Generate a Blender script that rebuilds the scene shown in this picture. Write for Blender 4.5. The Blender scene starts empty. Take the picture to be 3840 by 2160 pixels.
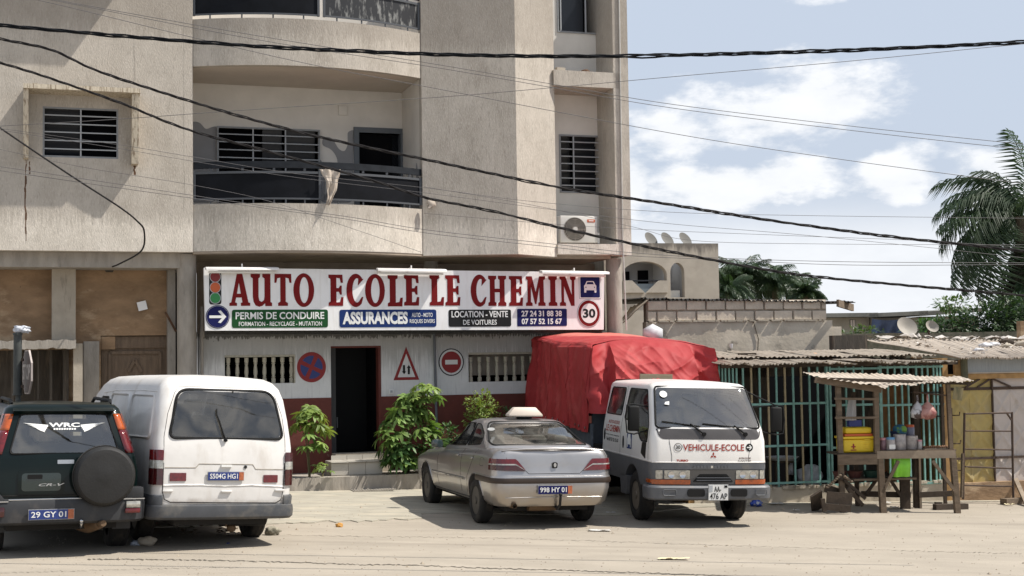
import bpy, bmesh, math, random
from mathutils import Vector, Matrix, Euler, noise
from mathutils.bvhtree import BVHTree
R = math.radians
random.seed(7)
sc = bpy.context.scene
COL = sc.collection
# ------------------------------------------------------------------ camera
CAMH, FPX, PITCH, ROLL = 2.2, 5200.0, math.atan2(275, 5200), -0.015
cd = bpy.data.cameras.new('camera'); cam = bpy.data.objects.new('camera', cd); COL.objects.link(cam)
cam.matrix_world = Matrix.Translation((0, 0, CAMH)) @ Matrix.Rotation(math.pi/2 + PITCH, 4, 'X') @ Matrix.Rotation(ROLL, 4, 'Z')
cd.sensor_width = 36; cd.lens = FPX/3840*36; cd.clip_start = .1; cd.clip_end = 3000
sc.camera = cam
# ------------------------------------------------------------------ sun
SV = Vector((.949*.655+.314*.265, .314*.655-.949*.265, 1.0)).normalized()      # towards the sun
SUN_EL = math.asin(SV.z); SUN_AZ = math.atan2(SV.x, SV.y)
ld = bpy.data.lights.new('sun', 'SUN'); ld.energy = 2.5; ld.angle = R(.55); ld.color = (1, .95, .87)
lo = bpy.data.objects.new('sun', ld); COL.objects.link(lo)
lo.rotation_euler = SV.to_track_quat('Z', 'Y').to_euler(); lo.location = (10, 0, 30)
# ------------------------------------------------------------------ exposure
sc.view_settings.view_transform = 'Standard'; sc.view_settings.look = 'None'
sc.view_settings.gamma = 1; sc.view_settings.use_curve_mapping = False
sc.view_settings.exposure = 1.38
sc.cycles.use_denoising = True
sc.cycles.max_bounces = 6; sc.cycles.transparent_max_bounces = 10
sc.cycles.caustics_reflective = False; sc.cycles.caustics_refractive = False
# ------------------------------------------------------------------ world: hazy sky with cumulus
w = bpy.data.worlds.new('World'); sc.world = w; w.use_nodes = True
N = w.node_tree.nodes; L = w.node_tree.links; N.clear()
def wn(t, **k):
    n = N.new(t)
    for a, b in k.items(): setattr(n, a, b)
    return n
def wmath(op, a, b=None, c=None, clamp=False):
    n = N.new('ShaderNodeMath'); n.operation = op; n.use_clamp = clamp
    for i, v in enumerate((a, b, c)):
        if v is None: continue
        if isinstance(v, (int, float)): n.inputs[i].default_value = v
        else: L.new(v, n.inputs[i])
    return n.outputs[0]
sky = wn('ShaderNodeTexSky', sky_type='NISHITA', sun_disc=False, sun_elevation=SUN_EL, sun_rotation=SUN_AZ, air_density=1.3, dust_density=2.2, ozone_density=1.2)
tc = wn('ShaderNodeTexCoord'); sp = wn('ShaderNodeSeparateXYZ'); L.new(tc.outputs['Generated'], sp.inputs[0])
X, Y, Z = sp.outputs
az = wmath('ARCTAN2', X, Y); el = wmath('ARCSINE', Z)
def wnoise(scale, detail, rough, sx=1, sz=2.2, off=0):
    m = wn('ShaderNodeMapping'); m.inputs['Scale'].default_value = (sx, sx, sz); m.inputs['Location'].default_value = (off, off*.7, off*.3)
    L.new(tc.outputs['Generated'], m.inputs[0])
    n = wn('ShaderNodeTexNoise'); n.inputs['Scale'].default_value = scale; n.inputs['Detail'].default_value = detail; n.inputs['Roughness'].default_value = rough
    L.new(m.outputs[0], n.inputs[0]); return n.outputs[0]
n1 = wnoise(20, 8, .60); n2 = wnoise(9, 5, .55, off=3.1); n3 = wnoise(3.0, 4, .5, off=7.7)
def blob(a0, e0, ra, re):
    da = wmath('DIVIDE', wmath('SUBTRACT', az, a0), ra); de = wmath('DIVIDE', wmath('SUBTRACT', el, e0), re)
    return wmath('SUBTRACT', 1, wmath('SQRT', wmath('ADD', wmath('MULTIPLY', da, da), wmath('MULTIPLY', de, de))))
bl = None
for b in ((.185, .168, .075, .026), (.225, .178, .04, .03), (.12, .160, .04, .02), (.145, .122, .075, .022), (.195, .128, .045, .018), (.27, .122, .034, .026), (.335, .122, .035, .026), (.088, .125, .018, .028), (.24, .262, .09, .012), (.33, .268, .07, .012)):
    v = blob(*b); bl = v if bl is None else wmath('MAXIMUM', bl, v)
bl = wmath('MAXIMUM', bl, -1.0)
cum = wmath('ADD', wmath('MULTIPLY', bl, .55), wmath('MULTIPLY', wmath('SUBTRACT', n1, .5), 1.5))
cum = wmath('ADD', cum, wmath('MULTIPLY', wmath('SUBTRACT', n2, .5), .9))
mr = wn('ShaderNodeMapRange', interpolation_type='SMOOTHSTEP'); L.new(cum, mr.inputs[0]); mr.inputs[1].default_value = -.10; mr.inputs[2].default_value = .30
gen = wn('ShaderNodeMapRange', interpolation_type='SMOOTHSTEP'); L.new(wmath('ADD', wmath('MULTIPLY', n3, .8), wmath('MULTIPLY', n2, .35)), gen.inputs[0]); gen.inputs[1].default_value = .56; gen.inputs[2].default_value = .80
lowband = wn('ShaderNodeMapRange', interpolation_type='SMOOTHSTEP'); L.new(el, lowband.inputs[0]); lowband.inputs[1].default_value = .125; lowband.inputs[2].default_value = .07; lowband.inputs[3].default_value = 0; lowband.inputs[4].default_value = .72
high = wn('ShaderNodeMapRange'); L.new(el, high.inputs[0]); high.inputs[1].default_value = .25; high.inputs[2].default_value = .5
mask = wmath('MAXIMUM', wmath('MULTIPLY', mr.outputs[0], .85), wmath('MULTIPLY', wmath('MULTIPLY', gen.outputs[0], high.outputs[0]), .8))
mask = wmath('MAXIMUM', mask, lowband.outputs[0])
hz = wn('ShaderNodeMix', data_type='RGBA')         # thin bright haze over the blue
hzf = wn('ShaderNodeMapRange'); L.new(el, hzf.inputs[0]); hzf.inputs[1].default_value = .28; hzf.inputs[2].default_value = .9; hzf.inputs[3].default_value = .94; hzf.inputs[4].default_value = .74; L.new(hzf.outputs[0], hz.inputs[0])
skm = wn('ShaderNodeVectorMath', operation='SCALE'); L.new(sky.outputs[0], skm.inputs[0]); skm.inputs[3].default_value = .06
L.new(skm.outputs[0], hz.inputs[6]); hz.inputs[7].default_value = (.228, .258, .308, 1)
mx = wn('ShaderNodeMix', data_type='RGBA'); L.new(mask, mx.inputs[0]); L.new(hz.outputs[2], mx.inputs[6])
cc = wn('ShaderNodeMix', data_type='RGBA'); L.new(n1, cc.inputs[0]); cc.inputs[6].default_value = (.33, .34, .355, 1); cc.inputs[7].default_value = (.46, .46, .46, 1)
L.new(cc.outputs[2], mx.inputs[7])
bg = wn('ShaderNodeBackground'); L.new(mx.outputs[2], bg.inputs[0]); bg.inputs[1].default_value = 1.0
ow = wn('ShaderNodeOutputWorld'); L.new(bg.outputs[0], ow.inputs[0])
# ------------------------------------------------------------------ where things are: a photograph position and a plane give a point
def ray(px, py):
    x, y = px-1920, py-1080
    cr, sr = math.cos(ROLL), math.sin(ROLL)
    u, v = x*cr+y*sr, -x*sr+y*cr
    c, s = math.cos(PITCH), math.sin(PITCH)
    return Vector((u/FPX, c+v/FPX*s, s-v/FPX*c))
def at(px, py, Y):
    d = ray(px, py); t = Y/d.y
    return Vector((d.x*t, Y, CAMH+d.z*t))
def G(x, y=0): return -.08-.03*max(-14, min(14, x))
class Frame:
    """a vertical front with its own origin and bearing; local x runs right along it, local y goes inwards"""
    def __init__(s, px, Y, phi):
        p = at(px, 1400, Y); s.m = Matrix.Translation((p.x, p.y, 0)) @ Matrix.Rotation(phi, 4, 'Z'); s.i = s.m.inverted()
        s.o = s.i @ Vector((0, 0, CAMH))
    def __call__(s, px, py, y=0.0):
        d = s.i.to_3x3() @ ray(px, py); t = (y-s.o.y)/d.y
        return s.o.x+d.x*t, s.o.z+d.z*t
    def w(s, x, y, z): return s.m @ Vector((x, y, z))
# ------------------------------------------------------------------ materials
def mat(name, col, rough=.7, metal=0, noise_amt=.0, nscale=6, stretch=(1, 1, 1), bump=0, bscale=40, col2=None, coat=0, spec=.5, detail=6, rand=0, bstretch=None, lo=.35, hi=.65):
    m = bpy.data.materials.new(name); m.use_nodes = True
    nt = m.node_tree; p = nt.nodes['Principled BSDF']
    p.inputs['Base Color'].default_value = (*col, 1); p.inputs['Roughness'].default_value = rough; p.inputs['Metallic'].default_value = metal
    p.inputs['Coat Weight'].default_value = coat; p.inputs['Coat Roughness'].default_value = .06; p.inputs['Specular IOR Level'].default_value = spec
    tcn = nt.nodes.new('ShaderNodeTexCoord'); last = None
    def nz(scale, st, det=detail):
        mp = nt.nodes.new('ShaderNodeMapping'); mp.inputs['Scale'].default_value = st; nt.links.new(tcn.outputs['Object'], mp.inputs[0])
        n = nt.nodes.new('ShaderNodeTexNoise'); n.inputs['Scale'].default_value = scale; n.inputs['Detail'].default_value = det; n.inputs['Roughness'].default_value = .6
        nt.links.new(mp.outputs[0], n.inputs[0]); return n.outputs[0]
    if noise_amt or col2:
        r = nt.nodes.new('ShaderNodeMapRange'); nt.links.new(nz(nscale, stretch), r.inputs[0]); r.inputs[1].default_value = lo; r.inputs[2].default_value = hi
        mix = nt.nodes.new('ShaderNodeMix'); mix.data_type = 'RGBA'; nt.links.new(r.outputs[0], mix.inputs[0])
        c2 = col2 or tuple(c*(1-noise_amt) for c in col)
        mix.inputs[6].default_value = (*col, 1); mix.inputs[7].default_value = (*c2, 1)
        last = mix.outputs[2]
    if rand:
        oi = nt.nodes.new('ShaderNodeObjectInfo'); hs = nt.nodes.new('ShaderNodeHueSaturation')
        if last: nt.links.new(last, hs.inputs['Color'])
        else: hs.inputs['Color'].default_value = (*col, 1)
        r = nt.nodes.new('ShaderNodeMapRange'); nt.links.new(oi.outputs['Random'], r.inputs[0]); r.inputs[3].default_value = 1-rand; r.inputs[4].default_value = 1+rand
        nt.links.new(r.outputs[0], hs.inputs['Value']); last = hs.outputs[0]
    if last: nt.links.new(last, p.inputs['Base Color'])
    if bump:
        b = nt.nodes.new('ShaderNodeBump'); b.inputs['Strength'].default_value = bump; b.inputs['Distance'].default_value = .02
        nt.links.new(nz(bscale, bstretch or stretch), b.inputs['Height']); nt.links.new(b.outputs[0], p.inputs['Normal'])
    m['bsdf'] = 1
    return m
def layer(m, col, scale, stretch, lo, hi, amt=1, zr=None, axis=2, detail=7, off=0):
    """adds a worn, stained or painted-sunlight layer: noise mask, optionally only over a height range (z0 full, z1 none)"""
    nt = m.node_tree; p = nt.nodes['Principled BSDF']; k = nt.links
    src = p.inputs['Base Color'].links[0].from_socket if p.inputs['Base Color'].links else None
    tcn = nt.nodes.new('ShaderNodeTexCoord'); mp = nt.nodes.new('ShaderNodeMapping'); mp.inputs['Scale'].default_value = stretch; mp.inputs['Location'].default_value = (off, off, off)
    k.new(tcn.outputs['Object'], mp.inputs[0])
    n = nt.nodes.new('ShaderNodeTexNoise'); n.inputs['Scale'].default_value = scale; n.inputs['Detail'].default_value = detail; n.inputs['Roughness'].default_value = .65; k.new(mp.outputs[0], n.inputs[0])
    v = n.outputs[0]
    if zr:
        s = nt.nodes.new('ShaderNodeSeparateXYZ'); k.new(tcn.outputs['Object'], s.inputs[0])
        r = nt.nodes.new('ShaderNodeMapRange'); k.new(s.outputs[axis], r.inputs[0]); r.inputs[1].default_value = zr[0]; r.inputs[2].default_value = zr[1]; r.inputs[3].default_value = .5; r.inputs[4].default_value = -.5
        a = nt.nodes.new('ShaderNodeMath'); a.operation = 'ADD'; k.new(v, a.inputs[0]); k.new(r.outputs[0], a.inputs[1]); v = a.outputs[0]
    r = nt.nodes.new('ShaderNodeMapRange'); k.new(v, r.inputs[0]); r.inputs[1].default_value = lo; r.inputs[2].default_value = hi; r.inputs[4].default_value = amt
    mix = nt.nodes.new('ShaderNodeMix'); mix.data_type = 'RGBA'; k.new(r.outputs[0], mix.inputs[0])
    if src: k.new(src, mix.inputs[6])
    else: mix.inputs[6].default_value = p.inputs['Base Color'].default_value
    mix.inputs[7].default_value = (*col, 1); k.new(mix.outputs[2], p.inputs['Base Color'])
    return m
def glass(name, tint=(.25, .28, .28), gl=.12, rough=.03, dirt=.25):
    m = bpy.data.materials.new(name); m.use_nodes = True; nt = m.node_tree; nt.nodes.clear(); k = nt.links
    t = nt.nodes.new('ShaderNodeBsdfTransparent'); t.inputs[0].default_value = (*tint, 1)
    g = nt.nodes.new('ShaderNodeBsdfGlossy'); g.inputs[0].default_value = (1, 1, 1, 1); g.inputs['Roughness'].default_value = rough
    lw = nt.nodes.new('ShaderNodeLayerWeight'); lw.inputs[0].default_value = .35
    a = nt.nodes.new('ShaderNodeMath'); a.operation = 'MULTIPLY_ADD'; k.new(lw.outputs['Fresnel'], a.inputs[0]); a.inputs[1].default_value = .9; a.inputs[2].default_value = gl
    mx = nt.nodes.new('ShaderNodeMixShader'); k.new(a.outputs[0], mx.inputs[0]); k.new(t.outputs[0], mx.inputs[1]); k.new(g.outputs[0], mx.inputs[2])
    d = nt.nodes.new('ShaderNodeBsdfDiffuse'); d.inputs[0].default_value = (.20, .19, .17, 1)
    tcn = nt.nodes.new('ShaderNodeTexCoord'); n = nt.nodes.new('ShaderNodeTexNoise'); n.inputs['Scale'].default_value = 2.6; n.inputs['Detail'].default_value = 7; n.inputs['Distortion'].default_value = 1.2; k.new(tcn.outputs['Object'], n.inputs[0])
    r = nt.nodes.new('ShaderNodeMapRange'); k.new(n.outputs[0], r.inputs[0]); r.inputs[1].default_value = .40; r.inputs[2].default_value = .66; r.inputs[3].default_value = dirt*.12; r.inputs[4].default_value = dirt*1.5
    m2 = nt.nodes.new('ShaderNodeMixShader'); k.new(r.outputs[0], m2.inputs[0]); k.new(mx.outputs[0], m2.inputs[1]); k.new(d.outputs[0], m2.inputs[2])
    o = nt.nodes.new('ShaderNodeOutputMaterial'); k.new(m2.outputs[0], o.inputs[0]); return m
# ------------------------------------------------------------------ objects
def tag(o, label=None, cat=None, group=None, kind=None):
    if label: o['label'] = label
    if cat: o['category'] = cat
    if group: o['group'] = group
    if kind: o['kind'] = kind
    return o
def thing(name, label, cat, m=None, group=None, kind=None):
    o = bpy.data.objects.new(name, None); o.empty_display_size = .1; COL.objects.link(o)
    if isinstance(m, Matrix): o.matrix_world = m
    elif m is not None: o.location = m
    return tag(o, label, cat, group, kind)
class MB:
    def __init__(s): s.v = []; s.f = []; s.mi = []; s.cur = 0
    def add(s, vs, fs):
        b = len(s.v); s.v += [tuple(v) for v in vs]; s.f += [tuple(i+b for i in f) for f in fs]; s.mi += [s.cur]*len(fs); return s
    def box(s, x0, x1, y0, y1, z0, z1, m=None):
        vs = [Vector((x, y, z)) for x in (x0, x1) for y in (y0, y1) for z in (z0, z1)]
        if m is not None: vs = [m @ v for v in vs]
        return s.add(vs, [(0, 1, 3, 2), (4, 6, 7, 5), (0, 4, 5, 1), (2, 3, 7, 6), (0, 2, 6, 4), (1, 5, 7, 3)])
    def bar(s, a, b, w, d=None, up=(0, 0, 1)):
        """rectangular bar between two points"""
        a, b = Vector(a), Vector(b); d = d or w; t = (b-a); ln = t.length; t.normalize()
        u = Vector(up); u = (u-t*u.dot(t))
        if u.length < 1e-3: u = Vector((0, 1, 0)); u = u-t*u.dot(t)
        u.normalize(); r = t.cross(u)
        vs = []
        for p in (a, b):
            for i, j in ((-1, -1), (1, -1), (1, 1), (-1, 1)): vs.append(p+r*i*w/2+u*j*d/2)
        return s.add(vs, [(0, 1, 2, 3), (7, 6, 5, 4), (0, 4, 5, 1), (1, 5, 6, 2), (2, 6, 7, 3), (3, 7, 4, 0)])
    def tube(s, pts, r, n=8, caps=True):
        pts = [Vector(p) for p in pts]; rs = r if isinstance(r, (list, tuple)) else [r]*len(pts)
        prev = None; rings = []
        for i, p in enumerate(pts):
            t = (pts[min(i+1, len(pts)-1)]-pts[max(i-1, 0)]).normalized()
            u = (Vector((0, 0, 1)) if abs(t.z) < .95 else Vector((1, 0, 0))) if prev is None else prev
            u = (u-t*u.dot(t)).normalized(); prev = u; q = t.cross(u)
            rings.append([p+(u*math.cos(a)+q*math.sin(a))*rs[i] for a in [2*math.pi*k/n for k in range(n)]])
        vs = [v for g in rings for v in g]
        fs = [(i*n+k, i*n+(k+1) % n, (i+1)*n+(k+1) % n, (i+1)*n+k) for i in range(len(pts)-1) for k in range(n)]
        if caps: fs += [tuple(range(n-1, -1, -1)), tuple((len(pts)-1)*n+k for k in range(n))]
        return s.add(vs, fs)
    def lathe(s, prof, n=24, m=None, caps=True):
        """profile of (radius, height) about local z"""
        vs = []; 
        for r, z in prof:
            for k in range(n):
                a = 2*math.pi*k/n; vs.append(Vector((r*math.cos(a), r*math.sin(a), z)))
        if m is not None: vs = [m @ v for v in vs]
        fs = [(i*n+k, i*n+(k+1) % n, (i+1)*n+(k+1) % n, (i+1)*n+k) for i in range(len(prof)-1) for k in range(n)]
        if caps and prof[0][0] > 1e-5: fs.append(tuple(range(n-1, -1, -1)))
        if caps and prof[-1][0] > 1e-5: fs.append(tuple((len(prof)-1)*n+k for k in range(n)))
        return s.add(vs, fs)
    def prism(s, out, y0, y1, m=None):
        """2D outline in xz, extruded along y"""
        n = len(out); vs = [Vector((x, y0, z)) for x, z in out]+[Vector((x, y1, z)) for x, z in out]
        if m is not None: vs = [m @ v for v in vs]
        return s.add(vs, [tuple(range(n)), tuple(range(2*n-1, n-1, -1))]+[(i, i+n, (i+1) % n+n, (i+1) % n) for i in range(n)])
    def grid(s, nx, ny, fn):
        vs = [fn(i/nx, j/ny) for j in range(ny+1) for i in range(nx+1)]
        return s.add(vs, [(j*(nx+1)+i, j*(nx+1)+i+1, (j+1)*(nx+1)+i+1, (j+1)*(nx+1)+i) for j in range(ny) for i in range(nx)])
    def mesh(s, name, mats, smooth=0, fix=True, merge=False):
        me = bpy.data.meshes.new(name); me.from_pydata([tuple(v) for v in s.v], [], s.f)
        for m in (mats if isinstance(mats, (list, tuple)) else [mats]): me.materials.append(m)
        me.polygons.foreach_set('material_index', s.mi)
        if fix:
            bm = bmesh.new(); bm.from_mesh(me)
            if merge: bmesh.ops.remove_doubles(bm, verts=bm.verts, dist=1e-5)
            bmesh.ops.recalc_face_normals(bm, faces=bm.faces); bm.to_mesh(me); bm.free()
        if smooth: me.shade_smooth(); me.set_sharp_from_angle(angle=R(smooth))
        me.update(); return me
    def build(s, name, mats, parent=None, smooth=0, m=None, label=None, fix=True, merge=False):
        return obj(name, s.mesh(name, mats, smooth, fix, merge), parent, m, label)
def obj(name, me, parent=None, m=None, label=None):
    o = bpy.data.objects.new(name, me); COL.objects.link(o)
    if parent: o.parent = parent
    if isinstance(m, Matrix): o.matrix_local = m
    elif m is not None: o.location = m
    if label: o['label'] = label
    return o
def T(x=0, y=0, z=0, rx=0, ry=0, rz=0, s=None):
    m = Matrix.Translation((x, y, z)) @ Euler((rx, ry, rz)).to_matrix().to_4x4()
    if s is not None: m = m @ Matrix.Diagonal((*(s if isinstance(s, tuple) else (s, s, s)), 1))
    return m
def modify(o, mods):
    """apply modifiers and bake the result into the object's own mesh"""
    for t, k in mods:
        md = o.modifiers.new(t, t)
        for a, b in k.items(): setattr(md, a, b)
    dg = bpy.context.evaluated_depsgraph_get(); dg.update()
    me = bpy.data.meshes.new_from_object(o.evaluated_get(dg)); o.modifiers.clear(); o.data = me; return o
def bevel(o, w=.01, seg=2, ang=40, smooth=35):
    modify(o, [('BEVEL', dict(width=w, segments=seg, limit_method='ANGLE', angle_limit=R(ang)))])
    if smooth: o.data.shade_smooth(); o.data.set_sharp_from_angle(angle=R(smooth))
    return o
def cut(o, cutters):
    """boolean difference with a list of MB solids"""
    tmp = []; bpy.context.view_layer.update()
    for c in cutters:
        me = c.mesh('cutter', list(o.data.materials) or [], 0); t = bpy.data.objects.new('cutter', me); COL.objects.link(t); t.matrix_world = o.matrix_world; tmp.append(t)
        md = o.modifiers.new('b', 'BOOLEAN'); md.operation = 'DIFFERENCE'; md.object = t; md.solver = 'EXACT'
    dg = bpy.context.evaluated_depsgraph_get(); dg.update()
    me = bpy.data.meshes.new_from_object(o.evaluated_get(dg)); o.modifiers.clear(); o.data = me
    for t in tmp: bpy.data.objects.remove(t)
    return o
def rpoly(pts, r=.03, n=5):
    """round the corners of a polygon"""
    out = []; N_ = len(pts); rs = r if isinstance(r, (list, tuple)) else [r]*N_
    for i in range(N_):
        p0, p, p2 = Vector(pts[i-1]), Vector(pts[i]), Vector(pts[(i+1) % N_])
        a, b = (p0-p), (p2-p); q = min(rs[i], a.length*.48, b.length*.48)
        if q < 1e-4: out.append(tuple(p)); continue
        a = p+a.normalized()*q; b = p+b.normalized()*q
        for k in range(n+1):
            t = k/n; out.append(tuple(a*(1-t)**2+p*2*t*(1-t)+b*t*t))
    return out
def rrect(x0, x1, z0, z1, r=.02, n=5): return rpoly([(x0, z0), (x1, z0), (x1, z1), (x0, z1)], r, n)
def ell(cx, cz, rx, rz=None, n=28, a0=0, a1=2*math.pi):
    rz = rz or rx; full = abs(a1-a0-2*math.pi) < 1e-6
    return [(cx+rx*math.cos(a0+(a1-a0)*k/(n if full else n-1)), cz+rz*math.sin(a0+(a1-a0)*k/(n if full else n-1))) for k in range(n)]
# ------------------------------------------------------------------ lettering: flat print with a hair of thickness
def shape_mesh(polys, mt, ext=.0012, name='lettering'):
    """polys: closed outlines, holes found by even-odd fill; lies in xz, faces -y"""
    cu = bpy.data.curves.new('c', 'CURVE'); cu.dimensions = '2D'; cu.fill_mode = 'BOTH'; cu.extrude = ext
    for pl in polys:
        s = cu.splines.new('POLY'); s.points.add(len(pl)-1); s.use_cyclic_u = True
        for q, (x, z) in zip(s.points, pl): q.co = (x, z, 0, 1)
    return _tomesh(cu, mt, name)
def _tomesh(cu, mt, name):
    o = bpy.data.objects.new('tmp', cu); COL.objects.link(o)
    me = bpy.data.meshes.new_from_object(o.evaluated_get(bpy.context.evaluated_depsgraph_get())); bpy.data.objects.remove(o)
    me.name = name; me.materials.clear(); me.materials.append(mt); me.transform(Matrix.Rotation(math.pi/2, 4, 'X')); return me
def text_mesh(s, mt, x0, x1, z0, z1, bold=0., ext=.0012, shear=0, name='lettering'):
    cu = bpy.data.curves.new('t', 'FONT'); cu.body = s; cu.extrude = ext; cu.offset = bold; cu.shear = shear; cu.size = 1; cu.resolution_u = 3
    me = _tomesh(cu, mt, name)
    xs = [v.co.x for v in me.vertices]; zs = [v.co.z for v in me.vertices]
    a, b, c, d = min(xs), max(xs), min(zs), max(zs)
    for v in me.vertices:
        v.co.x = x0+(v.co.x-a)/(b-a)*(x1-x0); v.co.z = z0+(v.co.z-c)/(d-c)*(z1-z0)
    return me
def text(s, parent, mt, x0, x1, z0, z1, y, bold=0., name='lettering', shear=0, m=None):
    me = text_mesh(s, mt, x0, x1, z0, z1, bold, shear=shear, name=name)
    return obj(name, me, parent, (m or Matrix()) @ Matrix.Translation((0, y, 0)))
def shape(polys, parent, mt, y, name='emblem', m=None, ext=.0012):
    return obj(name, shape_mesh(polys, mt, ext, name), parent, (m or Matrix()) @ Matrix.Translation((0, y, 0)))
SERIF = {
 'I': (4, [[(0,0),(0,1),(.8,1.4),(.8,8.6),(0,9),(0,10),(4,10),(4,9),(3.2,8.6),(3.2,1.4),(4,1),(4,0)]]),
 'L': (6, [[(0,0),(0,1),(.8,1.4),(.8,8.6),(0,9),(0,10),(4,10),(4,9),(3.2,8.6),(3.2,1.2),(4.6,1.4),(5.1,2.8),(6,2.8),(5.8,0)]]),
 'E': (6, [[(0,0),(0,1),(.8,1.4),(.8,8.6),(0,9),(0,10),(5.7,10),(5.9,7.4),(5,7.4),(4.6,8.8),(3.2,9),(3.2,5.7),(4.2,5.7),(4.7,6.5),(5.4,6.5),(5.4,3.6),(4.7,3.6),(4.2,4.5),(3.2,4.5),(3.2,1.1),(4.7,1.2),(5.2,2.8),(6.1,2.8),(5.9,0)]]),
 'T': (7, [[(1.5,0),(1.5,.9),(2.4,1.3),(2.4,8.8),(1.2,8.6),(.8,7.2),(0,7.2),(.1,10),(6.9,10),(7,7.2),(6.2,7.2),(5.8,8.6),(4.6,8.8),(4.6,1.3),(5.5,.9),(5.5,0)]]),
 'H': (8, [[(0,0),(0,1),(.7,1.4),(.7,8.6),(0,9),(0,10),(3.6,10),(3.6,9),(2.9,8.6),(2.9,5.7),(5.1,5.7),(5.1,8.6),(4.4,9),(4.4,10),(8,10),(8,9),(7.3,8.6),(7.3,1.4),(8,1),(8,0),(4.4,0),(4.4,1),(5.1,1.4),(5.1,4.5),(2.9,4.5),(2.9,1.4),(3.6,1),(3.6,0)]]),
 'N': (8, [[(0,0),(0,1),(.8,1.4),(.8,8.8),(0,9.1),(0,10),(2.9,10),(6,3.6),(6,8.7),(5.2,9.1),(5.2,10),(8,10),(8,9.1),(7.3,8.7),(7.3,0),(5.6,0),(2.1,6.8),(2.1,1.4),(3,1),(3,0)]]),
 'M': (10, [[(0,0),(0,1),(.8,1.3),(.9,8.7),(.1,9),(.1,10),(3.1,10),(5,4.6),(6.9,10),(9.9,10),(9.9,9),(9.1,8.7),(9.2,1.3),(10,1),(10,0),(6.3,0),(6.3,1),(7,1.3),(6.9,6.5),(5.3,.6),(4.6,.6),(2.6,6.6),(2.5,1.3),(3.3,1),(3.3,0)]]),
 'A': (8, [[(0,0),(0,.9),(.7,1.1),(2.9,10),(5,10),(7.3,1.1),(8,.9),(8,0),(4.4,0),(4.4,.9),(5,1.1),(4.7,2.6),(2.6,2.6),(2.2,1.1),(2.9,.9),(2.9,0)], [(2.9,3.8),(4.4,3.8),(3.65,7.3)]]),
 'U': (8.2, [[(0,10),(3.6,10),(3.6,9),(3,8.6),(3,3),(3.3,1.7),(4.2,1.3),(5.1,1.9),(5.3,3),(5.3,8.6),(4.5,9),(4.5,10),(7.6,10),(7.6,1.3),(8.2,1),(8.2,0),(5.6,0),(5.5,.9),(4.5,.1),(3.3,-.2),(1.9,.2),(1.1,1.3),(.8,3),(.8,8.6),(0,9)]]),
 'O': (8, [ell(4, 5, 4, 5.2, 32), ell(4.15, 5, 1.75, 4.0, 24)]),
 'C': (7.4, [[(4+4*math.cos(R(a)), 5+5.2*math.sin(R(a))) for a in range(52, 309, 8)]+[(7.2, 3.0), (6.5, 2.9)]+[(4.5+1.95*math.cos(R(a)), 5+3.8*math.sin(R(a))) for a in range(300, 60, -12)]+[(4.9, 6.5), (7.3, 8.5), (6.7, 8.7)]]),
}
# ================================================================== materials used by the buildings
M = {}
M['road'] = mat('sandy_asphalt', (.335, .292, .235), .95, noise_amt=.14, nscale=1.4, stretch=(.5, 1.1, 1), bump=.35, bscale=60)
layer(M['road'], (.385, .335, .27), 2.5, (.35, 1.2, 1), .5, .75, .6); layer(M['road'], (.255, .22, .175), 1.6, (.35, 1, 1), .56, .74, .5, off=4); layer(M['road'], (.25, .215, .17), 38, (.8, 1, 1), .58, .70, .4, off=14); layer(M['road'], (.17, .145, .115), .55, (.12, 1.6, 1), .60, .72, .5, off=21); layer(M['road'], (.10, .09, .075), 55, (1, 1, 1), .66, .72, .5, off=9)
M['apron'] = mat('worn_concrete', (.375, .345, .28), .95, noise_amt=.25, nscale=7, stretch=(.35, 1, 1), bump=.5, bscale=45); layer(M['apron'], (.44, .39, .30), 3, (.3, 1, 1), .5, .66, .8); layer(M['apron'], (.22, .195, .16), 9, (.3, 1, 1), .62, .70, .6, off=3)
M['crack'] = mat('crack_dirt', (.10, .085, .065), 1)
def stucco(name, c, c2, str_=1.15):
    m = mat(name, c, .95, col2=c2, nscale=2.2, stretch=(1.2, 1.2, .7), bump=.5, bscale=34, bstretch=(2.4, 2.4, .6), detail=9)
    layer(m, tuple(v*.72 for v in c2), 22, (1.6, 1.6, .30), .52, .66, .62*str_, off=2); layer(m, (.20, .165, .13), 1.3, (1.6, 1.6, .5), .56, .78, .45*str_, off=5)
    layer(m, tuple(min(1, v*1.18) for v in c), 42, (1.6, 1.6, .4), .52, .66, .8, off=8); return m
M['stucco'] = stucco('rough_beige_stucco', (.64, .585, .51), (.49, .445, .38))
M['stucco_inner'] = mat('balcony_plaster', (.67, .63, .57), .9, noise_amt=.12, nscale=2, bump=.1, bscale=14)
M['ceiling'] = mat('ceiling_paint', (.56, .49, .42), .9, noise_amt=.1, nscale=2)
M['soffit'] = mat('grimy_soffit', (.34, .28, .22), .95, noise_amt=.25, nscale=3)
M['brown_wall'] = mat('bare_earthy_render', (.33, .215, .125), .98, noise_amt=.35, nscale=2.5, stretch=(.7, 1, 1.5), bump=.5, bscale=12); layer(M['brown_wall'], (.46, .34, .22), 1.6, (.6, 1, 1.2), .50, .60, .8); layer(M['brown_wall'], (.20, .125, .07), 3.5, (.8, 1, 1.2), .52, .66, .6, off=7); layer(M['brown_wall'], (.06, .045, .03), 9, (1, 1, 1), .66, .72, .8, off=4)
M['hood'] = mat('streaked_hood_render', (.56, .49, .38), .95, noise_amt=.15, nscale=4, bump=.3); layer(M['hood'], (.16, .11, .07), 14, (2.2, 2.2, .25), .48, .62, .8)
M['conc'] = mat('stained_concrete', (.36, .325, .28), .95, noise_amt=.3, nscale=4, stretch=(1.3, 1.3, .4), bump=.4, bscale=20); layer(M['conc'], (.14, .12, .10), 5, (2, 2, .6), .58, .76, .6, off=2)
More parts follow.
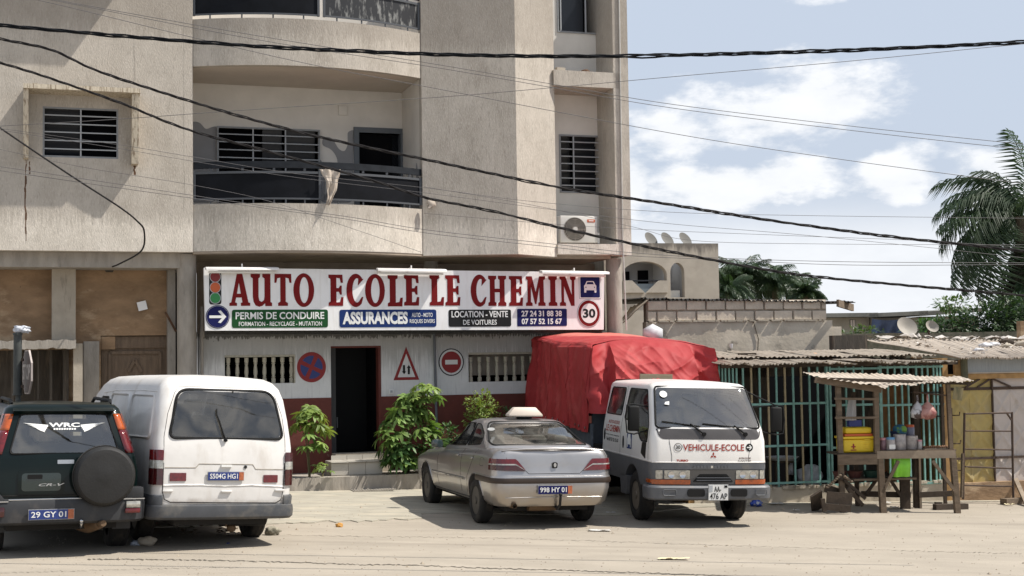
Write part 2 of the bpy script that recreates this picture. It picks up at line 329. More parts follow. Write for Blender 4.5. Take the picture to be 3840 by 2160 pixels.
M['conc_light'] = mat('pale_plaster', (.40, .35, .28), .95, noise_amt=.2, nscale=3, bump=.3, bscale=16); layer(M['conc_light'], (.12, .10, .08), 4, (2.2, 2.2, .35), .58, .72, .8)
M['conc_dark'] = mat('blackened_concrete', (.085, .072, .058), .97, noise_amt=.4, nscale=5, stretch=(2, 2, .4), bump=.4, bscale=20); layer(M['conc_dark'], (.19, .15, .11), 3, (3, 3, .4), .55, .72, .8)
M['white_wall'] = mat('white_wall_paint', (.71, .71, .70), .85, noise_amt=.10, nscale=4, bump=.22, bscale=26); layer(M['white_wall'], (.30, .30, .30), 12, (2.5, 2.5, .14), .55, .72, .55, off=1)
M['red_wall'] = mat('oxblood_dado_paint', (.135, .028, .018), .7, noise_amt=.25, nscale=4, bump=.25, bscale=26); layer(M['red_wall'], (.30, .23, .17), 6, (1.3, 1.3, 1.3), .68, .74, .5)
M['mould'] = mat('black_mould', (.035, .032, .026), 1, noise_amt=.5, nscale=20)
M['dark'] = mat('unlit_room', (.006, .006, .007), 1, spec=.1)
M['frame'] = mat('grey_metal_frame', (.24, .245, .25), .5, noise_amt=.2, nscale=12)
M['bar'] = mat('grey_grille_bar', (.33, .34, .35), .5)
M['rail'] = mat('charcoal_railing_paint', (.022, .025, .030), .7, noise_amt=.3, nscale=8, spec=.12)
M['panel'] = mat('black_sheet_panel', (.007, .008, .011), .6, noise_amt=.5, nscale=3, spec=.12)
M['panel_worn'] = mat('black_sheet_peeling', (.008, .008, .010), .5, col2=(.20, .20, .19), nscale=9, stretch=(1.6, 1, .45), lo=.52, hi=.66)
M['louvre'] = mat('smoked_louvre_glass', (.012, .014, .018), .25, spec=.35)
M['camo'] = mat('slate_grey_paint', (.25, .245, .245), .8, noise_amt=.1, nscale=3)
M['pvc'] = mat('off_white_pipe', (.50, .48, .44), .5, noise_amt=.2, nscale=6)
M['rust'] = mat('rusty_stain', (.12, .06, .03), .9, noise_amt=.4, nscale=9)
M['tile'] = mat('cream_floor_tile', (.46, .43, .38), .25, noise_amt=.08, nscale=3, rand=.05)
M['wood'] = mat('old_brown_door_wood', (.16, .11, .072), .8, noise_amt=.35, nscale=5, stretch=(4, 4, .5), bump=.25, bscale=20)
M['signwhite'] = mat('sign_panel_white', (.80, .79, .78), .6, noise_amt=.07, nscale=1.5)
M['signred'] = mat('sign_letter_red', (.16, .004, .005), .6, spec=.2)
M['ink'] = mat('black_vinyl', (.005, .005, .005), .5, spec=.3); M['printwhite'] = mat('white_vinyl', (.72, .72, .70), .5)
M['green'] = mat('green_vinyl', (.008, .062, .016), .6, spec=.2); M['blue'] = mat('royal_blue_vinyl', (.008, .028, .125), .6, spec=.2); M['navy'] = mat('navy_vinyl', (.006, .008, .075), .6, spec=.2)
M['lred'] = mat('light_red_vinyl', (.19, .01, .012), .5); M['lorange'] = mat('light_orange_vinyl', (.48, .09, .02), .5); M['lgreen'] = mat('light_green_vinyl', (.02, .20, .05), .5)
M['roadred'] = mat('painted_traffic_red', (.24, .014, .014), .6); M['roadblue'] = mat('painted_traffic_blue', (.025, .04, .17), .6)
M['ringgrey'] = mat('grey_outline', (.38, .40, .42), .6)
# ================================================================== ground
FB = Frame(1330, 24.5, .32)          # the apartment building's front
b = MB(); xs = [-300, -60, -20]+[-14+i*.5 for i in range(57)]+[20, 60, 300]; ys = [-8, 0, 8]+[10+i*.5 for i in range(60)]+[50, 90, 400]
b.v = [(x, y, G(x, y)) for y in ys for x in xs]; nx = len(xs)
b.f = [(j*nx+i, j*nx+i+1, (j+1)*nx+i+1, (j+1)*nx+i) for j in range(len(ys)-1) for i in range(nx-1)]; b.mi = [0]*len(b.f)
tag(b.build('road', M['road'], smooth=60), 'sand-coloured worn asphalt street in front of the driving school', kind='structure')
def gp(px, py):      # photograph position -> point on the sloping ground
    d = ray(px, py); t = (CAMH+.08)/(-d.z-.03*d.x); return Vector((d.x*t, d.y*t, CAMH+d.z*t))
def flat_patch(pts, zoff, name, m, label, kind='structure', thick=0):
    P = [gp(*p) for p in pts]; b = MB(); n = len(P)
    b.v = [(p.x, p.y, p.z+zoff) for p in P]+[(p.x, p.y, p.z-.02) for p in P]; b.f = [tuple(range(n))]+[(i, (i+1) % n, (i+1) % n+n, i+n) for i in range(n)]; b.mi = [0]*len(b.f)
    o = b.build(name, m); return tag(o, label, kind=kind)
rnd = random.Random(3)
edge = [(300, 1990), (700, 1975), (1045, 1966)]+[(1045+i*27, 1966-i*1.0+rnd.uniform(-5, 5)) for i in range(1, 20)]+[(1582, 1945), (1580, 1928), (1700, 1925), (2300, 1935), (2600, 1905), (2900, 1893), (3840, 1880)]
flat_patch(edge+[(3840, 1845), (2900, 1815), (1500, 1798), (300, 1798)], .012, 'pavement', M['apron'], 'pale broken concrete apron between the street and the shop terrace')
def crack(pts, w, name='road_joint'):
    b = MB(); rr = random.Random(len(pts)); P = []
    for i in range(len(pts)-1):
        (x0, y0), (x1, y1) = pts[i], pts[i+1]; k = max(2, int(abs(x1-x0)/9))
        for j in range(k): P.append((x0+(x1-x0)*j/k, y0+(y1-y0)*j/k+rr.uniform(-2.2, 2.2)))
    for a, c in zip(P, P[1:]):
        ww = w*rr.uniform(.25, 1.3); p, q = gp(*a), gp(*c)
        b.add([(p.x, p.y-ww/2, p.z+.004), (q.x, q.y-ww/2, q.z+.004), (q.x, q.y+ww/2, q.z+.004), (p.x, p.y+ww/2, p.z+.004)], [(0, 1, 2, 3)])
    return b
cr = crack([(330, 2098), (700, 2100), (1000, 2107), (1350, 2118), (1500, 2119), (1800, 2130), (2400, 2148), (2900, 2168)], .05)
c2 = crack([(1050, 2007), (1400, 2013), (1800, 2017), (2250, 2030), (2900, 2052), (3840, 2078)], .016)
c3 = crack([(0, 2150), (500, 2135), (900, 2128)], .012)
for c in (c2, c3): cr.add(c.v, c.f)
tag(cr.build('road_joint', M['crack']), 'dark ragged joints running along the asphalt', kind='structure')
# ================================================================== walls with openings
def wall(xa, xb, za, zb, holes, fn, t, step=.3):
    """holes: (x0,x1,z0,z1); fn(x) gives the outer face's y"""
    n = max(1, int((xb-xa)/step)); xs = sorted(set([round(xa+(xb-xa)*i/n, 4) for i in range(n+1)]+[round(h[k], 4) for h in holes for k in (0, 1) if xa < h[k] < xb]))
    zs = sorted(set([za, zb]+[h[k] for h in holes for k in (2, 3) if za < h[k] < zb]))
    solid = lambda i, j: 0 <= i < len(xs)-1 and 0 <= j < len(zs)-1 and not any(h[0]-1e-4 <= xs[i] and xs[i+1] <= h[1]+1e-4 and h[2]-1e-4 <= zs[j] and zs[j+1] <= h[3]+1e-4 for h in holes)
    b = MB(); idx = {}
    def V(i, j, k):
        if (i, j, k) not in idx: idx[i, j, k] = len(b.v); b.v.append((xs[i], fn(xs[i])+k*t, zs[j]))
        return idx[i, j, k]
    for i in range(len(xs)-1):
        for j in range(len(zs)-1):
            if not solid(i, j): continue
            b.f.append((V(i, j, 0), V(i+1, j, 0), V(i+1, j+1, 0), V(i, j+1, 0))); b.f.append((V(i, j, 1), V(i, j+1, 1), V(i+1, j+1, 1), V(i+1, j, 1)))
            if not solid(i-1, j): b.f.append((V(i, j, 0), V(i, j+1, 0), V(i, j+1, 1), V(i, j, 1)))
            if not solid(i+1, j): b.f.append((V(i+1, j, 0), V(i+1, j, 1), V(i+1, j+1, 1), V(i+1, j+1, 0)))
            if not solid(i, j-1): b.f.append((V(i, j, 0), V(i, j, 1), V(i+1, j, 1), V(i+1, j, 0)))
            if not solid(i, j+1): b.f.append((V(i, j+1, 0), V(i+1, j+1, 0), V(i+1, j+1, 1), V(i, j+1, 1)))
    b.mi = [0]*len(b.f); return b
flat = lambda y: (lambda x: y)
# ================================================================== apartment building
BLD = thing('apartment_building', 'beige stucco apartment block with curved balconies above the driving school', 'building', FB.m)
fx = lambda px, py, y=0: FB(px, py, y)[0]
fz = lambda px, py, y=0: FB(px, py, y)[1]
ZS = fz(700, 945)                        # underside of the first floor
ZT = 9.7
xL, xB0, xB1, xV, xV1, xR0, xR1 = fx(-250, 900), fx(724, 800), fx(1586, 800), fx(1905, 800), fx(2086, 800), fx(2300, 700), fx(2356, 700)
# left bay
w0 = FB(160, 401), FB(444, 590)
hL = (w0[0][0], w0[1][0], fz(300, 592), fz(300, 404))
hL2 = (w0[0][0], w0[1][0], hL[2]+3.2, hL[3]+3.2)
wall(xL, xB0, ZS, ZT, [hL, hL2], flat(0), .2).build('wall', M['stucco'], BLD, smooth=30)
def bal(x):
    t = (x-(xB0+xB1)/2)/((xB1-xB0)/2); return -.52*(1-t*t)+.02
def vee(x): return -.55*(1-(xV-x)/(xV-xB1)) if x < xV else -.55*(1-(x-xV)/(xV1-xV))
# rain streaks hang from the parapet tops
M['rail2'] = mat('dark_grey_rail', (.075, .08, .088), .6, spec=.25)
# curved balcony parapets
zp0, zp1 = ZS+.01, fz(1100, 774)
zq0, zq1 = fz(1100, 268), fz(1100, 95)
for zz_ in (zp1, zq1): layer(M['stucco'], (.20, .17, .14), 15, (2.2, 2.2, .16), .52, .78, .40, zr=(zz_+.02, zz_-.9), off=zz_)
layer(M['signwhite'], (.52, .48, .42), 9, (1.5, 1.5, .25), .50, .75, .35)
wall(xB0+.003, xB1-.003, zp0, zp1, [], bal, .14, .12).build('parapet', M['stucco'], BLD, smooth=40, label='curved beige balcony parapet of the first floor')
wall(xB0+.003, xB1-.003, zq0, zq1, [], bal, .14, .12).build('parapet', M['stucco'], BLD, smooth=40, label='curved beige balcony parapet of the upper floor')
# angled bay right of the balcony
vb = wall(xB1, xV1, ZS, ZT, [], vee, .18, .11)
b = MB(); 
for (xa, xb) in ((xB1, xV), (xV, xV1)):
    b.add(*(lambda q: (q.v, q.f))(wall(xa, xb, ZS-.02, ZT, [], vee, .18, .25)))
b.build('wall', M['stucco'], BLD, label='angled projecting bay with one shaded and one sunlit side')
# balcony recesses: floor, ceiling, back and side walls
def recess(z0, z1, holes, lab):
    D = 1.5
    wall(xB0-.05, xB1+.05, z0, z1, holes, flat(D), .15, 2).build('back_wall', M['stucco_inner'], BLD, label=lab)
    m = MB(); m.box(xB0-.16, xB0-.002, .205, D-.002, z0, z1); m.build('side_wall', M['stucco_inner'], BLD)
    m = MB(); m.box(xB1+.002, xB1+.16, .02, D-.002, z0, z1); m.build('side_wall', M['stucco_inner'], BLD)
zc = zq0+.03
bwin = (FB(812, 476, 1.5)[0], FB(1197, 488, 1.5)[0], zp1-.25, fz(1000, 482, 1.5))
bdoor = (FB(1345, 498, 1.5)[0], FB(1500, 498, 1.5)[0], zp0+.2, fz(1420, 500, 1.5))
recess(zp0+.12, zq0+.15, [bwin, bdoor], 'whitish balcony back wall with slate grey painted blobs')
recess(zq0+.22, ZT, [], 'balcony back wall of the upper floor')
def slab(x0, x1, z0, z1, fn, back, name, mt, top=None, lab=None):
    n = 24; b = MB(); P = [(x0+(x1-x0)*i/n) for i in range(n+1)]
    out = [(x, fn(x)) for x in P]+[(x1, back), (x0, back)]
    b.v = [(x, y, z0) for x, y in out]+[(x, y, z1) for x, y in out]; k = len(out)
    b.f = [tuple(range(k)), tuple(range(2*k-1, k-1, -1))]+[(i, (i+1) % k, (i+1) % k+k, i+k) for i in range(k)]; b.mi = [0]*len(b.f)
    return b.build(name, mt, BLD, label=lab)
slab(xB0+.005, xB1-.005, zq0+.012, zq0+.25, lambda x: bal(x)+.145, 1.49, 'ceiling', M['ceiling'])
slab(xB0+.005, xB1-.005, zp0+.02, zp0+.115, lambda x: bal(x)+.145, 1.49, 'balcony_floor', M['conc'])
# whole first-floor slab behind the fronts (its underside shades the ground floor)
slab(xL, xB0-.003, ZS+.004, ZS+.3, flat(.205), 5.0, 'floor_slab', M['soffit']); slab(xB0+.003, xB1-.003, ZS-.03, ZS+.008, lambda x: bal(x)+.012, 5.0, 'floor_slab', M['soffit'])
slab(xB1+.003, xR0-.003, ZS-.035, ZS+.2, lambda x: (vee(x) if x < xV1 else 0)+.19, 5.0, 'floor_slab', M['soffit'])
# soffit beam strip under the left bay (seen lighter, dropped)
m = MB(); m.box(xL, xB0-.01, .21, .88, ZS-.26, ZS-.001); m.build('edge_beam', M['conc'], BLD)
# right recess with windows, ledges, fin, pipes
yr = .75
rw1 = (FB(2092, 507, yr)[0]+.02, FB(2256, 507, yr)[0], fz(2170, 724, yr), fz(2170, 507, yr))
rw2 = (FB(2086, 100, yr)[0]+.02, FB(2250, 100, yr)[0], fz(2170, 126, yr), fz(2170, -130, yr))
wall(xV1+.004, xR0+.3, ZS+.01, ZT, [rw1, rw2], flat(yr), .15, 3).build('wall', M['stucco_inner'], BLD, label='recessed wall with windows right of the angled bay')
m = MB(); m.box(xR0, xR1, -.10, 1.3, fz(2330, 958), ZT); m.build('corner_fin', M['stucco'], BLD)
m = MB(); m.box(xR1+.002, xR1+.1, 1.3, 8, 0, ZT); m.box(xR0, xR1+.1, 7.9, 8, 0, ZT); m.build('side_wall', M['conc_light'], BLD)
za, zb = fz(2200, 955), fz(2200, 916)
o = wall(xV1+.004, fx(2340, 930), za, zb, [], lambda x: -.06-.05*math.sin((x-xV1)*1.1), .86, .2).build('ledge', M['stucco'], BLD, smooth=30)
o = wall(xV1-.04, fx(2322, 300), fz(2200, 330), fz(2200, 272), [], lambda x: -.10, .84, .6).build('ledge', M['stucco'], BLD)
m = MB(); m.tube([(fx(2269, 300, .5), .52, fz(2269, 60, .5)), (fx(2269, 300, .5), .52, fz(2200, 274))], .045, 10); m.tube([(fx(2272, 800, .5), .52, fz(2200, 335)), (fx(2272, 800, .5), .52, fz(2200, 912))], .045, 10)
m.build('drain_pipe', M['pvc'], BLD, smooth=40)
m = MB(); m.tube([(fx(2319, 300), -.12, ZT), (fx(2326, 900), -.12, fz(2326, 900)), (fx(2334, 1000), -.14, fz(2334, 1240))], .016, 6); m.build('conduit', M['pvc'], BLD)
# canopy slab of the balcony above the picture on the far left: it throws the slanting shadow on the wall
m = MB(); m.box(fx(-500, 0), fx(505, -120), -.46, -.003, fz(300, -130), fz(300, -170)); m.box(fx(-500, 0), fx(505, -120), -.46, -.38, fz(300, -170)+.002, ZT); m.build('upper_balcony', M['stucco'], BLD)
# columns
for px, r, yy in ((700, .165, .32), (1617, .13, 1.25), (2303, .15, .32)):
    m = MB(); m.lathe([(r, G(0)-.1), (r, ZS-.02)], 24, T(fx(px, 1100, yy), yy, 0)); m.build('column', M['conc'], BLD, smooth=50)
# ---- ground floor, left part
yb = .9
zB0 = fz(100, 1285, yb)
wall(xL, fx(655, 1100, yb), -.3, ZS+.1, [(fx(-200, 1400, yb), fx(236, 1400, yb), -.4, fz(150, 1312, yb)), (fx(378, 1400, yb), fx(632, 1400, yb), -.4, fz(500, 1258, yb))], flat(yb), .2, 3).build('wall', M['brown_wall'], BLD, label='bare earth-brown rendered wall of the left ground floor')
m = MB(); m.box(fx(194, 1100, .62), fx(284, 1100, .62), .62, .895, fz(240, 1288, .62), ZS-.262); m.build('pilaster', M['conc_light'], BLD)
m = MB(); m.box(fx(628, 1000, .7), fx(657, 1000, .7), .66, .895, -.3, ZS-.262); m.build('pilaster', M['conc'], BLD)
m = MB(); m.box(fx(275, 1400, .5), fx(310, 1400, .5), .5, .89, -.3, fz(290, 1288, .5)); m.build('door_post', M['conc_light'], BLD, label='pale streaked post left of the brown door')
m = MB(); m.box(fx(313, 1400, .78), fx(372, 1400, .78), .78, .893, -.3, fz(340, 1280, .78)); m.build('wall_panel', M['conc'], BLD)
# broken concrete ledge over the dark openings
rl = random.Random(5); b = MB(); n = 40; x0, x1 = fx(-150, 1300, .3), fx(285, 1300, .3); zl = fz(150, 1308, .3)
top = [(x0+(x1-x0)*i/n, zl+.14+.03*noise.noise(Vector((i*.35, 2, 0)))+rl.uniform(-.006, .008)) for i in range(n+1)]; bot = [(x0+(x1-x0)*i/n, zl+.03*noise.noise(Vector((i*.3, 5, 0)))+rl.uniform(-.004, .004)) for i in range(n, -1, -1)]
b.prism(top+bot, .25, .89); b.build('ledge', M['conc'], BLD, label='crumbling concrete ledge over the dark doorways')
for pa, pb in ((42, 52), (140, 146), (186, 196), (236, 258)):
    m = MB(); m.box(fx(pa, 1400, .8), fx(pb, 1400, .8), .8, .96, -.3, zl-.02); m.build('door_post', M['conc_dark'], BLD)
m = MB(); m.box(fx(-300, 1400, 1.6), fx(240, 1400, 1.6), 1.5, 1.6, -.3, zl+.1); m.build('doorway_back', M['conc_dark'], BLD)
# brown panelled door
D = obj('door', (lambda m: m.mesh('door', M['wood']))(MB().box(fx(380, 1400, 1.0), fx(631, 1400, 1.0), 1.0, 1.05, -.2, fz(500, 1259, 1.0))), BLD, label='dusty brown carved double door')
for q in ((392, 1310, 506, 1322), (512, 1310, 624, 1322)):
    xa, xb = fx(q[0]+22, 1400, 1.0), fx(q[2]-5, 1400, 1.0); zt = fz(500, 1325, 1.0)
m = MB(); m.box(fx(378, 1300, .97), fx(632, 1300, .97), .96, .998, fz(500, 1305, .97), fz(500, 1262, .97)); m.build('door_lintel', M['wood'], D)
xa, xb, zt = fx(412, 1400, .97), fx(600, 1400, .97), fz(500, 1322, .97)
m = MB()
for a, c in (((xa, zt), (xb, zt)), ((xa, zt), (xa, .2)), ((xb, zt), (xb, .2)), ((fx(482, 1400, .97), fz(482, 1395, .97)), (fx(506, 1350, .97), fz(506, 1348, .97))), ((fx(506, 1350, .97), fz(506, 1348, .97)), (fx(530, 1400, .97), fz(530, 1395, .97)))):
    m.bar((a[0], .985, a[1]), (c[0], .985, c[1]), .05, .03, up=(0, 1, 0))
m.build('moulding', M['wood'], D)
m = MB(); m.box(fx(380, 1290, .93), fx(432, 1290, .93), .93, .955, fz(400, 1310, .93), fz(400, 1262, .93)); m.build('cardboard_patch', M['brown_wall'], D)
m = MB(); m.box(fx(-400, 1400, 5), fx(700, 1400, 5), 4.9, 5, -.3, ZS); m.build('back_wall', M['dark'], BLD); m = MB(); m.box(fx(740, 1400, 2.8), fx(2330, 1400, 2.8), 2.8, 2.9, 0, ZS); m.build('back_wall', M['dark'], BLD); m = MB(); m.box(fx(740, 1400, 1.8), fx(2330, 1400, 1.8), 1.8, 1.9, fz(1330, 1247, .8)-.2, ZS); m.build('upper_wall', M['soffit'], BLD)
# junction box, iron stub, cable hole
def crot(px, py, w_, h_, a, y, name, mt, lab=None):
    x, z = FB(px, py, y); m = MB(); m.box(-w_/2, w_/2, -.03, 0, -h_/2, h_/2, T(x, y, z, ry=a)); return m.build(name, mt, BLD, label=lab)
crot(533, 1147, .155, .155, R(-14), .87, 'junction_box', M['signwhite'], 'tilted white junction cover on the brown wall')
m = MB(); m.bar((fx(620, 1170, .6), .6, fz(620, 1170, .6)), (fx(660, 1243, .6), .6, fz(660, 1243, .6)), .035); m.build('iron_bracket', M['rust'], BLD)
x, z = FB(410, 1003, .89); shape([[(x+.11*math.cos(a)*(1+.3*math.sin(3*a)), z+.11*math.sin(a)*(1+.25*math.cos(2*a))) for a in [k*.26 for k in range(24)]]], BLD, M['conc_dark'], .895, 'cement_patch', ext=.004)
# ---- shop front: white over red-brown
ys = .8
xs0, xs1 = fx(748, 1400, ys), fx(2330, 1400, ys)
v1 = (fx(843, 1400, ys), fx(1108, 1400, ys), fz(1000, 1438, ys), fz(1000, 1330, ys))
v2 = (fx(1757, 1400, ys), fx(2010, 1400, ys), fz(1850, 1431, ys), fz(1850, 1321, ys))
dr = (fx(1241, 1400, ys), fx(1429, 1400, ys), fz(1330, 1700, ys), fz(1330, 1298, ys))
zd = fz(1330, 1489, ys); zt = fz(1330, 1247, ys)
sw = wall(xs0, xs1, zd, zt, [v1, v2, (dr[0], dr[1], -9, dr[3])], flat(ys), .2, 9).build('shop_wall', M['white_wall'], BLD, label='white painted ground floor wall with dark mould under the big sign')
wall(xs0, xs1, -.5, zd, [(dr[0], dr[1], dr[2], 9)], flat(ys-.012), .21, 9).build('shop_dado', M['red_wall'], BLD, label='red-brown painted lower part of the shop wall')
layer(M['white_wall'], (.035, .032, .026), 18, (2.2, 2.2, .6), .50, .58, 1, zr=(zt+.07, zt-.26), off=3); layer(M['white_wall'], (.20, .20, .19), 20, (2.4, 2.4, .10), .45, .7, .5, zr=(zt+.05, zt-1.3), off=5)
# balusters in the two vents
def baluster_mesh():
    b = MB(); h = v1[3]-v1[2]; pr = [(.036, 0), (.038, .16), (.03, .2), (.022, .21), (.034, .24), (.024, .28), (.036, .42), (.030, .6), (.022, .72), (.034, .76), (.024, .79), (.036, .83), (.036, 1.0)]
    b.lathe([(r_*1.05, z_*(h-.05)+.002) for r_, z_ in pr], 12); return b.mesh('baluster', M['baluster'], 50)
M['baluster'] = mat('cream_weathered_baluster', (.50, .47, .38), .85, noise_amt=.25, nscale=30, bump=.2, bscale=60)
bmsh = baluster_mesh()
for v, k, in ((v1, 8), (v2, 8)):
    m = MB(); m.box(v[0]+.002, v[1]-.002, ys-.012, ys+.19, v[3]-.04, v[3]-.002); m.box(v[1]-.022, v[1]-.002, ys-.005, ys+.19, v[2]+.002, v[3]-.042); m.build('vent_surround', M['baluster'], sw)
    for i in range(k): obj('baluster', bmsh, sw, (v[0]+.07+(v[1]-v[0]-.13)*i/(k-1), ys+.09, v[2]+.001))
m = MB(); m.box(v2[0]-.05, v2[1]+.05, ys+.24, ys+.26, v2[2]+.12, v2[3]+.05); m.build('vent_back', M['conc'], sw)
# doorway: jamb, inner door leaf, corridor
dw = dr[1]-dr[0]
m = MB(); m.box(dr[0], dr[1], ys-.004, ys+.10, dr[3]-.03, dr[3]+.003); m.box(dr[1]-.05, dr[1]-.001, ys-.006, ys+.20, dr[2], dr[3]-.032)
m.build('door_frame', M['red_wall'], BLD)
m = MB(); m.box(dr[0], dr[0]+.13, ys+.22, ys+.9, dr[2], dr[3]); m.build('corridor_wall', mat('corridor_grey', (.06, .06, .06), .8), BLD)
DL = obj('door', MB().box(dr[0]+.27, dr[1]-.06, ys+1.0, ys+1.04, dr[2], dr[3]).mesh('door', mat('black_door', (.003, .0035, .004), .6, spec=.2)), BLD, label='dark inner door in the shop doorway')
m = MB(); m.tube([(dr[0]+.30, ys+.97, 1.0), (dr[0]+.30, ys+.97, 1.2)], .012, 6); m.build('handle', M['frame'], DL)
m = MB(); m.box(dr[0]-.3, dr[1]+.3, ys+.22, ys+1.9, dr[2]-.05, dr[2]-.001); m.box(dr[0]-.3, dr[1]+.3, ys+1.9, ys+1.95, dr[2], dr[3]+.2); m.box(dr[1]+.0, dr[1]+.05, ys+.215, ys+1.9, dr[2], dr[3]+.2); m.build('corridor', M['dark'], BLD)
# pipe on the wall, switch box
m = MB(); m.tube([(fx(1628, 1250, .76), .77, zt), (fx(1640, 1480, .76), .77, .1)], .025, 8); m.build('drain_pipe', mat('grey_pipe', (.13, .14, .155), .6), BLD, smooth=40)
m = MB(); m.tube([(fx(757, 1240, .5), .5, fz(757, 1150, .5)), (fx(757, 1240, .5), .5, .1)], .028, 8); m.tube([(fx(757, 1240, .5), .5, fz(757, 1240, .5)), (fx(757, 1240, .5), .5, fz(757, 1265, .5))], .045, 8); m.build('drain_pipe', M['conc'], BLD, smooth=40)
m = MB(); m.box(fx(700, 1400, .5), fx(742, 1400, .5), .45, .78, -.2, fz(720, 1246, .5)); m.build('pilaster', M['white_wall'], BLD)
x, z = FB(1467, 1468, .78); S = obj('light_switch', MB().box(x-.045, x+.045, .765, .797, z-.045, z+.045).mesh('light_switch', M['printwhite']), BLD); m = MB(); m.box(x-.02, x+.02, .757, .764, z-.02, z+.02); m.build('rocker', M['ringgrey'], S)
# painted traffic signs on the wall
def painted(px, py, y=.799):
    x, z = FB(px, py, ys); e = obj('painted_sign', MB().mesh('painted_sign', M['roadred']), BLD, T(x, y, z)); return e
k_ = 1/(FPX/24.9)
def P_(name, label, px, py, base):
    x, z = FB(px, py, ys); return obj('painted_sign', shape_mesh(base[0], base[1], .002, 'painted_sign'), BLD, T(x, ys-.004, z), label)
r_ = 55*k_
s1 = P_('', 'round no stopping sign painted red and blue on the white wall', 1168, 1377, ([ell(0, 0, r_, r_*1.04, 40)], M['roadred']))
def sector(a0, a1, ra, gap):
    c = R((a0+a1)/2); ox, oz = gap*math.cos(c), gap*math.sin(c); return [(ox, oz)]+[(math.cos(R(a))*ra, math.sin(R(a))*ra*1.04) for a in range(a0+11, a1-10, 4)]
for a in (-25, 65, 155, 245): shape([sector(a, a+90, r_*.76, r_*.17)], s1, M['roadblue'], -.003, 'blue_sector')
tw = 51*k_; th = 128*k_
s2 = P_('', 'red and white triangular two-way traffic sign painted on the wall', 1524, 1425, ([[(-tw, 0), (tw, 0), (0, th)]], M['roadred']))
shape([[(-tw*.68, 11*k_), (tw*.68, 11*k_), (0, th*.79)]], s2, M['white_wall'], -.003, 'white_centre')
for sx, up in ((-.045, 0), (.045, 1)):
    a = [(-.02, -.085), (.02, -.085), (.02, .03), (.04, .03), (0, .085), (-.04, .03), (-.02, .03)]
    shape([[(sx+x_, (z_ if up else -z_)+.19) for x_, z_ in a]], s2, M['ink'], -.006, 'arrow')
s3 = P_('', 'round no entry sign painted on the wall with a white bar', 1692, 1358, ([ell(0, 0, .245, .255, 40)], M['ink']))
shape([ell(0, 0, .225, .235, 40)], s3, M['white_wall'], -.003, 'white_ring'); shape([ell(0, 0, .19, .20, 40)], s3, M['roadred'], -.006, 'red_disc'); shape([rrect(-.12, .12, -.042, .042, .005)], s3, M['printwhite'], -.009, 'white_bar')
# ---- steps and terrace
tz = fz(1330, 1786, -.35)
rt = random.Random(9); TER = tag(obj('terrace', (lambda m: m.mesh('terrace', M['conc']))(wall(fx(500, 1800, -.35), fx(2340, 1800, -.35), -.45, tz, [], lambda x: -.35+.012*math.sin(x*7)+.01*math.sin(x*17), 1.17, .1)), None, FB.m), 'low stained concrete terrace edge under the plants', kind='structure')
zl1 = fz(1330, 1733, -.12)
st = MB(); st.box(fx(1241, 1750, -.12), fx(1434, 1750, -.12), -.12, .42, tz, zl1-.002); st.box(dr[0], dr[1]+.06, .42, .79, tz, dr[2]+.02); ST = st.build('steps', M['conc_light'], BLD)
for (pa, pb, y, z0, z1) in ((1241, 1434, -.12, tz+.012, zl1-.012), (1241, 1418, .42, zl1+.01, dr[2]-.0)):
    xa, xb = fx(pa, 1750, y), fx(pb, 1750, y); tw_ = (xb-xa)/3*.985
    tm = MB().box(0, (xb-xa)/3-.008, -.012, -.002, z0, z1).mesh('tile', M['tile'])
    for i in range(3): obj('tile', tm, ST, (xa+(xb-xa)*i/3+.004, y, 0))
tm = MB().box(0, (xb-xa)/3+.02, -.05, .53, 0, .012).mesh('tile', M['tile'])
for i in range(3): obj('tile', tm, ST, (fx(1241, 1750, -.12)+(xb-xa+.09)*i/3, -.12, zl1))
# ---- windows
def grille(W, x0, x1, z0, z1, y, cols, rows, r=.012, fr=.03):
    f = MB(); f.box(x0, x0+fr, y-.02, y+.02, z0, z1); f.box(x1-fr, x1, y-.02, y+.02, z0, z1); f.box(x0+fr, x1-fr, y-.02, y+.02, z0, z0+fr); f.box(x0+fr, x1-fr, y-.02, y+.02, z1-fr, z1); f.build('frame', M['frame'], W)
    vm = MB().box(-r, r, -.018, .018, z0+fr, z1-fr).mesh('bar', M['bar']); 
    for c in cols: obj('bar', vm, W, (x0+(x1-x0)*c, y, 0), 'upright grille bar')
    hm = MB().box(x0+fr, x1-fr, -.008, .008, -r*.8, r*.8).mesh('bar', M['bar'])
    for i in range(rows): obj('bar', hm, W, (0, y-.025, z0+(z1-z0)*(i+1)/(rows+1)))
def window(h, y, cols, rows, lab, louv=None, gy=0, fr=.03):
    W = obj('window', MB().box(h[0]-.02, h[1]+.02, y+.45, y+.47, h[2]-.02, h[3]+.02).mesh('window', M['dark']), BLD, label=lab)
    b = MB(); b.box(h[0]-.03, h[0]-.01, y+.152, y+.45, h[2], h[3]); b.box(h[1]+.01, h[1]+.03, y+.152, y+.45, h[2], h[3]); b.box(h[0]-.03, h[1]+.03, y+.152, y+.47, h[3]+.001, h[3]+.03); b.box(h[0]-.03, h[1]+.03, y+.152, y+.47, h[2]-.03, h[2]-.001); b.build('reveal', M['dark'], W)['kind'] = 'stuff'
    lv = MB()
    for a, c in (louv or []):
        x0, x1 = h[0]+(h[1]-h[0])*a, h[0]+(h[1]-h[0])*c; k = 6
        for i in range(k):
            z = h[2]+(h[3]-h[2])*(i+.5)/k; hh = (h[3]-h[2])/k*.5
            lv.add([(x0, y+.17, z-hh), (x1, y+.17, z-hh), (x1, y+.11, z+hh), (x0, y+.11, z+hh)], [(0, 1, 2, 3)])
    if louv: lv.build('louvre_pane', M['louvre'], W)
    grille(W, h[0], h[1], h[2], h[3], y+gy, cols, rows, fr=fr); return W
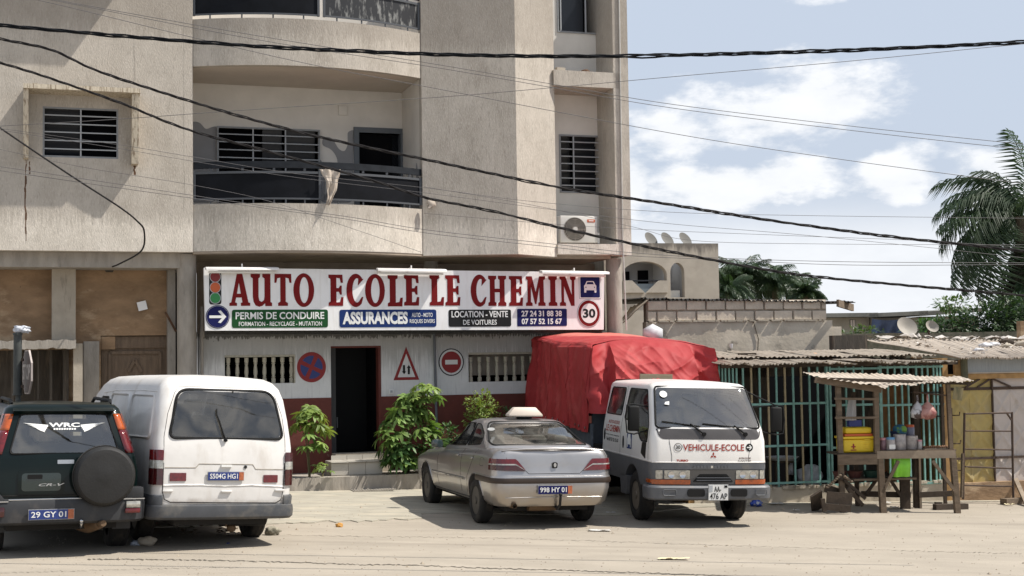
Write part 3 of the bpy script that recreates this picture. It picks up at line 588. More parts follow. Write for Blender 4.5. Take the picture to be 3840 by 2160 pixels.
window(hL, 0, [.5], 5, 'grilled window under the concrete hood on the left wall', [(.02, .48)], .03)
window(bwin, 1.5, [.345, .66], int((bwin[3]-bwin[2])/.135)-1, 'wide grilled window on the first floor balcony', [(.45, .64), (.68, .97)], -.06)
window(rw1, yr, [.33], 7, 'tall grilled window in the right recess', [(.05, .3), (.4, .95)], -.0)
W = window(rw2, yr, [.08, .66], 0, 'dark upper window in the right recess', None, 0)
m = MB(); m.box(rw2[0]+.1, rw2[0]+(rw2[1]-rw2[0])*.62, yr+.05, yr+.06, rw2[2]+.05, rw2[3]); m.build('pane', M['louvre'], W)
# balcony door
W = obj('door_opening', MB().box(bdoor[0]-.05, bdoor[1]+.05, 1.66, 2.9, bdoor[2]-.1, bdoor[3]+.05).mesh('d', M['dark']), BLD, label='open black doorway on the first floor balcony')
m = MB(); q = .1; m.box(bdoor[0]-q, bdoor[0], 1.46, 1.66, bdoor[2], bdoor[3]+q); m.box(bdoor[1], bdoor[1]+q, 1.46, 1.66, bdoor[2], bdoor[3]+q); m.box(bdoor[0]+.001, bdoor[1]-.001, 1.46, 1.66, bdoor[3], bdoor[3]+q); m.build('frame', mat('slate_door_frame', (.085, .095, .105), .5), W)
m = MB(); m.box(bdoor[1]-.12, bdoor[1]-.002, 1.66, 1.69, bdoor[2], bdoor[3]); m.build('door_leaf', M['rail'], W)
def camo(pts, y=1.497, n=5):
    P = [FB(px, py, 1.5) for px, py in pts]; shape([rpoly(P, .12, 4)], BLD, M['camo'], y, 'painted_blob', ext=.001)
camo([(700, 760), (700, 470), (722, 455), (748, 458), (772, 486), (790, 478), (811, 472), (811, 760)])
camo([(1199, 760), (1199, 590), (1215, 625), (1262, 640), (1268, 600), (1245, 560), (1205, 545), (1212, 512), (1245, 515), (1270, 560), (1292, 570), (1304, 545), (1303, 495), (1320, 488), (1325, 488), (1325, 760)])
b = MB(); 
P = [(.25, zp1-.3), (.25, zp1+.55), (.42, zp1+.95), (.5, zp1+.5), (.55, zp1+.2), (.66, zp1+.25), (.70, zp1+.75), (.80, zp1+.8), (.86, zp1+.3), (1.0, zp1+.15), (1.3, zp1+.4), (1.3, zp1-.3)]
me = shape_mesh([rpoly(P, .1, 3)], M['camo'], .001); obj('painted_blob', me, BLD, Matrix.Translation((xB1-.001, 0, 0)) @ Matrix.Rotation(R(90), 4, 'Z'))
x, z = FB(1285, 415, 1.5); bevel(obj('junction_box', MB().box(x-.085, x+.085, 1.46, 1.499, z-.09, z+.09).mesh('j', M['stucco_inner']), BLD), .01)
# window hood
x0, x1, zh = fx(88, 330, -.3), fx(524, 345, -.3), fz(300, 345, -.35)
H = MB(); H.box(x0, x1, -.50, -.002, zh, zh+.075); H = H.build('window_hood', M['hood'], BLD, label='concrete hood with side fins round the left window')
m = MB(); m.add([(x0, -.46, zh-.002), (x0+.08, -.46, zh-.002), (x0+.08, -.2, zh-1.1), (x0, -.2, zh-1.1), (x0, -.002, zh-.002), (x0+.08, -.002, zh-.002), (x0+.08, -.002, zh-1.1), (x0, -.002, zh-1.1)], [(0, 1, 2, 3), (4, 7, 6, 5), (0, 3, 7, 4), (1, 5, 6, 2), (0, 4, 5, 1), (3, 2, 6, 7)]); m.build('fin', M['hood'], H)
m = MB(); m.add([(x1-.13, -.46, zh-.002), (x1-.02, -.46, zh-.002), (x1-.02, -.24, zh-1.15), (x1-.13, -.24, zh-1.15), (x1-.13, -.002, zh-.002), (x1-.02, -.002, zh-.002), (x1-.02, -.002, zh-1.15), (x1-.13, -.002, zh-1.15)], [(0, 1, 2, 3), (4, 7, 6, 5), (0, 3, 7, 4), (1, 5, 6, 2), (0, 4, 5, 1), (3, 2, 6, 7)]); m.build('fin', M['hood'], H)
b = MB(); rh = random.Random(2)
for i in range(40):
    x = rh.uniform(x0, x1-.15); s = rh.uniform(.015, .04); b.box(x, x+s*2, -.38+rh.random()*.3, -.3+rh.random()*.25, zh+.076, zh+.076+s)
b.build('crumbled_plaster', M['conc_light'], H)['kind'] = 'stuff'
m = MB(); m.bar((x0+.02, -.02, zh+.10), (x1-.1, -.02, zh+.10), .06, .03); m.build('mould_line', M['conc_dark'], H)
def wall_crack(pts, w_=.006, mt='rust', y=-.001, par=None):
    b = MB(); r = random.Random(int(pts[0][0])); P = []
    for (xa_, ya_), (xb_, yb_) in zip(pts, pts[1:]):
        for k in range(8): t_ = k/8; q = FB(xa_+(xb_-xa_)*t_+r.uniform(-2, 2), ya_+(yb_-ya_)*t_, 0); P.append((q[0], q[1]))
    for (xa_, za_), (xb_, zb_) in zip(P, P[1:]):
        ww = w_*r.uniform(.3, 1.5); b.add([(xa_-ww, y, za_), (xa_+ww, y, za_), (xb_+ww, y, zb_), (xb_-ww, y, zb_)], [(0, 1, 2, 3)])
    return b.build('crack', M[mt], BLD)
wall_crack([(98, 600), (95, 720), (97, 930)], .012, 'rust'); wall_crack([(503, 590), (505, 665)], .014, 'rust'); wall_crack([(503, 140), (505, 325)], .008, 'conc'); wall_crack([(150, 210), (152, 300)], .006, 'conc'); wall_crack([(690, 60), (688, 420), (692, 900)], .004, 'conc'); wall_crack([(110, 605), (113, 660)], .010, 'rust')
# railings that follow the curve
def curve_strip(x0, x1, z0, z1, off, t, name, mt, par, zf=None, lab=None):
    n = 20; zf = zf or (lambda u: 0)
    def F(k, dz):
        return lambda u: None
    b = MB(); 
    for i in range(n+1):
        u = i/n; x = x0+(x1-x0)*u; y = bal(x)+off
        b.v += [(x, y, z0+zf(u)), (x, y, z1+zf(u)), (x, y+t, z1+zf(u)), (x, y+t, z0+zf(u))]
    for i in range(n):
        for k in range(4): b.f.append((i*4+k, i*4+(k+1) % 4, i*4+4+(k+1) % 4, i*4+4+k))
    b.f += [(3, 2, 1, 0), (n*4, n*4+1, n*4+2, n*4+3)]; b.mi = [0]*len(b.f); return b.build(name, mt, par, smooth=40, label=lab)
def railing(zb_, lab, pm, pm2):
    RL = curve_strip(xB0+.01, xB1-.01, zb_+.615, zb_+.73, .03, .05, 'railing', M['rail'], BLD, lab=lab)
    xm = fx(1190, 700); q = [(xB0+.03, xm-.04, pm), (xm+.06, xB1-.03, pm2)]
    for a, c, pmt in q:
        curve_strip(a, c, zb_+.10, zb_+.55, .05, .012, 'sheet_panel', pmt, RL)
        curve_strip(a, c, zb_+.52, zb_+.56, .03, .02, 'rail', M['rail2'], RL); curve_strip(a, c, zb_+.07, zb_+.10, .03, .02, 'rail', M['rail2'], RL)
        for x in (a, c): m = MB(); m.box(x-.02, x+.02, bal(x)+.025, bal(x)+.075, zb_+.07, zb_+.57); m.build('post', M['rail2'], RL)
        for i in range(4): x = a+(c-a)*(i+.5)/4; m = MB(); m.box(x-.012, x+.012, bal(x)+.04, bal(x)+.06, zb_, zb_+.07); m.build('foot', M['rail2'], RL); m = MB(); m.box(x-.02, x+.02, bal(x)+.04, bal(x)+.06, zb_+.57, zb_+.615); m.build('spacer', M['rail2'], RL)
railing(zp1, 'black sheet railing of the first floor balcony', M['panel'], M['panel'])
railing(zq1, 'black sheet railing with peeling paint of the upper balcony', M['panel'], M['panel_worn'])
# ================================================================== the shop sign
yS = -.16
SG = thing('shop_sign', 'long white driving school signboard with big dark red letters', 'sign', FB.m)
c = [FB(765, 1004, yS), FB(2266, 1021, yS), FB(2264, 1236, yS), FB(770, 1240, yS)]
o = MB().prism([(x, z) for x, z in c], yS, yS+.12).build('panel', M['signwhite'], SG)
m = MB(); 
for px in (800, 1200, 1640, 2100): x, z = FB(px, 1238, yS); m.box(x-.02, x+.02, yS+.121, .80, z+.05, z+.09); m.box(x-.02, x+.02, yS+.121, .80, z+.9, z+.94)
m.build('bracket', M['rust'], SG)
m = MB(); x0, z0 = FB(770, 1243, yS); x1, z1 = FB(2264, 1239, yS); m.bar((x0, yS+.08, z0), (x1, yS+.08, z1), .03, .10); m.build('bottom_rail', M['mould'], SG)
sx = lambda p, q=1100: FB(p, q, yS)[0]
sz = lambda p, q: FB(p, q, yS)[1]
for ch, a, b_, t, bo in (('A', 860, 938, 1027, 1147), ('U', 940, 1020, 1027, 1148), ('T', 1029, 1093, 1027, 1147), ('O', 1100, 1178, 1027, 1149), ('E', 1232, 1287, 1030, 1147), ('C', 1299, 1364, 1029, 1149), ('O', 1369, 1443, 1030, 1149), ('L', 1454, 1510, 1032, 1149), ('E', 1515, 1571, 1032, 1146),
                         ('L', 1611, 1665, 1032, 1146), ('E', 1670, 1725, 1032, 1146), ('C', 1765, 1826, 1032, 1148), ('H', 1831, 1898, 1034, 1147), ('E', 1909, 1960, 1035, 1147), ('M', 1972, 2045, 1036, 1147), ('I', 2057, 2089, 1036, 1147), ('N', 2099, 2159, 1037, 1147)):
    wd, pl = SERIF[ch]; X0, X1 = sx(a), sx(b_); Z0, Z1 = sz((a+b_)/2, bo), sz((a+b_)/2, t)
    shape([[(X0+x/wd*(X1-X0), Z0+z/10*(Z1-Z0)) for x, z in p] for p in pl], SG, M['signred'], yS-.003, 'letter', ext=.0025)
def plate(a, b_, t, bo, mt, r=.03):
    X0, X1, Z0, Z1 = sx(a), sx(b_), sz((a+b_)/2, bo), sz((a+b_)/2, t); return obj('plate', shape_mesh([rrect(X0, X1, Z0, Z1, r)], mt, .002, 'plate'), SG, T(0, yS-.003, 0))
def stx(s, a, b_, t, bo, par, mt, bold=.02): text(s, par, mt, sx(a), sx(b_), sz((a+b_)/2, bo), sz((a+b_)/2, t), -.004, bold)
p = plate(869, 1229, 1161, 1229, M['green'], .045); stx('PERMIS DE CONDUIRE', 883, 1215, 1170, 1197, p, M['printwhite'], .018); stx('FORMATION - RECYCLAGE - MUTATION', 895, 1206, 1206, 1222, p, M['printwhite'], .008)
p = plate(1272, 1635, 1161, 1227, M['blue'], .045); stx('ASSURANCES', 1284, 1528, 1169, 1216, p, M['printwhite'], .045); stx('AUTO - MOTO', 1543, 1621, 1173, 1189, p, M['printwhite'], .01); stx('RISQUES DIVERS', 1535, 1629, 1197, 1214, p, M['printwhite'], .01)
p = plate(1681, 1915, 1161, 1225, M['ink'], .04); stx('LOCATION - VENTE', 1692, 1903, 1166, 1190, p, M['printwhite'], .018); stx('DE VOITURES', 1735, 1861, 1199, 1218, p, M['printwhite'], .01)
p = plate(1938, 2124, 1158, 1223, M['navy'], .025); stx('27 24 31 88 38', 1954, 2105, 1165, 1187, p, M['printwhite'], .03); stx('07 57 52 15 67', 1954, 2105, 1194, 1216, p, M['printwhite'], .03)
p = plate(784, 830, 1021, 1142, M['ink'], .05)
for py, mt in ((1038, 'lred'), (1078, 'lorange'), (1118, 'lgreen')):
    x, z = FB(807, py, yS); shape([ell(x, z, .095, .097)], p, M['ringgrey'], -.004, 'lamp_ring'); shape([ell(x, z, .083, .085)], p, M[mt], -.008, 'lamp')
def disc(px, py, r, mt, par=None, y=0, name='disc', rz=None):
    x, z = FB(px, py, yS); return shape([ell(x, z, r, rz or r, 36)], par or SG, mt, y if par else yS-.003, name)
d = disc(816, 1188, .20, M['navy'], name='arrow_disc'); disc(816, 1188, .187, M['printwhite'], d, -.004); disc(816, 1188, .183, M['navy'], d, -.008)
x, z = FB(816, 1188, yS); shape([[(x-.14, z-.022), (x+.07, z-.022), (x+.005, z-.095), (x+.05, z-.11), (x+.145, z), (x+.05, z+.11), (x+.005, z+.095), (x+.07, z+.022), (x-.14, z+.022)]], d, M['printwhite'], -.012, 'arrow')
p = plate(2171, 2254, 1034, 1121, M['ringgrey'], .03); q = lambda i: (sx(2171)+.0, 0)
X0, X1, Z0, Z1 = sx(2171), sx(2254), sz(2212, 1121), sz(2212, 1034)
shape([rrect(X0+.008, X1-.008, Z0+.008, Z1-.008, .03)], p, M['printwhite'], -.004, 'border'); shape([rrect(X0+.028, X1-.028, Z0+.028, Z1-.028, .02)], p, M['navy'], -.008, 'field')
cx, cz = (X0+X1)/2, (Z0+Z1)/2
car = [(-.12, -.10), (-.08, -.10), (-.08, -.055), (.08, -.055), (.08, -.10), (.12, -.10), (.12, .0), (.125, .03), (.10, .05), (.07, .115), (-.07, .115), (-.10, .05), (-.125, .03), (-.12, .0)]
shape([[(cx+x_, cz+z_) for x_, z_ in rpoly(car, .012, 2)], [(cx+x_, cz+z_) for x_, z_ in [(-.075, .055), (.075, .055), (.055, .098), (-.055, .098)]], ell(cx-.085, cz+.0, .012, n=8), ell(cx+.085, cz+.0, .012, n=8)], p, M['printwhite'], -.012, 'car_pictogram')
d = disc(2208, 1175, .236, M['ringgrey'], name='speed_disc', rz=.262); disc(2208, 1175, .226, M['printwhite'], d, -.004, rz=.252); disc(2208, 1175, .215, M['signred'], d, -.008, rz=.24); disc(2208, 1175, .162, M['printwhite'], d, -.012, rz=.182)
x, z = FB(2208, 1175, yS); text('30', d, M['ink'], x-.125, x+.125, z-.085, z+.085, -.015, .035)
# strip lights along the top
lampw = mat('white_lamp_housing', (.70, .67, .64), .4, noise_amt=.1, nscale=8)
for i, (a, b_, t, bo, lab) in enumerate(((768, 1040, 1000, 1019, 'white strip light above the first word of the sign'), (1408, 1666, 1009, 1022, 'white strip light above the middle of the sign'), (2020, 2272, 1016, 1030, 'white strip light at the right end of the sign'))):
    t_ = thing('strip_light', lab, 'lamp', FB.m, 'strip lights along the top of the sign'); X0, X1 = sx(a), sx(b_); z0 = sz(a, bo); dz = sz(b_, bo+(4 if i else 0))-z0
    m = MB(); m.add([(X0, yS-.22, z0+.01), (X0, yS-.02, z0+.03), (X0, yS-.05, z0+.08), (X0, yS-.20, z0+.06), (X1, yS-.22, z0+dz+.01), (X1, yS-.02, z0+.03+dz), (X1, yS-.05, z0+.08+dz), (X1, yS-.20, z0+.06+dz)], [(0, 1, 2, 3), (7, 6, 5, 4), (0, 4, 5, 1), (1, 5, 6, 2), (2, 6, 7, 3), (3, 7, 4, 0)]); bevel(m.build('housing', lampw, t_), .012)
    m = MB(); m.tube([(X0+.05, yS-.12, z0-.015), (X1-.05, yS-.12, z0+dz-.015)], .018, 8); m.build('tube', M['printwhite'], t_, smooth=40)
    m = MB(); xm = (X0+X1)/2; m.bar((xm, yS-.1, z0+.07+dz/2), (xm, yS-.1, z0+.13+dz/2), .02); m.bar((xm, yS-.10, z0+.08), (xm, yS+.06, z0+.08), .02); m.build('bracket', lampw, t_)
# ================================================================== things fixed to or lying on the building
AC = thing('air_conditioner', 'white air conditioner unit on the ledge right of the angled bay', 'air conditioner', FB.m)
x0, x1, z0, z1 = fx(2102, 860, .05), fx(2241, 860, .05), fz(2170, 905, .05), fz(2170, 809, .05)
z0 = zb+.03
acw = mat('aged_white_casing', (.56, .54, .50), .45, noise_amt=.12, nscale=5)
bevel(MB().box(x0, x1, .05, .36, z0, z1).build('casing', acw, AC), .02)
for q_ in (x0+.05, x1-.15): m = MB(); m.box(q_, q_+.10, .1, .3, zb, z0); m.build('foot', M['rust'], AC)
cx, cz = x0+(x1-x0)*.385, (z0+z1)/2; ra = (z1-z0)*.44
shape([ell(cx, cz, ra, n=40)], AC, M['ink'], .046, 'fan_opening', ext=.001)
g = MB()
for k in range(1, 8):
    r0 = ra*k/7.3; pts = [(cx+r0*math.cos(a), .035, cz+r0*math.sin(a)) for a in [2*math.pi*i/36 for i in range(37)]]; g.tube(pts, .0052, 5)
for a in range(0, 360, 45): g.tube([(cx, .035, cz), (cx+ra*math.cos(R(a)), .035, cz+ra*math.sin(R(a)))], .004, 4)
g.build('fan_grille', M['conc'], AC); m = MB(); m.lathe([(.045, 0), (.045, .012)], 16, T(cx, .03, cz, rx=R(90))); m.build('hub_cap', acw, AC)
shape([rrect(x0+(x1-x0)*.72, x0+(x1-x0)*.93, z1-.12, z1-.065, .01)], AC, M['lorange'], .047, 'badge'); shape([rrect(x0+(x1-x0)*.76, x0+(x1-x0)*.89, z1-.10, z1-.083, .004)], AC, M['printwhite'], .044, 'badge_mark')
m = MB(); m.box(x1+.002, x1+.05, .08, .3, z0, z0+.2); m.build('service_box', acw, AC)
def fthing(name, lab, cat, mesh, m): o = obj(name, mesh, None, FB.m @ m); return tag(o, lab, cat)
zl2 = fz(2200, 272)
fthing('brick', 'pale brick lying on the upper ledge beside the bay', 'brick', MB().box(0, .17, 0, .1, 0, .085).mesh('brick', M['conc_light']), T(fx(2094, 300), .05, zl2, rz=.1))
rk = random.Random(4); 
def rock(r, seed=0, mt=None, sq=.7):
    bm = bmesh.new(); bmesh.ops.create_icosphere(bm, subdivisions=2, radius=r)
    for v in bm.verts: v.co *= 1+.35*noise.noise(v.co/r*1.3+Vector((seed, 0, 0))); v.co.z *= sq
    me = bpy.data.meshes.new('rock'); bm.to_mesh(me); bm.free(); me.materials.append(mt or M['conc']); return me
fthing('rubble_lump', 'brown crusted lump on the upper ledge by the drain pipe', 'rubble', rock(.09, 3, M['rust'], .6), T(fx(2205, 300), .1, zl2+.03))
M['cloth'] = mat('dirty_white_cloth', (.50, .43, .36), .9, noise_amt=.3, nscale=12)
def ragged(pts, th=.02, wob=.012):
    b = MB(); n = len(pts); rs = [p[2] for p in pts]
    rings = []
    for i, (x, z, r) in enumerate(pts):
        for k in range(8):
            a = 2*math.pi*k/8; q = 1+.35*noise.noise(Vector((i*1.7, k*.9, 3))); b.v.append((x+r*q*math.cos(a), th*2*math.sin(a)*q-.05, z+r*.25*math.sin(a)*q))
    for i in range(n-1):
        for k in range(8): b.f.append((i*8+k, i*8+(k+1) % 8, i*8+8+(k+1) % 8, i*8+8+k))
    b.f += [tuple(range(7, -1, -1)), tuple((n-1)*8+k for k in range(8))]; b.mi = [0]*len(b.f); return b.mesh('cloth', M['cloth'], 70)
x, z = FB(1235, 660, -.5)
def cloth_pt(i, j):
    w_ = .15*(1-j)**1.3+.035; cx_ = .06*math.sin(j*3)-.05*j; return Vector((cx_+(i-.5)*2*w_*(1+.3*noise.noise(Vector((j*4, 3, 1)))), .05*noise.noise(Vector((i*5, j*4, 7)))+.03*math.sin(i*12+j*5)*(1-j*.6), .09-.62*j**1.1+.05*noise.noise(Vector((i*4, 2, j*2)))*(1-j)))
fthing('hanging_cloth', 'dirty white cloth knotted on the balcony railing', 'cloth', MB().grid(16, 26, cloth_pt).mesh('cloth', M['cloth'], 60), T(x, -.56, z+.02))
x, z = FB(1612, 760, -.1)
fthing('cloth_scrap', 'grey rag caught on the wall right of the balcony', 'cloth', ragged([(x, z+.06, .07), (x+.01, z, .09), (x+.03, z-.05, .07), (x-.03, z-.1, .03)]), T(0, -.08, 0))
# ================================================================== vehicles
def flake(name, col, rough=.32, metal=.75):
    m = mat(name, col, rough, metal, noise_amt=.10, nscale=2.5, coat=.6); layer(m, (.33, .27, .20), 3, (1, 1, 1), .52, .75, .35); return m
M['vanpaint'] = mat('chalky_white_van_paint', (.66, .64, .615), .45, noise_amt=.07, nscale=3, coat=.15, bump=.35, bscale=3.5, detail=2); layer(M['vanpaint'], (.42, .37, .31), 2.6, (1.4, 1.4, .6), .50, .74, .6); layer(M['vanpaint'], (.30, .25, .20), 4, (1, 1, 1), .42, .6, .5, zr=(.35, .75))
M['carpaint'] = flake('silver_beige_metallic', (.40, .385, .38)); layer(M['carpaint'], (.36, .30, .22), 4, (1, 1, 1), .35, .7, .55, zr=(.2, .75))
M['truckpaint'] = mat('off_white_truck_paint', (.75, .725, .69), .35, noise_amt=.04, nscale=3, coat=.3); layer(M['truckpaint'], (.45, .38, .29), 3, (1, 1, 1), .6, .8, .35)
M['suvpaint'] = mat('dark_green_suv_paint', (.002, .007, .0065), .3, .0, coat=.3, spec=.15, noise_amt=.2, nscale=3)
M['cladding'] = mat('grey_plastic_cladding', (.026, .027, .030), .55, noise_amt=.2, nscale=8); layer(M['cladding'], (.12, .10, .085), 6, (1, 1, 1), .55, .8, .4)
M['truckgrey'] = mat('truck_grey_paint', (.10, .105, .115), .5, noise_amt=.15, nscale=6); layer(M['truckgrey'], (.2, .175, .14), 5, (1, 1, 1), .55, .75, .5)
M['vangrey'] = mat('van_bumper_grey', (.055, .058, .064), .55, noise_amt=.2, nscale=6); layer(M['vangrey'], (.18, .16, .13), 5, (1, 1, 1), .5, .72, .5)
M['rubber'] = mat('black_rubber', (.006, .006, .006), .7, spec=.25); M['tyre'] = mat('dusty_tyre', (.013, .012, .011), .9, noise_amt=.3, nscale=9, bump=.3, bscale=60); layer(M['tyre'], (.10, .08, .06), 6, (1, 1, 1), .5, .75, .5)
M['rim'] = mat('dark_steel_rim', (.085, .08, .075), .5, .6, noise_amt=.3, nscale=9); M['rimlight'] = mat('dirty_steel_rim', (.30, .26, .21), .55, .5, noise_amt=.4, nscale=12)
M['under'] = mat('underbody_black', (.012, .011, .010), .9); M['cavity'] = mat('cabin_lining', (.05, .05, .05), .9)
M['seat'] = mat('grey_seat_fabric', (.22, .21, .20), .95); M['seatdark'] = mat('dark_seat_fabric', (.05, .055, .07), .95)
M['glassrear'] = glass('dusty_rear_glass', (.60, .64, .62), .17, .02, .14)
M['glass'] = glass('car_glass', (.36, .39, .39), .10, .02, .18); M['glassdark'] = glass('tinted_glass', (.30, .32, .34), .06, .03, .20); M['glassclear'] = glass('clear_glass', (.62, .66, .64), .10, .02, .16)
M['lampred'] = mat('red_lamp_lens', (.13, .005, .007), .12, coat=.6, noise_amt=.4, nscale=30); M['lamporange'] = mat('amber_lamp_lens', (.42, .08, .01), .12, coat=.6, noise_amt=.3, nscale=30)
M['lampclear'] = mat('clear_lamp_lens', (.50, .49, .44), .10, .3, col2=(.22, .21, .19), nscale=16, coat=.8); M['lampdark'] = mat('smoked_red_lens', (.055, .004, .005), .12, coat=.6, noise_amt=.5, nscale=20)
M['chrome'] = mat('chrome_trim', (.55, .55, .55), .18, 1); M['silver'] = mat('silver_badge', (.5, .5, .5), .3, .9)
M['plateblue'] = mat('plate_blue', (.015, .035, .17), .4); M['plateorange'] = mat('plate_orange', (.45, .13, .05), .5, noise_amt=.4, nscale=40); M['plateframe'] = mat('plate_frame', (.33, .33, .33), .5)
M['gap'] = mat('panel_gap', (.02, .018, .016), 1); M['exh'] = mat('rusty_exhaust', (.16, .10, .055), .8, .2, noise_amt=.4, nscale=12)
def loft(levels, kr=10, ks=26, kc=6, cap=(.82, .55, .25), crown=.03):
    """closed body from horizontal rings. level: dict(z, w, y0, y1, rr, rf, bul, zf)"""
    rings = []
    def ring(l):
        w, y0, y1, rr, rf, bl = l['w'], l['y0'], l['y1'], l.get('rr', .12), l.get('rf', .15), l.get('bul', .03); P = []
        for i in range(kr): t = i/(kr-1); x = (-w+rr)+(2*w-2*rr)*t; P.append((x, y0-bl*(1-(x/w)**2)))
        yb_ = y0-bl*(1-((w-rr)/w)**2)
        for i in range(1, kc): a = -math.pi/2+math.pi/2*i/kc; P.append((w-rr+rr*math.cos(a), yb_+rr+rr*math.sin(a)))
        for i in range(ks): t = i/(ks-1); P.append((w+l.get('belly', .0)*math.sin(math.pi*t), (yb_+rr)+(y1-rf-yb_-rr)*t))
        for i in range(1, kc): a = math.pi/2*i/kc; P.append((w-rf+rf*math.cos(a), y1-rf+rf*math.sin(a)))
        bf = l.get('bulf', .06)
        for i in range(kr): t = i/(kr-1); x = (w-rf)-(2*w-2*rf)*t; P.append((x, y1+bf*(1-(x/w)**2)-bf*(1-((w-rf)/w)**2)))
        for i in range(1, kc): a = math.pi/2+math.pi/2*i/kc; P.append((-w+rf+rf*math.cos(a), y1-rf+rf*math.sin(a)))
        for i in range(ks): t = i/(ks-1); P.append((-w-l.get('belly', .0)*math.sin(math.pi*t), (y1-rf)+(yb_+rr-y1+rf)*t))
        for i in range(1, kc): a = math.pi+math.pi/2*i/kc; P.append((-w+rr+rr*math.cos(a), yb_+rr+rr*math.sin(a)))
        zf = l.get('zf'); return [Vector((x, y, zf(y) if zf else l['z'])) for x, y in P]
    for l in levels: rings.append(ring(l))
    top = rings[-1]; cx = sum(p.x for p in top)/len(top); ys = [p.y for p in top]; y0, y1 = min(ys), max(ys)
    for s in cap:
        g = []
        for p in top:
            ky = s; 
            g.append(Vector((p.x*s, (y0+y1)/2+(p.y-(y0+y1)/2)*(1-(1-s)*.55) if (y1-y0) > 1.2 else (y0+y1)/2+(p.y-(y0+y1)/2)*s, 0)))
        zf = levels[-1].get('zf')
        for q, p in zip(g, top): q.z = (zf(q.y) if zf else levels[-1]['z'])+crown*(1-s*s)
        rings.append(g)
    b = MB(); n = len(rings[0]); b.v = [p for r in rings for p in r]
    b.f = [tuple(range(n-1, -1, -1))]+[(i*n+k, i*n+(k+1) % n, (i+1)*n+(k+1) % n, (i+1)*n+k) for i in range(len(rings)-1) for k in range(n)]
    # close the top strip
    m = (len(rings)-1)*n; b.f.append(tuple(m+k for k in range(n))); b.mi = [0]*len(b.f); return b
def bvh(mb):
    me = mb.mesh('tmp', M['under']); bm = bmesh.new(); bm.from_mesh(me); t = BVHTree.FromBMesh(bm); bm.free(); bpy.data.meshes.remove(me); return t
def project(t, axis, sgn, a, z, off):
    """point of the body seen along an axis at (a, z)"""
    o = Vector((a, sgn*12, z)) if axis == 'y' else Vector((sgn*12, a, z)); d = Vector((0, -sgn, 0)) if axis == 'y' else Vector((-sgn, 0, 0))
    h = t.ray_cast(o, d)
    if h[0] is None: h = t.find_nearest(Vector((a, sgn*1.0, z)) if axis == 'y' else Vector((sgn*.8, a, z)))
    p = h[0].copy()
    if axis == 'y': p.y += sgn*off
    else: p.x += sgn*off
    return p
def patch(name, t, axis, sgn, out, mt, par, off=.006, thick=.02, step=.07, smooth=50, label=None, inset=0):
    bm = bmesh.new(); vs = [bm.verts.new((a, 0, z)) for a, z in out]; bm.faces.new(vs)
    for k, (nrm) in ((0, (1, 0, 0)), (2, (0, 0, 1))):
        lo_, hi_ = min(p[0 if k == 0 else 1] for p in out), max(p[0 if k == 0 else 1] for p in out); q = int((hi_-lo_)/step)
        for i in range(1, q+1):
            c = lo_+(hi_-lo_)*i/(q+1); bmesh.ops.bisect_plane(bm, geom=bm.verts[:]+bm.edges[:]+bm.faces[:], plane_co=(c, 0, c) , plane_no=nrm, dist=1e-5)
    for v in bm.verts: v.co = project(t, axis, sgn, v.co.x, v.co.z, off)
    ed = [e for e in bm.edges if e.is_boundary]; r = bmesh.ops.extrude_edge_only(bm, edges=ed)
    for v in [g for g in r['geom'] if isinstance(g, bmesh.types.BMVert)]:
        if axis == 'y': v.co.y -= sgn*thick
        else: v.co.x -= sgn*thick
    bmesh.ops.recalc_face_normals(bm, faces=bm.faces)
    me = bpy.data.meshes.new(name); bm.to_mesh(me); bm.free(); me.materials.append(mt); me.shade_smooth(); me.set_sharp_from_angle(angle=R(smooth)); return obj(name, me, par, None, label)
def line(name, t, axis, sgn, pts, mt, par, w=.009, off=.002, step=.05, label=None):
    """thin strip lying on the body: a panel gap or a moulding"""
    b = MB(); P = []
    for (a, z), (c, d) in zip(pts, pts[1:]):
        k = max(1, int(math.hypot(c-a, d-z)/step))
        P += [(a+(c-a)*i/k, z+(d-z)*i/k) for i in range(k)]
    P.append(pts[-1]); b.tube([project(t, axis, sgn, a, z, off-w*.3) for a, z in P], w/2, 6); return b.build(name, mt, par, smooth=60, label=label)
def wrap(t, sg, s_, z, w, y0, r=.14, off=.012):
    """point at arc position s_ round a rear corner: negative on the rear face, then the corner, then the side"""
    if s_ < 0: return project(t, 'y', -1, sg*(w-r+s_), z, off)
    qa = r*math.pi/2
    if s_ < qa:
        a = s_/r; d = Vector((sg*math.sin(a), -math.cos(a), 0)); o = Vector((sg*(w-r-.02), y0+r+.02, z)); h = t.ray_cast(o, d)
        p = h[0] if h[0] is not None else o+d*r
        return p+d*off
    return project(t, 'x', sg, y0+r+(s_-qa), z, off)
def wrap_lamp(name, t, par, sg, sa, sb, top, bot, mt, w, y0, r=.14, off=.012, n=16, k=4):
    b = MB()
    for j in range(k+1):
        for i in range(n+1):
            u = i/n; f = j/k; z = bot(u)+(top(u)-bot(u))*f; b.v.append(wrap(t, sg, sa+(sb-sa)*u, z, w, y0, r, off))
    for j in range(k):
        for i in range(n): b.f.append((j*(n+1)+i, j*(n+1)+i+1, (j+1)*(n+1)+i+1, (j+1)*(n+1)+i))
    b.mi = [0]*len(b.f); o = b.build(name, mt, par, smooth=60); modify(o, [('SOLIDIFY', dict(thickness=.025, offset=0))]); o.data.shade_smooth(); o.data.set_sharp_from_angle(angle=R(40)); return o
def decal(me, t, axis, sgn, par, off=.003, name='lettering'):
    """print laid onto the body: local x,z of the mesh are read as seen from outside"""
    for v in me.vertices:
        d = v.co.y; a = v.co.x if (axis == 'y' and sgn < 0) or (axis == 'x' and sgn > 0) else -v.co.x
        v.co = project(t, axis, sgn, a, v.co.z, off-d)
    return obj(name, me, par)
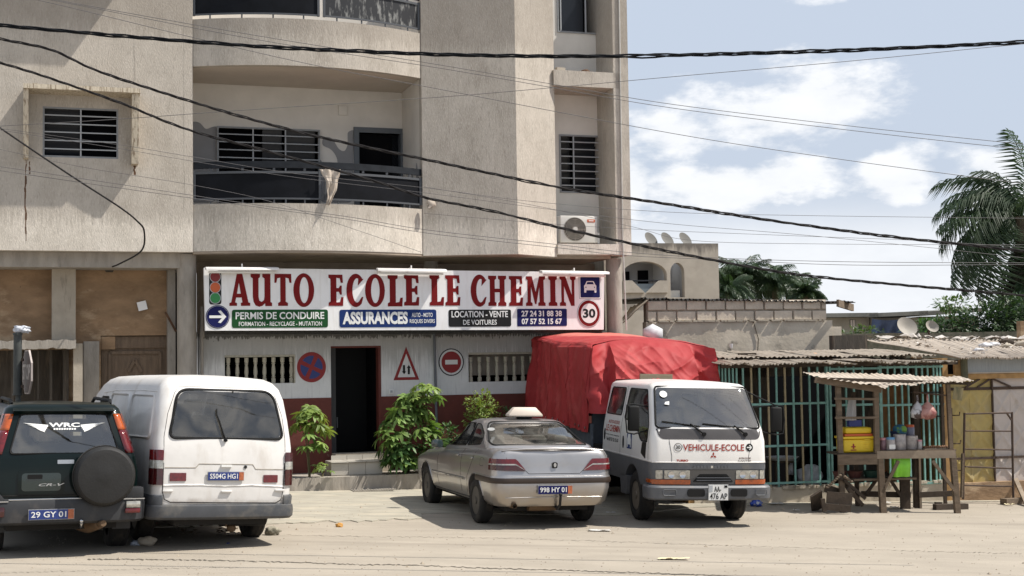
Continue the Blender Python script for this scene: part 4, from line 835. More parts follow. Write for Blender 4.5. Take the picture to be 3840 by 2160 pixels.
def frame_poly(out, d):
    """outline grown by d about its centre"""
    cx = sum(p[0] for p in out)/len(out); cz = sum(p[1] for p in out)/len(out)
    xs = [p[0]-cx for p in out]; zs = [p[1]-cz for p in out]; W_ = max(map(abs, xs)); H_ = max(map(abs, zs))
    return [(cx+x*(1+d/W_), cz+z*(1+d/H_)) for x, z in zip(xs, zs)]
def prism_x(out, x0, x1):
    b = MB(); n = len(out); b.v = [(x0, a, z) for a, z in out]+[(x1, a, z) for a, z in out]; b.f = [tuple(range(n)), tuple(range(2*n-1, n-1, -1))]+[(i, i+n, (i+1) % n+n, (i+1) % n) for i in range(n)]; b.mi = [0]*len(b.f); return b
def cyl_x(y, z, r, x0, x1, n=36): return prism_x([(y+r*math.cos(a), z+r*math.sin(a)) for a in [2*math.pi*k/n for k in range(n)]], x0, x1)
def wheel_meshes(r, w, rr, rimmat, style='steel'):
    t = MB(); pr = [(rr*.98, -w/2+.01), (rr+.01, -w/2), (r-.03, -w/2), (r-.008, -w/2+.018), (r, -w/2+.035), (r, w/2-.035), (r-.008, w/2-.018), (r-.03, w/2), (rr+.01, w/2), (rr*.98, w/2-.01)]
    t.lathe(pr, 40, Matrix.Rotation(R(90), 4, 'Y'), caps=False)
    for i in range(3): z = -w/2+.045+i*(w-.09)/2; t.lathe([(r+.001, z-.006), (r+.004, z-.006), (r+.004, z+.006), (r+.001, z+.006)], 40, Matrix.Rotation(R(90), 4, 'Y'), caps=False)
    t = t.mesh('tyre', M['tyre'], 40)
    q = MB(); q.lathe([(rr, w/2-.012), (rr-.012, w/2-.012), (rr-.02, w/2-.05), (rr*.78, w/2-.06), (rr*.55, w/2-.035), (rr*.30, w/2-.03), (rr*.27, w/2-.005), (rr*.2, w/2), (0.001, w/2)], 32, Matrix.Rotation(R(90), 4, 'Y'))
    for k in range(5 if style == 'steel' else 6):
        a = 2*math.pi*k/(5 if style == 'steel' else 6); q.lathe([(.012, 0), (.012, .012)], 6, Matrix.Translation((w/2-.034, math.cos(a)*rr*.4, math.sin(a)*rr*.4)) @ Matrix.Rotation(R(90), 4, 'Y'))
    q = q.mesh('rim', rimmat, 35)
    h = MB(); nh = 8 if style == 'steel' else 6
    for k in range(nh): a = 2*math.pi*k/nh; h.lathe([(rr*.11, 0), (rr*.11, .006)], 10, Matrix.Translation((w/2-.052, math.cos(a)*rr*.68, math.sin(a)*rr*.68)) @ Matrix.Rotation(R(90), 4, 'Y'))
    return t, q, h.mesh('vent_holes', M['under'])
def add_wheels(par, pos, r, w, rr, rimmat, style='steel', hub=0):
    t, q, h = wheel_meshes(r, w, rr, rimmat, style)
    for (x, y) in pos:
        o = obj('wheel', t, par, T(x, y, r+hub, rz=0 if x > 0 else math.pi)); obj('rim', q, o); obj('vent_holes', h, o)
def veh(name, label, X, Y, yaw, pitch, roll=.0, dz=0, group=None, cat='car'):
    m = Matrix.Translation((X, Y, -.08-.03*X+dz)) @ Matrix.Rotation(.03+roll, 4, 'Y') @ Matrix.Rotation(yaw, 4, 'Z') @ Matrix.Rotation(pitch, 4, 'X')
    return thing(name, label, cat, m, group)
def fplate(par, t, x0, x1, z0, z1, s, back, fg, y, bold=.03, band=True, sg=-1, split=None):
    """number plate facing the rear (sg=-1) or the front"""
    m = Matrix() if sg < 0 else Matrix.Rotation(math.pi, 4, 'Z'); 
    if sg > 0: x0, x1 = -x1, -x0; y = -y
    p = obj('number_plate', MB().box(x0-.006, x1+.006, y, y+.012, z0-.006, z1+.006).mesh('number_plate', M['plateframe']), par, m)
    obj('plate_field', MB().box(x0, x1, y-.004, y-.001, z0, z1).mesh('plate_field', back), p)
    w_ = x1-x0; h_ = z1-z0
    if band: obj('emblem_band', MB().box(x1-w_*.13, x1, y-.006, y-.0045, z0, z1).mesh('b', M['plateorange']), p)
    for s_, a, b_, c, d in (split or ((s, .05, .83, .2, .82),)): text(s_, p, fg, x0+w_*a, x0+w_*b_, z0+h_*c, z0+h_*d, y-.006, bold)
    return p
def seats(par, rows, mt, w=.5, hr=True):
    for (x, y, z) in rows:
        b = MB(); b.box(x-w/2, x+w/2, y, y+.14, z-.5, z); 
        o = b.build('seat', mt, par); bevel(o, .05, 3)
        if hr: m = MB(); m.box(x-.13, x+.13, y+.01, y+.11, z+.05, z+.22); h = m.build('headrest', mt, o); bevel(h, .04, 3)
# ------------------------------------------------------------------ white van
V = veh('white_van', 'old white panel van seen from behind between the dark green car and the plants', -4.0, 17.53, .49, -.03, .028, .0, cat='van')
lv = [dict(z=.34, w=.80, y0=-1.03, y1=3.45, rr=.14), dict(z=.40, w=.83, y0=-1.07, y1=3.5, rr=.14), dict(z=.60, w=.845, y0=-1.09, y1=3.5, rr=.13), dict(z=.95, w=.85, y0=-1.08, y1=3.42, rr=.12), dict(z=1.18, w=.848, y0=-1.06, y1=3.3, rr=.12, rf=.2),
      dict(z=1.28, w=.838, y0=-1.04, y1=3.2, rr=.12, rf=.2), dict(z=1.5, w=.81, y0=-.99, y1=2.95, rr=.13, rf=.2), dict(z=1.72, w=.775, y0=-.92, y1=2.62, rr=.14, rf=.22), dict(z=1.84, w=.735, y0=-.86, y1=2.4, rr=.16, rf=.22), dict(z=1.91, w=.68, y0=-.78, y1=2.25, rr=.18, rf=.22), dict(z=1.95, w=.60, y0=-.68, y1=2.1, rr=.2, rf=.2)]
for l in lv:
    l['y1'] += .22
    if l['z'] > 1.3: l['z'] += (l['z']-1.3)*.09
body = loft(lv, crown=.04); tv = bvh(body)
cav = loft([dict(z=.75, w=.74, y0=-.93, y1=3.1), dict(z=1.25, w=.74, y0=-.92, y1=3.0), dict(z=1.83, w=.68, y0=-.78, y1=2.3), dict(z=1.90, w=.62, y0=-.70, y1=2.2)], crown=.01)
rg = rpoly([(-.66, 1.305), (.70, 1.305), (.59, 1.845), (-.55, 1.845)], [.09, .09, .14, .14], 6)
BO = obj('body', body.mesh('body', [M['vanpaint'], M['under']], 45), V)
fw = rpoly([(1.75, 1.24), (2.75, 1.24), (2.28, 1.74), (1.8, 1.74)], .06)
cut(BO, [cav, MB().prism(rpoly([(-.68, 1.28), (.68, 1.28), (.58, 1.80), (-.58, 1.80)], .06), 2.0, 4.5), MB().prism(rg, -1.4, -.5), prism_x(fw, -1, 1), cyl_x(0, .33, .40, .52, 1.0), cyl_x(0, .33, .40, -1.0, -.52), cyl_x(2.45, .33, .40, .5, 1.0), cyl_x(2.45, .33, .40, -1.0, -.5)])
BO.data.shade_smooth(); BO.data.set_sharp_from_angle(angle=R(38))
patch('window_seal', tv, 'y', -1, frame_poly(rg, .03), M['rubber'], V, .004, .012)
gl = patch('rear_window', tv, 'y', -1, rg, M['glassdark'], V, .010, .004, label='dusty dark rear window')
# remove the middle of the seal so the pane is not backed by rubber
def ringify(name, t, axis, sgn, inner, d, mt, par, off=.008, r=None):
    o = frame_poly(inner, d/2); b = MB(); P = [project(t, axis, sgn, a, z, off-.004) for a, z in o]; P.append(P[0]); P.append(P[1]); b.tube(P, d/2, 6, caps=False); return b.build(name, mt, par, smooth=60)
def reseal(o, name, t, axis, sgn, inner, d, mt, par, off=.006):
    bpy.data.objects.remove(o); return ringify(name, t, axis, sgn, inner, d, mt, par, off)
for c in [c for c in V.children if c.name.startswith('window_seal')]: reseal(c, 'window_seal', tv, 'y', -1, rg, .035, M['rubber'], V)
patch('side_window', tv, 'x', -1, fw, M['glassdark'], V, -.002, .003); patch('side_window', tv, 'x', 1, fw, M['glassdark'], V, -.002, .003)
seats(V, [(-.45, .9, 1.45), (.0, .9, 1.45), (.45, .9, 1.45), (-.4, 1.9, 1.5), (.4, 1.9, 1.5)], M['seatdark'])
# painted-over side windows: recessed panels on the left side
for ya, yb_, za_ in ((-.78, .42, 0), (.52, 1.62, .02)):
    pl = rpoly([(ya, 1.30+za_), (yb_, 1.28+za_), (yb_+.0, 1.76), (ya+.08, 1.76)], .09)
    for sg in (-1, 1):
        o = patch('blanked_window', tv, 'x', sg, pl, mat('grey_dusty_blank', (.34, .33, .31), .6, noise_amt=.12, nscale=4), V, -.001, -.001, label='side window painted over in grey-white')
        ringify('window_rib', tv, 'x', sg, pl, .04, M['vanpaint'], V, .006)
# rear lamps, small reflectors, plate
for sg in (-1, 1):
    lampbit = lambda name, z0, z1, mt: wrap_lamp(name, tv, V, sg, .035, .20, lambda u: z1-(.015 if u < .06 else 0), lambda u: z0, mt, .847, -1.09, .13)
    if sg < 0: lampbit('tail_light', 1.03, 1.15, M['lampred']); lampbit('tail_light', .935, 1.028, M['lampclear']); lampbit('tail_light', .745, .933, M['lampdark'])
    else: lampbit('tail_light', 1.02, 1.13, M['lampdark']); lampbit('tail_light', .925, 1.018, M['lampclear']); lampbit('tail_light', .735, .923, M['lampdark'])
patch('reflector', tv, 'y', -1, rrect(-.66, -.47, .79, .885, .008), M['lampred'], V, .010, .02); patch('reflector', tv, 'y', -1, rrect(.47, .65, .77, .86, .008), M['lampred'], V, .010, .02)
fplate(V, tv, -.215, .215, .80, .895, 'S504G HG1', M['plateblue'], M['printwhite'], -1.135, .012)
# tailgate gaps, handle, hinges, wiper
line('tailgate_gap', tv, 'y', -1, [(-.735, 1.0), (-.735, .66), (-.71, .58), (-.64, .545), (.64, .525), (.70, .56), (.725, .65), (.735, 1.0)], M['gap'], V, .012, .003)
line('tailgate_gap', tv, 'y', -1, [(-.735, 1.14), (-.735, 1.3), (-.69, 1.57), (-.60, 1.82), (-.54, 1.895), (.56, 1.895), (.63, 1.82), (.71, 1.57), (.74, 1.3), (.74, 1.14)], M['gap'], V, .008, .001)
line('body_crease', tv, 'y', -1, [(-.72, .945), (-.36, .945), (-.32, .99), (.33, .985), (.37, .93), (.72, .925)], mat('dirty_crease', (.30, .27, .23), .9), V, .012, .003)
line('body_crease', tv, 'y', -1, [(-.73, .74), (-.3, .745), (0, .73), (.3, .74), (.73, .72)], M['vanpaint'], V, .022, .004)
for x in (-.70, .70):
    b = MB(); p = project(tv, 'y', -1, x*.97, .675, .01); b.box(p.x-.06, p.x+.06, p.y-.02, p.y+.01, .665, .69); bevel(b.build('hinge', M['vanpaint'], V), .006)
b = MB(); p = project(tv, 'y', -1, .02, .665, .0); b.box(-.05, .08, p.y-.03, p.y, .655, .68); bevel(b.build('tailgate_handle', M['vanpaint'], V), .008)
b = MB(); p = project(tv, 'y', -1, .02, .965, .0); b.box(-.06, .07, p.y-.03, p.y, .955, .978); b.build('plate_lamp', M['printwhite'], V)
p = project(tv, 'y', -1, .24, .955, .004); b = MB(); b.lathe([(.02, 0), (.02, .006)], 14, T(p.x, p.y, p.z, rx=R(90))); b.build('lock_hole', M['under'], V)
wp = [project(tv, 'y', -1, a, z, .035) for a, z in ((-.01, 1.27), (-.04, 1.34), (-.09, 1.5), (-.115, 1.57), (-.115, 1.64))]; b = MB(); b.tube(wp, [.014, .011, .009, .007, .007], 6); b.lathe([(.02, 0), (.02, .05)], 10, T(wp[0].x, wp[0].y+.05, wp[0].z, rx=R(90))); b.build('wiper', M['rubber'], V, smooth=40)
shape([rrect(-.1, .09, 1.70, 1.79, .03)], V, M['seat'], -.80, 'brake_lamp', ext=.01)
b = MB(); p = project(tv, 'y', -1, .10, 1.835, .01); b.tube([p, p+Vector((0, -.01, .03))], .008, 6); b.build('washer_jet', M['rubber'], V)
# bumper that wraps the corners
def sweep_ring(levelw, y0, rr, bul, ylen, prof, n=18, front=False):
    """path round the rear corners; prof = (outward, z) list"""
    P = []; w_ = levelw; m_ = 8
    P.append((-w_, y0+ylen)); P.append((-w_, y0+rr))
    for i in range(1, m_): a = math.pi+math.pi/2*i/m_; P.append((-w_+rr+rr*math.cos(a), y0+rr+rr*math.sin(a)))
    for i in range(11): t = i/10; x = -w_+rr+(2*w_-2*rr)*t; P.append((x, y0-bul*(1-(x/(w_-rr))**2)))
    for i in range(1, m_): a = -math.pi/2+math.pi/2*i/m_; P.append((w_-rr+rr*math.cos(a), y0+rr+rr*math.sin(a)))
    P.append((w_, y0+rr)); P.append((w_, y0+ylen)); b = MB(); k = len(prof)
    for i, (x, y) in enumerate(P):
        a, c = Vector(P[max(i-1, 0)]), Vector(P[min(i+1, len(P)-1)]); t = (c-a).normalized(); nn = Vector((t.y, -t.x))
        for o_, z in prof: b.v.append((x+nn.x*o_, (y+nn.y*o_), z))
    for i in range(len(P)-1):
        for j in range(k): b.f.append((i*k+j, i*k+(j+1) % k, (i+1)*k+(j+1) % k, (i+1)*k+j))
    b.f += [tuple(range(k)), tuple((len(P)-1)*k+j for j in range(k-1, -1, -1))]; b.mi = [0]*len(b.f); return b
bp = sweep_ring(.845, -1.09, .13, .02, .72, [(-.02, .335), (.02, .34), (.05, .37), (.055, .44), (.045, .50), (.02, .515), (-.02, .52)])
bp.build('rear_bumper', M['vangrey'], V, smooth=40)
for sg in (-1, 1):
    b = MB(); y_ = -1.09; pts = [(sg*(.74), .51), (sg*.88, .51), (sg*.88, .625), (sg*.77, .615), (sg*.745, .56)]
    sweep = sweep_ring(.845, -1.09, .13, .02, .60, [(-.01, .50), (.03, .50), (.035, .60), (.02, .622), (-.01, .622)])
    sweep.v = [Vector(v) for v in sweep.v]; o_ = sweep.build('bumper_end', M['vangrey'], V, smooth=40)
    bm = bmesh.new(); bm.from_mesh(o_.data); bmesh.ops.bisect_plane(bm, geom=bm.verts[:]+bm.edges[:]+bm.faces[:], plane_co=(sg*.735, 0, 0), plane_no=(-sg, 0, 0), clear_outer=True); bm.to_mesh(o_.data); bm.free()
add_wheels(V, [(-.70, 0), (.70, 0), (-.70, 2.45), (.70, 2.45)], .325, .20, .19, M['rim'])
b = MB(); b.box(-.55, .55, -.95, 3.2, .26, .40); b.build('underbody', M['under'], V); b = MB(); b.tube([(-.6, 0, .30), (.6, 0, .30)], .05, 10); b.lathe([(.001, -.13), (.10, -.08), (.13, 0), (.10, .08), (.001, .13)], 14, T(.05, 0, .28)); b.build('rear_axle', M['exh'], V, smooth=40)
b = MB(); b.lathe([(.001, -.30), (.16, -.28), (.16, .28), (.001, .3)], 16, T(.40, -.55, .36, ry=R(90))); b.build('tank', M['under'], V, smooth=40)
b = MB(); b.tube([(.13, -.8, .34), (.13, -.8, .22)], .012, 6); b.lathe([(.001, -.055), (.05, -.03), (.06, 0), (.05, .03), (.001, .055)], 12, T(.20, -.78, .20)); b.build('tow_hitch', M['exh'], V, smooth=40)
# roof ribs on the side door rail
line('gutter', tv, 'x', -1, [(-.7, 1.825), (0, 1.835), (1.5, 1.82), (2.2, 1.78)], M['vanpaint'], V, .022, .004)
line('door_gap', tv, 'x', -1, [(1.68, .55), (1.68, 1.8)], M['gap'], V, .008, .001); line('door_gap', tv, 'x', -1, [(.46, .55), (.46, 1.8)], M['gap'], V, .008, .001)
# ------------------------------------------------------------------ dark green SUV
S = veh('green_suv', 'dark green four wheel drive with a covered spare wheel on its tailgate', -5.46, 16.55, .42, -.02, .0, .015)
ls = [dict(z=.36, w=.80, y0=-.80, y1=3.2, rr=.15), dict(z=.46, w=.845, y0=-.84, y1=3.25, rr=.16), dict(z=.58, w=.85, y0=-.84, y1=3.25, rr=.16), dict(z=.62, w=.835, y0=-.79, y1=3.2, rr=.15), dict(z=.9, w=.835, y0=-.79, y1=3.15, rr=.13), dict(z=1.08, w=.80, y0=-.77, y1=3.0, rr=.11)]
lt_ = [dict(z=1.07, w=.795, y0=-.765, y1=2.3, rr=.10, rf=.15), dict(z=1.15, w=.775, y0=-.745, y1=2.2, rr=.10, rf=.15), dict(z=1.55, w=.66, y0=-.56, y1=1.55, rr=.10, rf=.15), dict(z=1.63, w=.635, y0=-.53, y1=1.4, rr=.11, rf=.15), dict(z=1.675, w=.59, y0=-.48, y1=1.3, rr=.14, rf=.15)]
lower = loft(ls, crown=.0, cap=(.9, .5)); upper = loft(lt_, crown=.03)
tl, tu = bvh(lower), bvh(upper)
LB = obj('body', lower.mesh('body', [M['suvpaint'], M['under']], 45), S)
cut(LB, [cyl_x(0, .34, .42, .5, 1.1), cyl_x(0, .34, .42, -1.1, -.5), cyl_x(2.62, .34, .42, .5, 1.1), cyl_x(2.62, .34, .42, -1.1, -.5), loft([dict(z=.8, w=.74, y0=-.66, y1=2.2), dict(z=1.2, w=.72, y0=-.66, y1=2.2)], cap=(.9, .5), crown=0)]); LB.data.shade_smooth(); LB.data.set_sharp_from_angle(angle=R(38))
gr = rpoly([(-.585, 1.135), (.585, 1.135), (.465, 1.56), (-.465, 1.56)], [.05, .05, .04, .04], 5)
UB = obj('cabin', upper.mesh('cabin', [M['suvpaint'], M['under']], 45), S)
inn = loft([dict(z=1.04, w=.74, y0=-.70, y1=2.2, rr=.08), dict(z=1.55, w=.61, y0=-.50, y1=1.5, rr=.08), dict(z=1.62, w=.56, y0=-.45, y1=1.35, rr=.1)], crown=0)
sw1 = rpoly([(-.55, 1.14), (.35, 1.14), (.35, 1.55), (-.42, 1.55)], .05); sw2 = rpoly([(.45, 1.14), (1.25, 1.14), (1.2, 1.55), (.45, 1.55)], .05); sw3 = rpoly([(1.33, 1.14), (2.1, 1.14), (1.5, 1.53), (1.3, 1.55)], .05)
cut(UB, [inn, MB().prism(gr, -1.2, -.3), prism_x(sw1, -1, 1), prism_x(sw2, -1, 1), prism_x(sw3, -1, 1), MB().prism(rpoly([(-.6, 1.15), (.6, 1.15), (.5, 1.55), (-.5, 1.55)], .05), 1.2, 2.6)])
UB.data.shade_smooth(); UB.data.set_sharp_from_angle(angle=R(38))
patch('rear_window', tu, 'y', -1, gr, M['glassclear'], S, .006, .004); ringify('window_seal', tu, 'y', -1, gr, .022, M['rubber'], S, .008)
for sg in (-1, 1):
    for q in (sw1, sw2, sw3): patch('side_window', tu, 'x', sg, q, M['glass'], S, .002, .004)
seats(S, [(-.42, .35, 1.2), (.05, .35, 1.2), (.45, .35, 1.2), (-.4, 1.25, 1.25), (.4, 1.25, 1.25)], M['seat'])
def side_lamp(z0, z1, mt):
    for sg in (-1, 1):
        b = MB(); n = 6
        for j in range(n+1):
            z = z0+(z1-z0)*j/n; t_ = (z-1.12)/(1.56-1.12); xi = .665-.125*t_+.012; xo = .775-.135*t_
            p0 = project(tu, 'y', -1, sg*xi, z, .014); p1 = project(tu, 'y', -1, sg*(xi+xo)/2, z, .016); 
            p2 = Vector((sg*(xo-.015), p0.y+.03, z)); p3 = project(tu, 'x', sg, p0.y+.12, z, .012); b.v += [p0, p1, p2, p3]
        for j in range(n):
            for i in range(3): b.f.append((j*4+i, j*4+i+1, j*4+5+i, j*4+4+i))
        b.mi = [0]*len(b.f); o = b.build('tail_light', mt, S, smooth=60); modify(o, [('SOLIDIFY', dict(thickness=.02, offset=-1))])
side_lamp(1.125, 1.385, M['lampred']); side_lamp(1.39, 1.57, M['lamporange'])
# spoiler lip and roof rails
b = MB(); b.add([(-.56, -.62, 1.60), (.56, -.62, 1.60), (.54, -.30, 1.69), (-.54, -.30, 1.69), (-.53, -.56, 1.57), (.53, -.56, 1.57)], [(0, 1, 2, 3), (0, 4, 5, 1)]); o = b.build('spoiler', M['suvpaint'], S, fix=True); modify(o, [('SOLIDIFY', dict(thickness=.025, offset=0)), ('BEVEL', dict(width=.008, segments=2))]); o.data.shade_smooth(); o.data.set_sharp_from_angle(angle=R(40))
for sg in (-1, 1):
    b = MB(); b.tube([(sg*.55, -.30, 1.68), (sg*.56, -.2, 1.72), (sg*.56, 1.15, 1.735), (sg*.55, 1.3, 1.68)], [.02, .022, .022, .02], 8); b.build('roof_rail', M['rubber'], S, smooth=50)
# tailgate details
line('tailgate_gap', tl, 'y', -1, [(-.70, 1.06), (-.70, .62)], M['gap'], S, .009, .002); line('tailgate_gap', tl, 'y', -1, [(.70, 1.06), (.72, .62)], M['gap'], S, .009, .002)
line('tailgate_gap', tl, 'y', -1, [(-.70, .66), (.3, .66)], M['gap'], S, .009, .002)
o = patch('plate_recess', tl, 'y', -1, rrect(-.50, .0, .68, .94, .05), M['suvpaint'], S, .012, .02); patch('recess_field', tl, 'y', -1, rrect(-.46, -.04, .71, .91, .04), mat('recess_dark_green', (.007, .02, .019), .25, .3, coat=1), S, .014, .004)
patch('handle', tl, 'y', -1, rrect(-.40, -.24, .845, .895, .012), M['rubber'], S, .022, .02); patch('chrome_highlight_panel', tl, 'y', -1, rrect(-.08, .1, 1.01, 1.055, .006), M['silver'], S, .004, .01)
text('CR-V', S, M['silver'], -.28, .0, .765, .795, -.845, .02, 'badge', shear=.3)
# bumper
bs = sweep_ring(.855, -.85, .17, .03, .5, [(-.05, .34), (.02, .34), (.06, .37), (.07, .55), (.05, .615), (-.04, .63)])
bs.build('rear_bumper', M['cladding'], S, smooth=40)
for sg in (-1, 1):
    b = MB(); b.prism(rpoly([(sg*.62, .61), (sg*.87, .61), (sg*.87, .735), (sg*.73, .735)], .02), -.89, -.70) if sg > 0 else b.prism(rpoly([(sg*.62, .61), (sg*.73, .735), (sg*.87, .735), (sg*.87, .61)], .02), -.89, -.70); bevel(b.build('bumper_guard', M['cladding'], S), .012)
    b = MB(); b.box(sg*.62-.02, sg*.86+.02, -.925, -.9, .600, .612) if sg > 0 else b.box(sg*.86-.02, sg*.62+.02, -.925, -.9, .600, .612); b.build('chrome_strip', M['chrome'], S)
patch_b = lambda x0, x1, z0, z1, mt, n: bevel(MB().box(x0, x1, -.955, -.90, z0, z1).build(n, mt, S), .01)
patch_b(-.86, -.64, .44, .545, M['lampdark'], 'fog_lamp'); patch_b(.66, .83, .445, .50, M['lampred'], 'reflector'); patch_b(.67, .83, .505, .58, M['lampclear'], 'reverse_lamp')
b = MB(); b.box(-.60, .60, -.915, -.90, .615, .632); bevel(b.build('bumper_step', M['silver'], S), .004)
fplate(S, tl, -.385, .095, .405, .510, '29 GY 01', M['plateblue'], M['printwhite'], -.965, .012)
# spare wheel with black cover
SPW = obj('spare_wheel', (lambda b: b.mesh('spare_wheel', M['rubber'], 40))(MB().lathe([(.001, .10), (.07, .102), (.10, .095), (.24, .10), (.30, .09), (.325, .06), (.335, .02), (.335, -.10), (.30, -.13), (.001, -.13)], 40, Matrix.Rotation(R(90), 4, 'X'))), S, (.415, -.99, .875), 'spare wheel in a dull black vinyl cover')
SPW.data.materials[0] = mat('dull_black_vinyl_cover', (.011, .0105, .010), .65, noise_amt=.3, nscale=4, bump=.3, bscale=8)
b = MB(); b.lathe([(.336, .0), (.346, .0), (.346, -.09), (.336, -.09)], 40, Matrix.Rotation(R(90), 4, 'X')); b.build('tyre_edge', M['tyre'], SPW, smooth=40)
# sticker on the rear window: wings, letters
st = obj('window_sticker', MB().mesh('e', M['printwhite']), S); bpy.data.objects.remove(st)
tilt = math.atan2(.20, .44); mS = T(0, -.66, 1.42, rx=-tilt)
STK = text('WRC', S, M['printwhite'], -.17, .17, .0, .055, 0, .03, 'window_sticker', m=mS)
def rel(o): return None
shape([[(-.12+i*.028, -.033), (-.100+i*.028, -.033), (-.098+i*.028, -.012), (-.118+i*.028, -.012)] for i in range(9)], S, M['printwhite'], 0, 'window_sticker', m=mS)
for sg in (-1, 1):
    for k in range(4):
        x0 = sg*(.18+.012*k); x1 = sg*(.45-.045*k); z = .042-.021*k
        shape([[(x0, z-.014), (x0+(x1-x0)*.5, z+.0), (x1, z+.012), (x0+(x1-x0)*.5, z-.019), (x0, z-.040)]], S, M['printwhite'], 0, 'window_sticker', m=mS)
# exhaust, mudflap, tow ball, axle
b = MB(); b.tube([(.25, -.35, .30), (.30, -.62, .30), (.40, -.86, .33)], [.10, .10, .06], 14); b.tube([(.38, -.80, .33), (.42, -.98, .34)], .035, 12); b.build('exhaust', M['exh'], S, smooth=50)
b = MB(); b.tube([(.18, -.75, .30), (.18, -.93, .30), (.18, -.97, .35)], .018, 8); b.lathe([(.001, -.025), (.02, -.012), (.025, 0), (.02, .012), (.001, .025)], 10, T(.18, -.97, .375)); b.build('tow_ball', M['chrome'], S, smooth=50)
add_wheels(S, [(-.70, 0), (.70, 0), (-.70, 2.62), (.70, 2.62)], .34, .225, .20, M['rim'], hub=-.035)
for sg in (-1, 1): b = MB(); b.box(sg*.70-.10, sg*.70+.10, -.43, -.41, .22, .5); b.build('mud_flap', M['cladding'], S)
b = MB(); b.box(-.6, .6, -.7, 2.9, .26, .42); b.tube([(-.6, 0, .33), (.6, 0, .33)], .05, 8); b.build('underbody', M['under'], S)
# ------------------------------------------------------------------ silver sedan
C = veh('silver_sedan', 'dusty silver-beige four door sedan with a driving school sign on its roof', .217, 20.0, .315, -.01)
deck = lambda y: 1.075-.0*y if y < -.35 else (1.075-.13*min(1, (y+.35)/2.4) if y < 2.2 else .93-.15*min(1, (y-2.2)/1.25)**1.6)
mixz = lambda t: (lambda y: .74+(deck(y)-.045-.74)*t)
lc = [dict(z=.30, w=.78, y0=-.90, y1=3.48, rr=.2, rf=.35), dict(z=.36, w=.83, y0=-.96, y1=3.52, rr=.22, rf=.38), dict(z=.55, w=.865, y0=-1.0, y1=3.55, rr=.22, rf=.38), dict(z=.68, w=.868, y0=-1.0, y1=3.54, rr=.22, rf=.38), dict(z=.74, w=.865, y0=-.965, y1=3.5, rr=.20, rf=.38),
      dict(z=.82, w=.862, y0=-.955, y1=3.47, rr=.19, rf=.38, zf=mixz(.4)), dict(z=.95, w=.845, y0=-.94, y1=3.42, rr=.18, rf=.4, zf=mixz(.8)), dict(z=1.0, w=.815, y0=-.925, y1=3.36, rr=.17, rf=.4, zf=mixz(1.0)), dict(z=1.05, w=.77, y0=-.90, y1=3.28, rr=.16, rf=.38, zf=lambda y: deck(y)-.008)]
lower = loft(lc, crown=.012, cap=(.9, .6, .3)); tcl = bvh(lower)
lg = [dict(z=.9, w=.80, y0=-.50, y1=2.15, rr=.16, rf=.3, zf=lambda y: deck(y)-.06, bul=.06), dict(z=1.0, w=.785, y0=-.42, y1=2.02, rr=.16, rf=.3, zf=lambda y: deck(y)+.015, bul=.06), dict(z=1.2, w=.71, y0=-.10, y1=1.65, rr=.15, rf=.28, zf=lambda y: deck(y)*.5+1.22*.5+.03, bul=.06), dict(z=1.36, w=.625, y0=.27, y1=1.25, rr=.14, rf=.25, bul=.05), dict(z=1.405, w=.59, y0=.36, y1=1.12, rr=.14, rf=.22, bul=.05), dict(z=1.43, w=.53, y0=.46, y1=1.02, rr=.14, rf=.2, bul=.04)]
upper = loft(lg, crown=.022); tcu = bvh(upper)
BC = obj('body', lower.mesh('body', [M['carpaint'], M['under']], 45), C)
cut(BC, [cyl_x(-.06, .33, .365, .55, 1.1), cyl_x(-.06, .33, .365, -1.1, -.55), cyl_x(2.68, .33, .37, .55, 1.1), cyl_x(2.68, .33, .37, -1.1, -.55), loft([dict(z=.7, w=.72, y0=-.20, y1=2.0), dict(z=1.2, w=.70, y0=-.2, y1=1.9)], cap=(.9, .5), crown=0)]); BC.data.shade_smooth(); BC.data.set_sharp_from_angle(angle=R(38))
GC = obj('cabin', upper.mesh('cabin', [M['carpaint'], M['under']], 45), C)
inn = loft([dict(z=.9, w=.74, y0=-.36, y1=1.95, rr=.1), dict(z=1.2, w=.67, y0=-.02, y1=1.6, rr=.1), dict(z=1.36, w=.585, y0=.34, y1=1.2, rr=.1), dict(z=1.39, w=.54, y0=.4, y1=1.1, rr=.1)], crown=0)
rw_ = rpoly([(-.70, 1.115), (.70, 1.115), (.535, 1.385), (-.535, 1.385)], [.05, .05, .07, .07], 5)
s1_ = rpoly([(.0, 1.105), (.62, 1.065), (.62, 1.36), (.42, 1.36), (.12, 1.24)], [.03, .03, .03, .08, .06]); s2_ = rpoly([(.70, 1.06), (1.78, 1.0), (1.25, 1.31), (1.0, 1.36), (.70, 1.37)], [.03, .03, .1, .08, .03])
cut(GC, [inn, MB().prism(rw_, -1.2, .45), prism_x(s1_, -1, 1), prism_x(s2_, -1, 1), MB().prism(rpoly([(-.66, 1.02), (.66, 1.02), (.54, 1.36), (-.54, 1.36)], .05), 1.1, 2.6)]); GC.data.shade_smooth(); GC.data.set_sharp_from_angle(angle=R(38))
patch('rear_window', tcu, 'y', -1, rw_, M['glassrear'], C, .004, .004); ringify('window_seal', tcu, 'y', -1, rw_, .03, M['rubber'], C, .006)
for sg in (-1, 1):
    for q in (s1_, s2_): patch('side_window', tcu, 'x', sg, q, M['glass'], C, .001, .003); ringify('window_seal', tcu, 'x', sg, q, .018, M['rubber'], C, .004)
ws = rpoly([(-.66, 1.02), (.66, 1.02), (.54, 1.36), (-.54, 1.36)], .05); patch('windscreen', tcu, 'y', 1, ws, M['glassclear'], C, .004, .004)
b = MB(); b.box(-.68, .68, -.30, .22, 1.02, 1.085); bevel(b.build('parcel_shelf', M['seat'], C), .01)
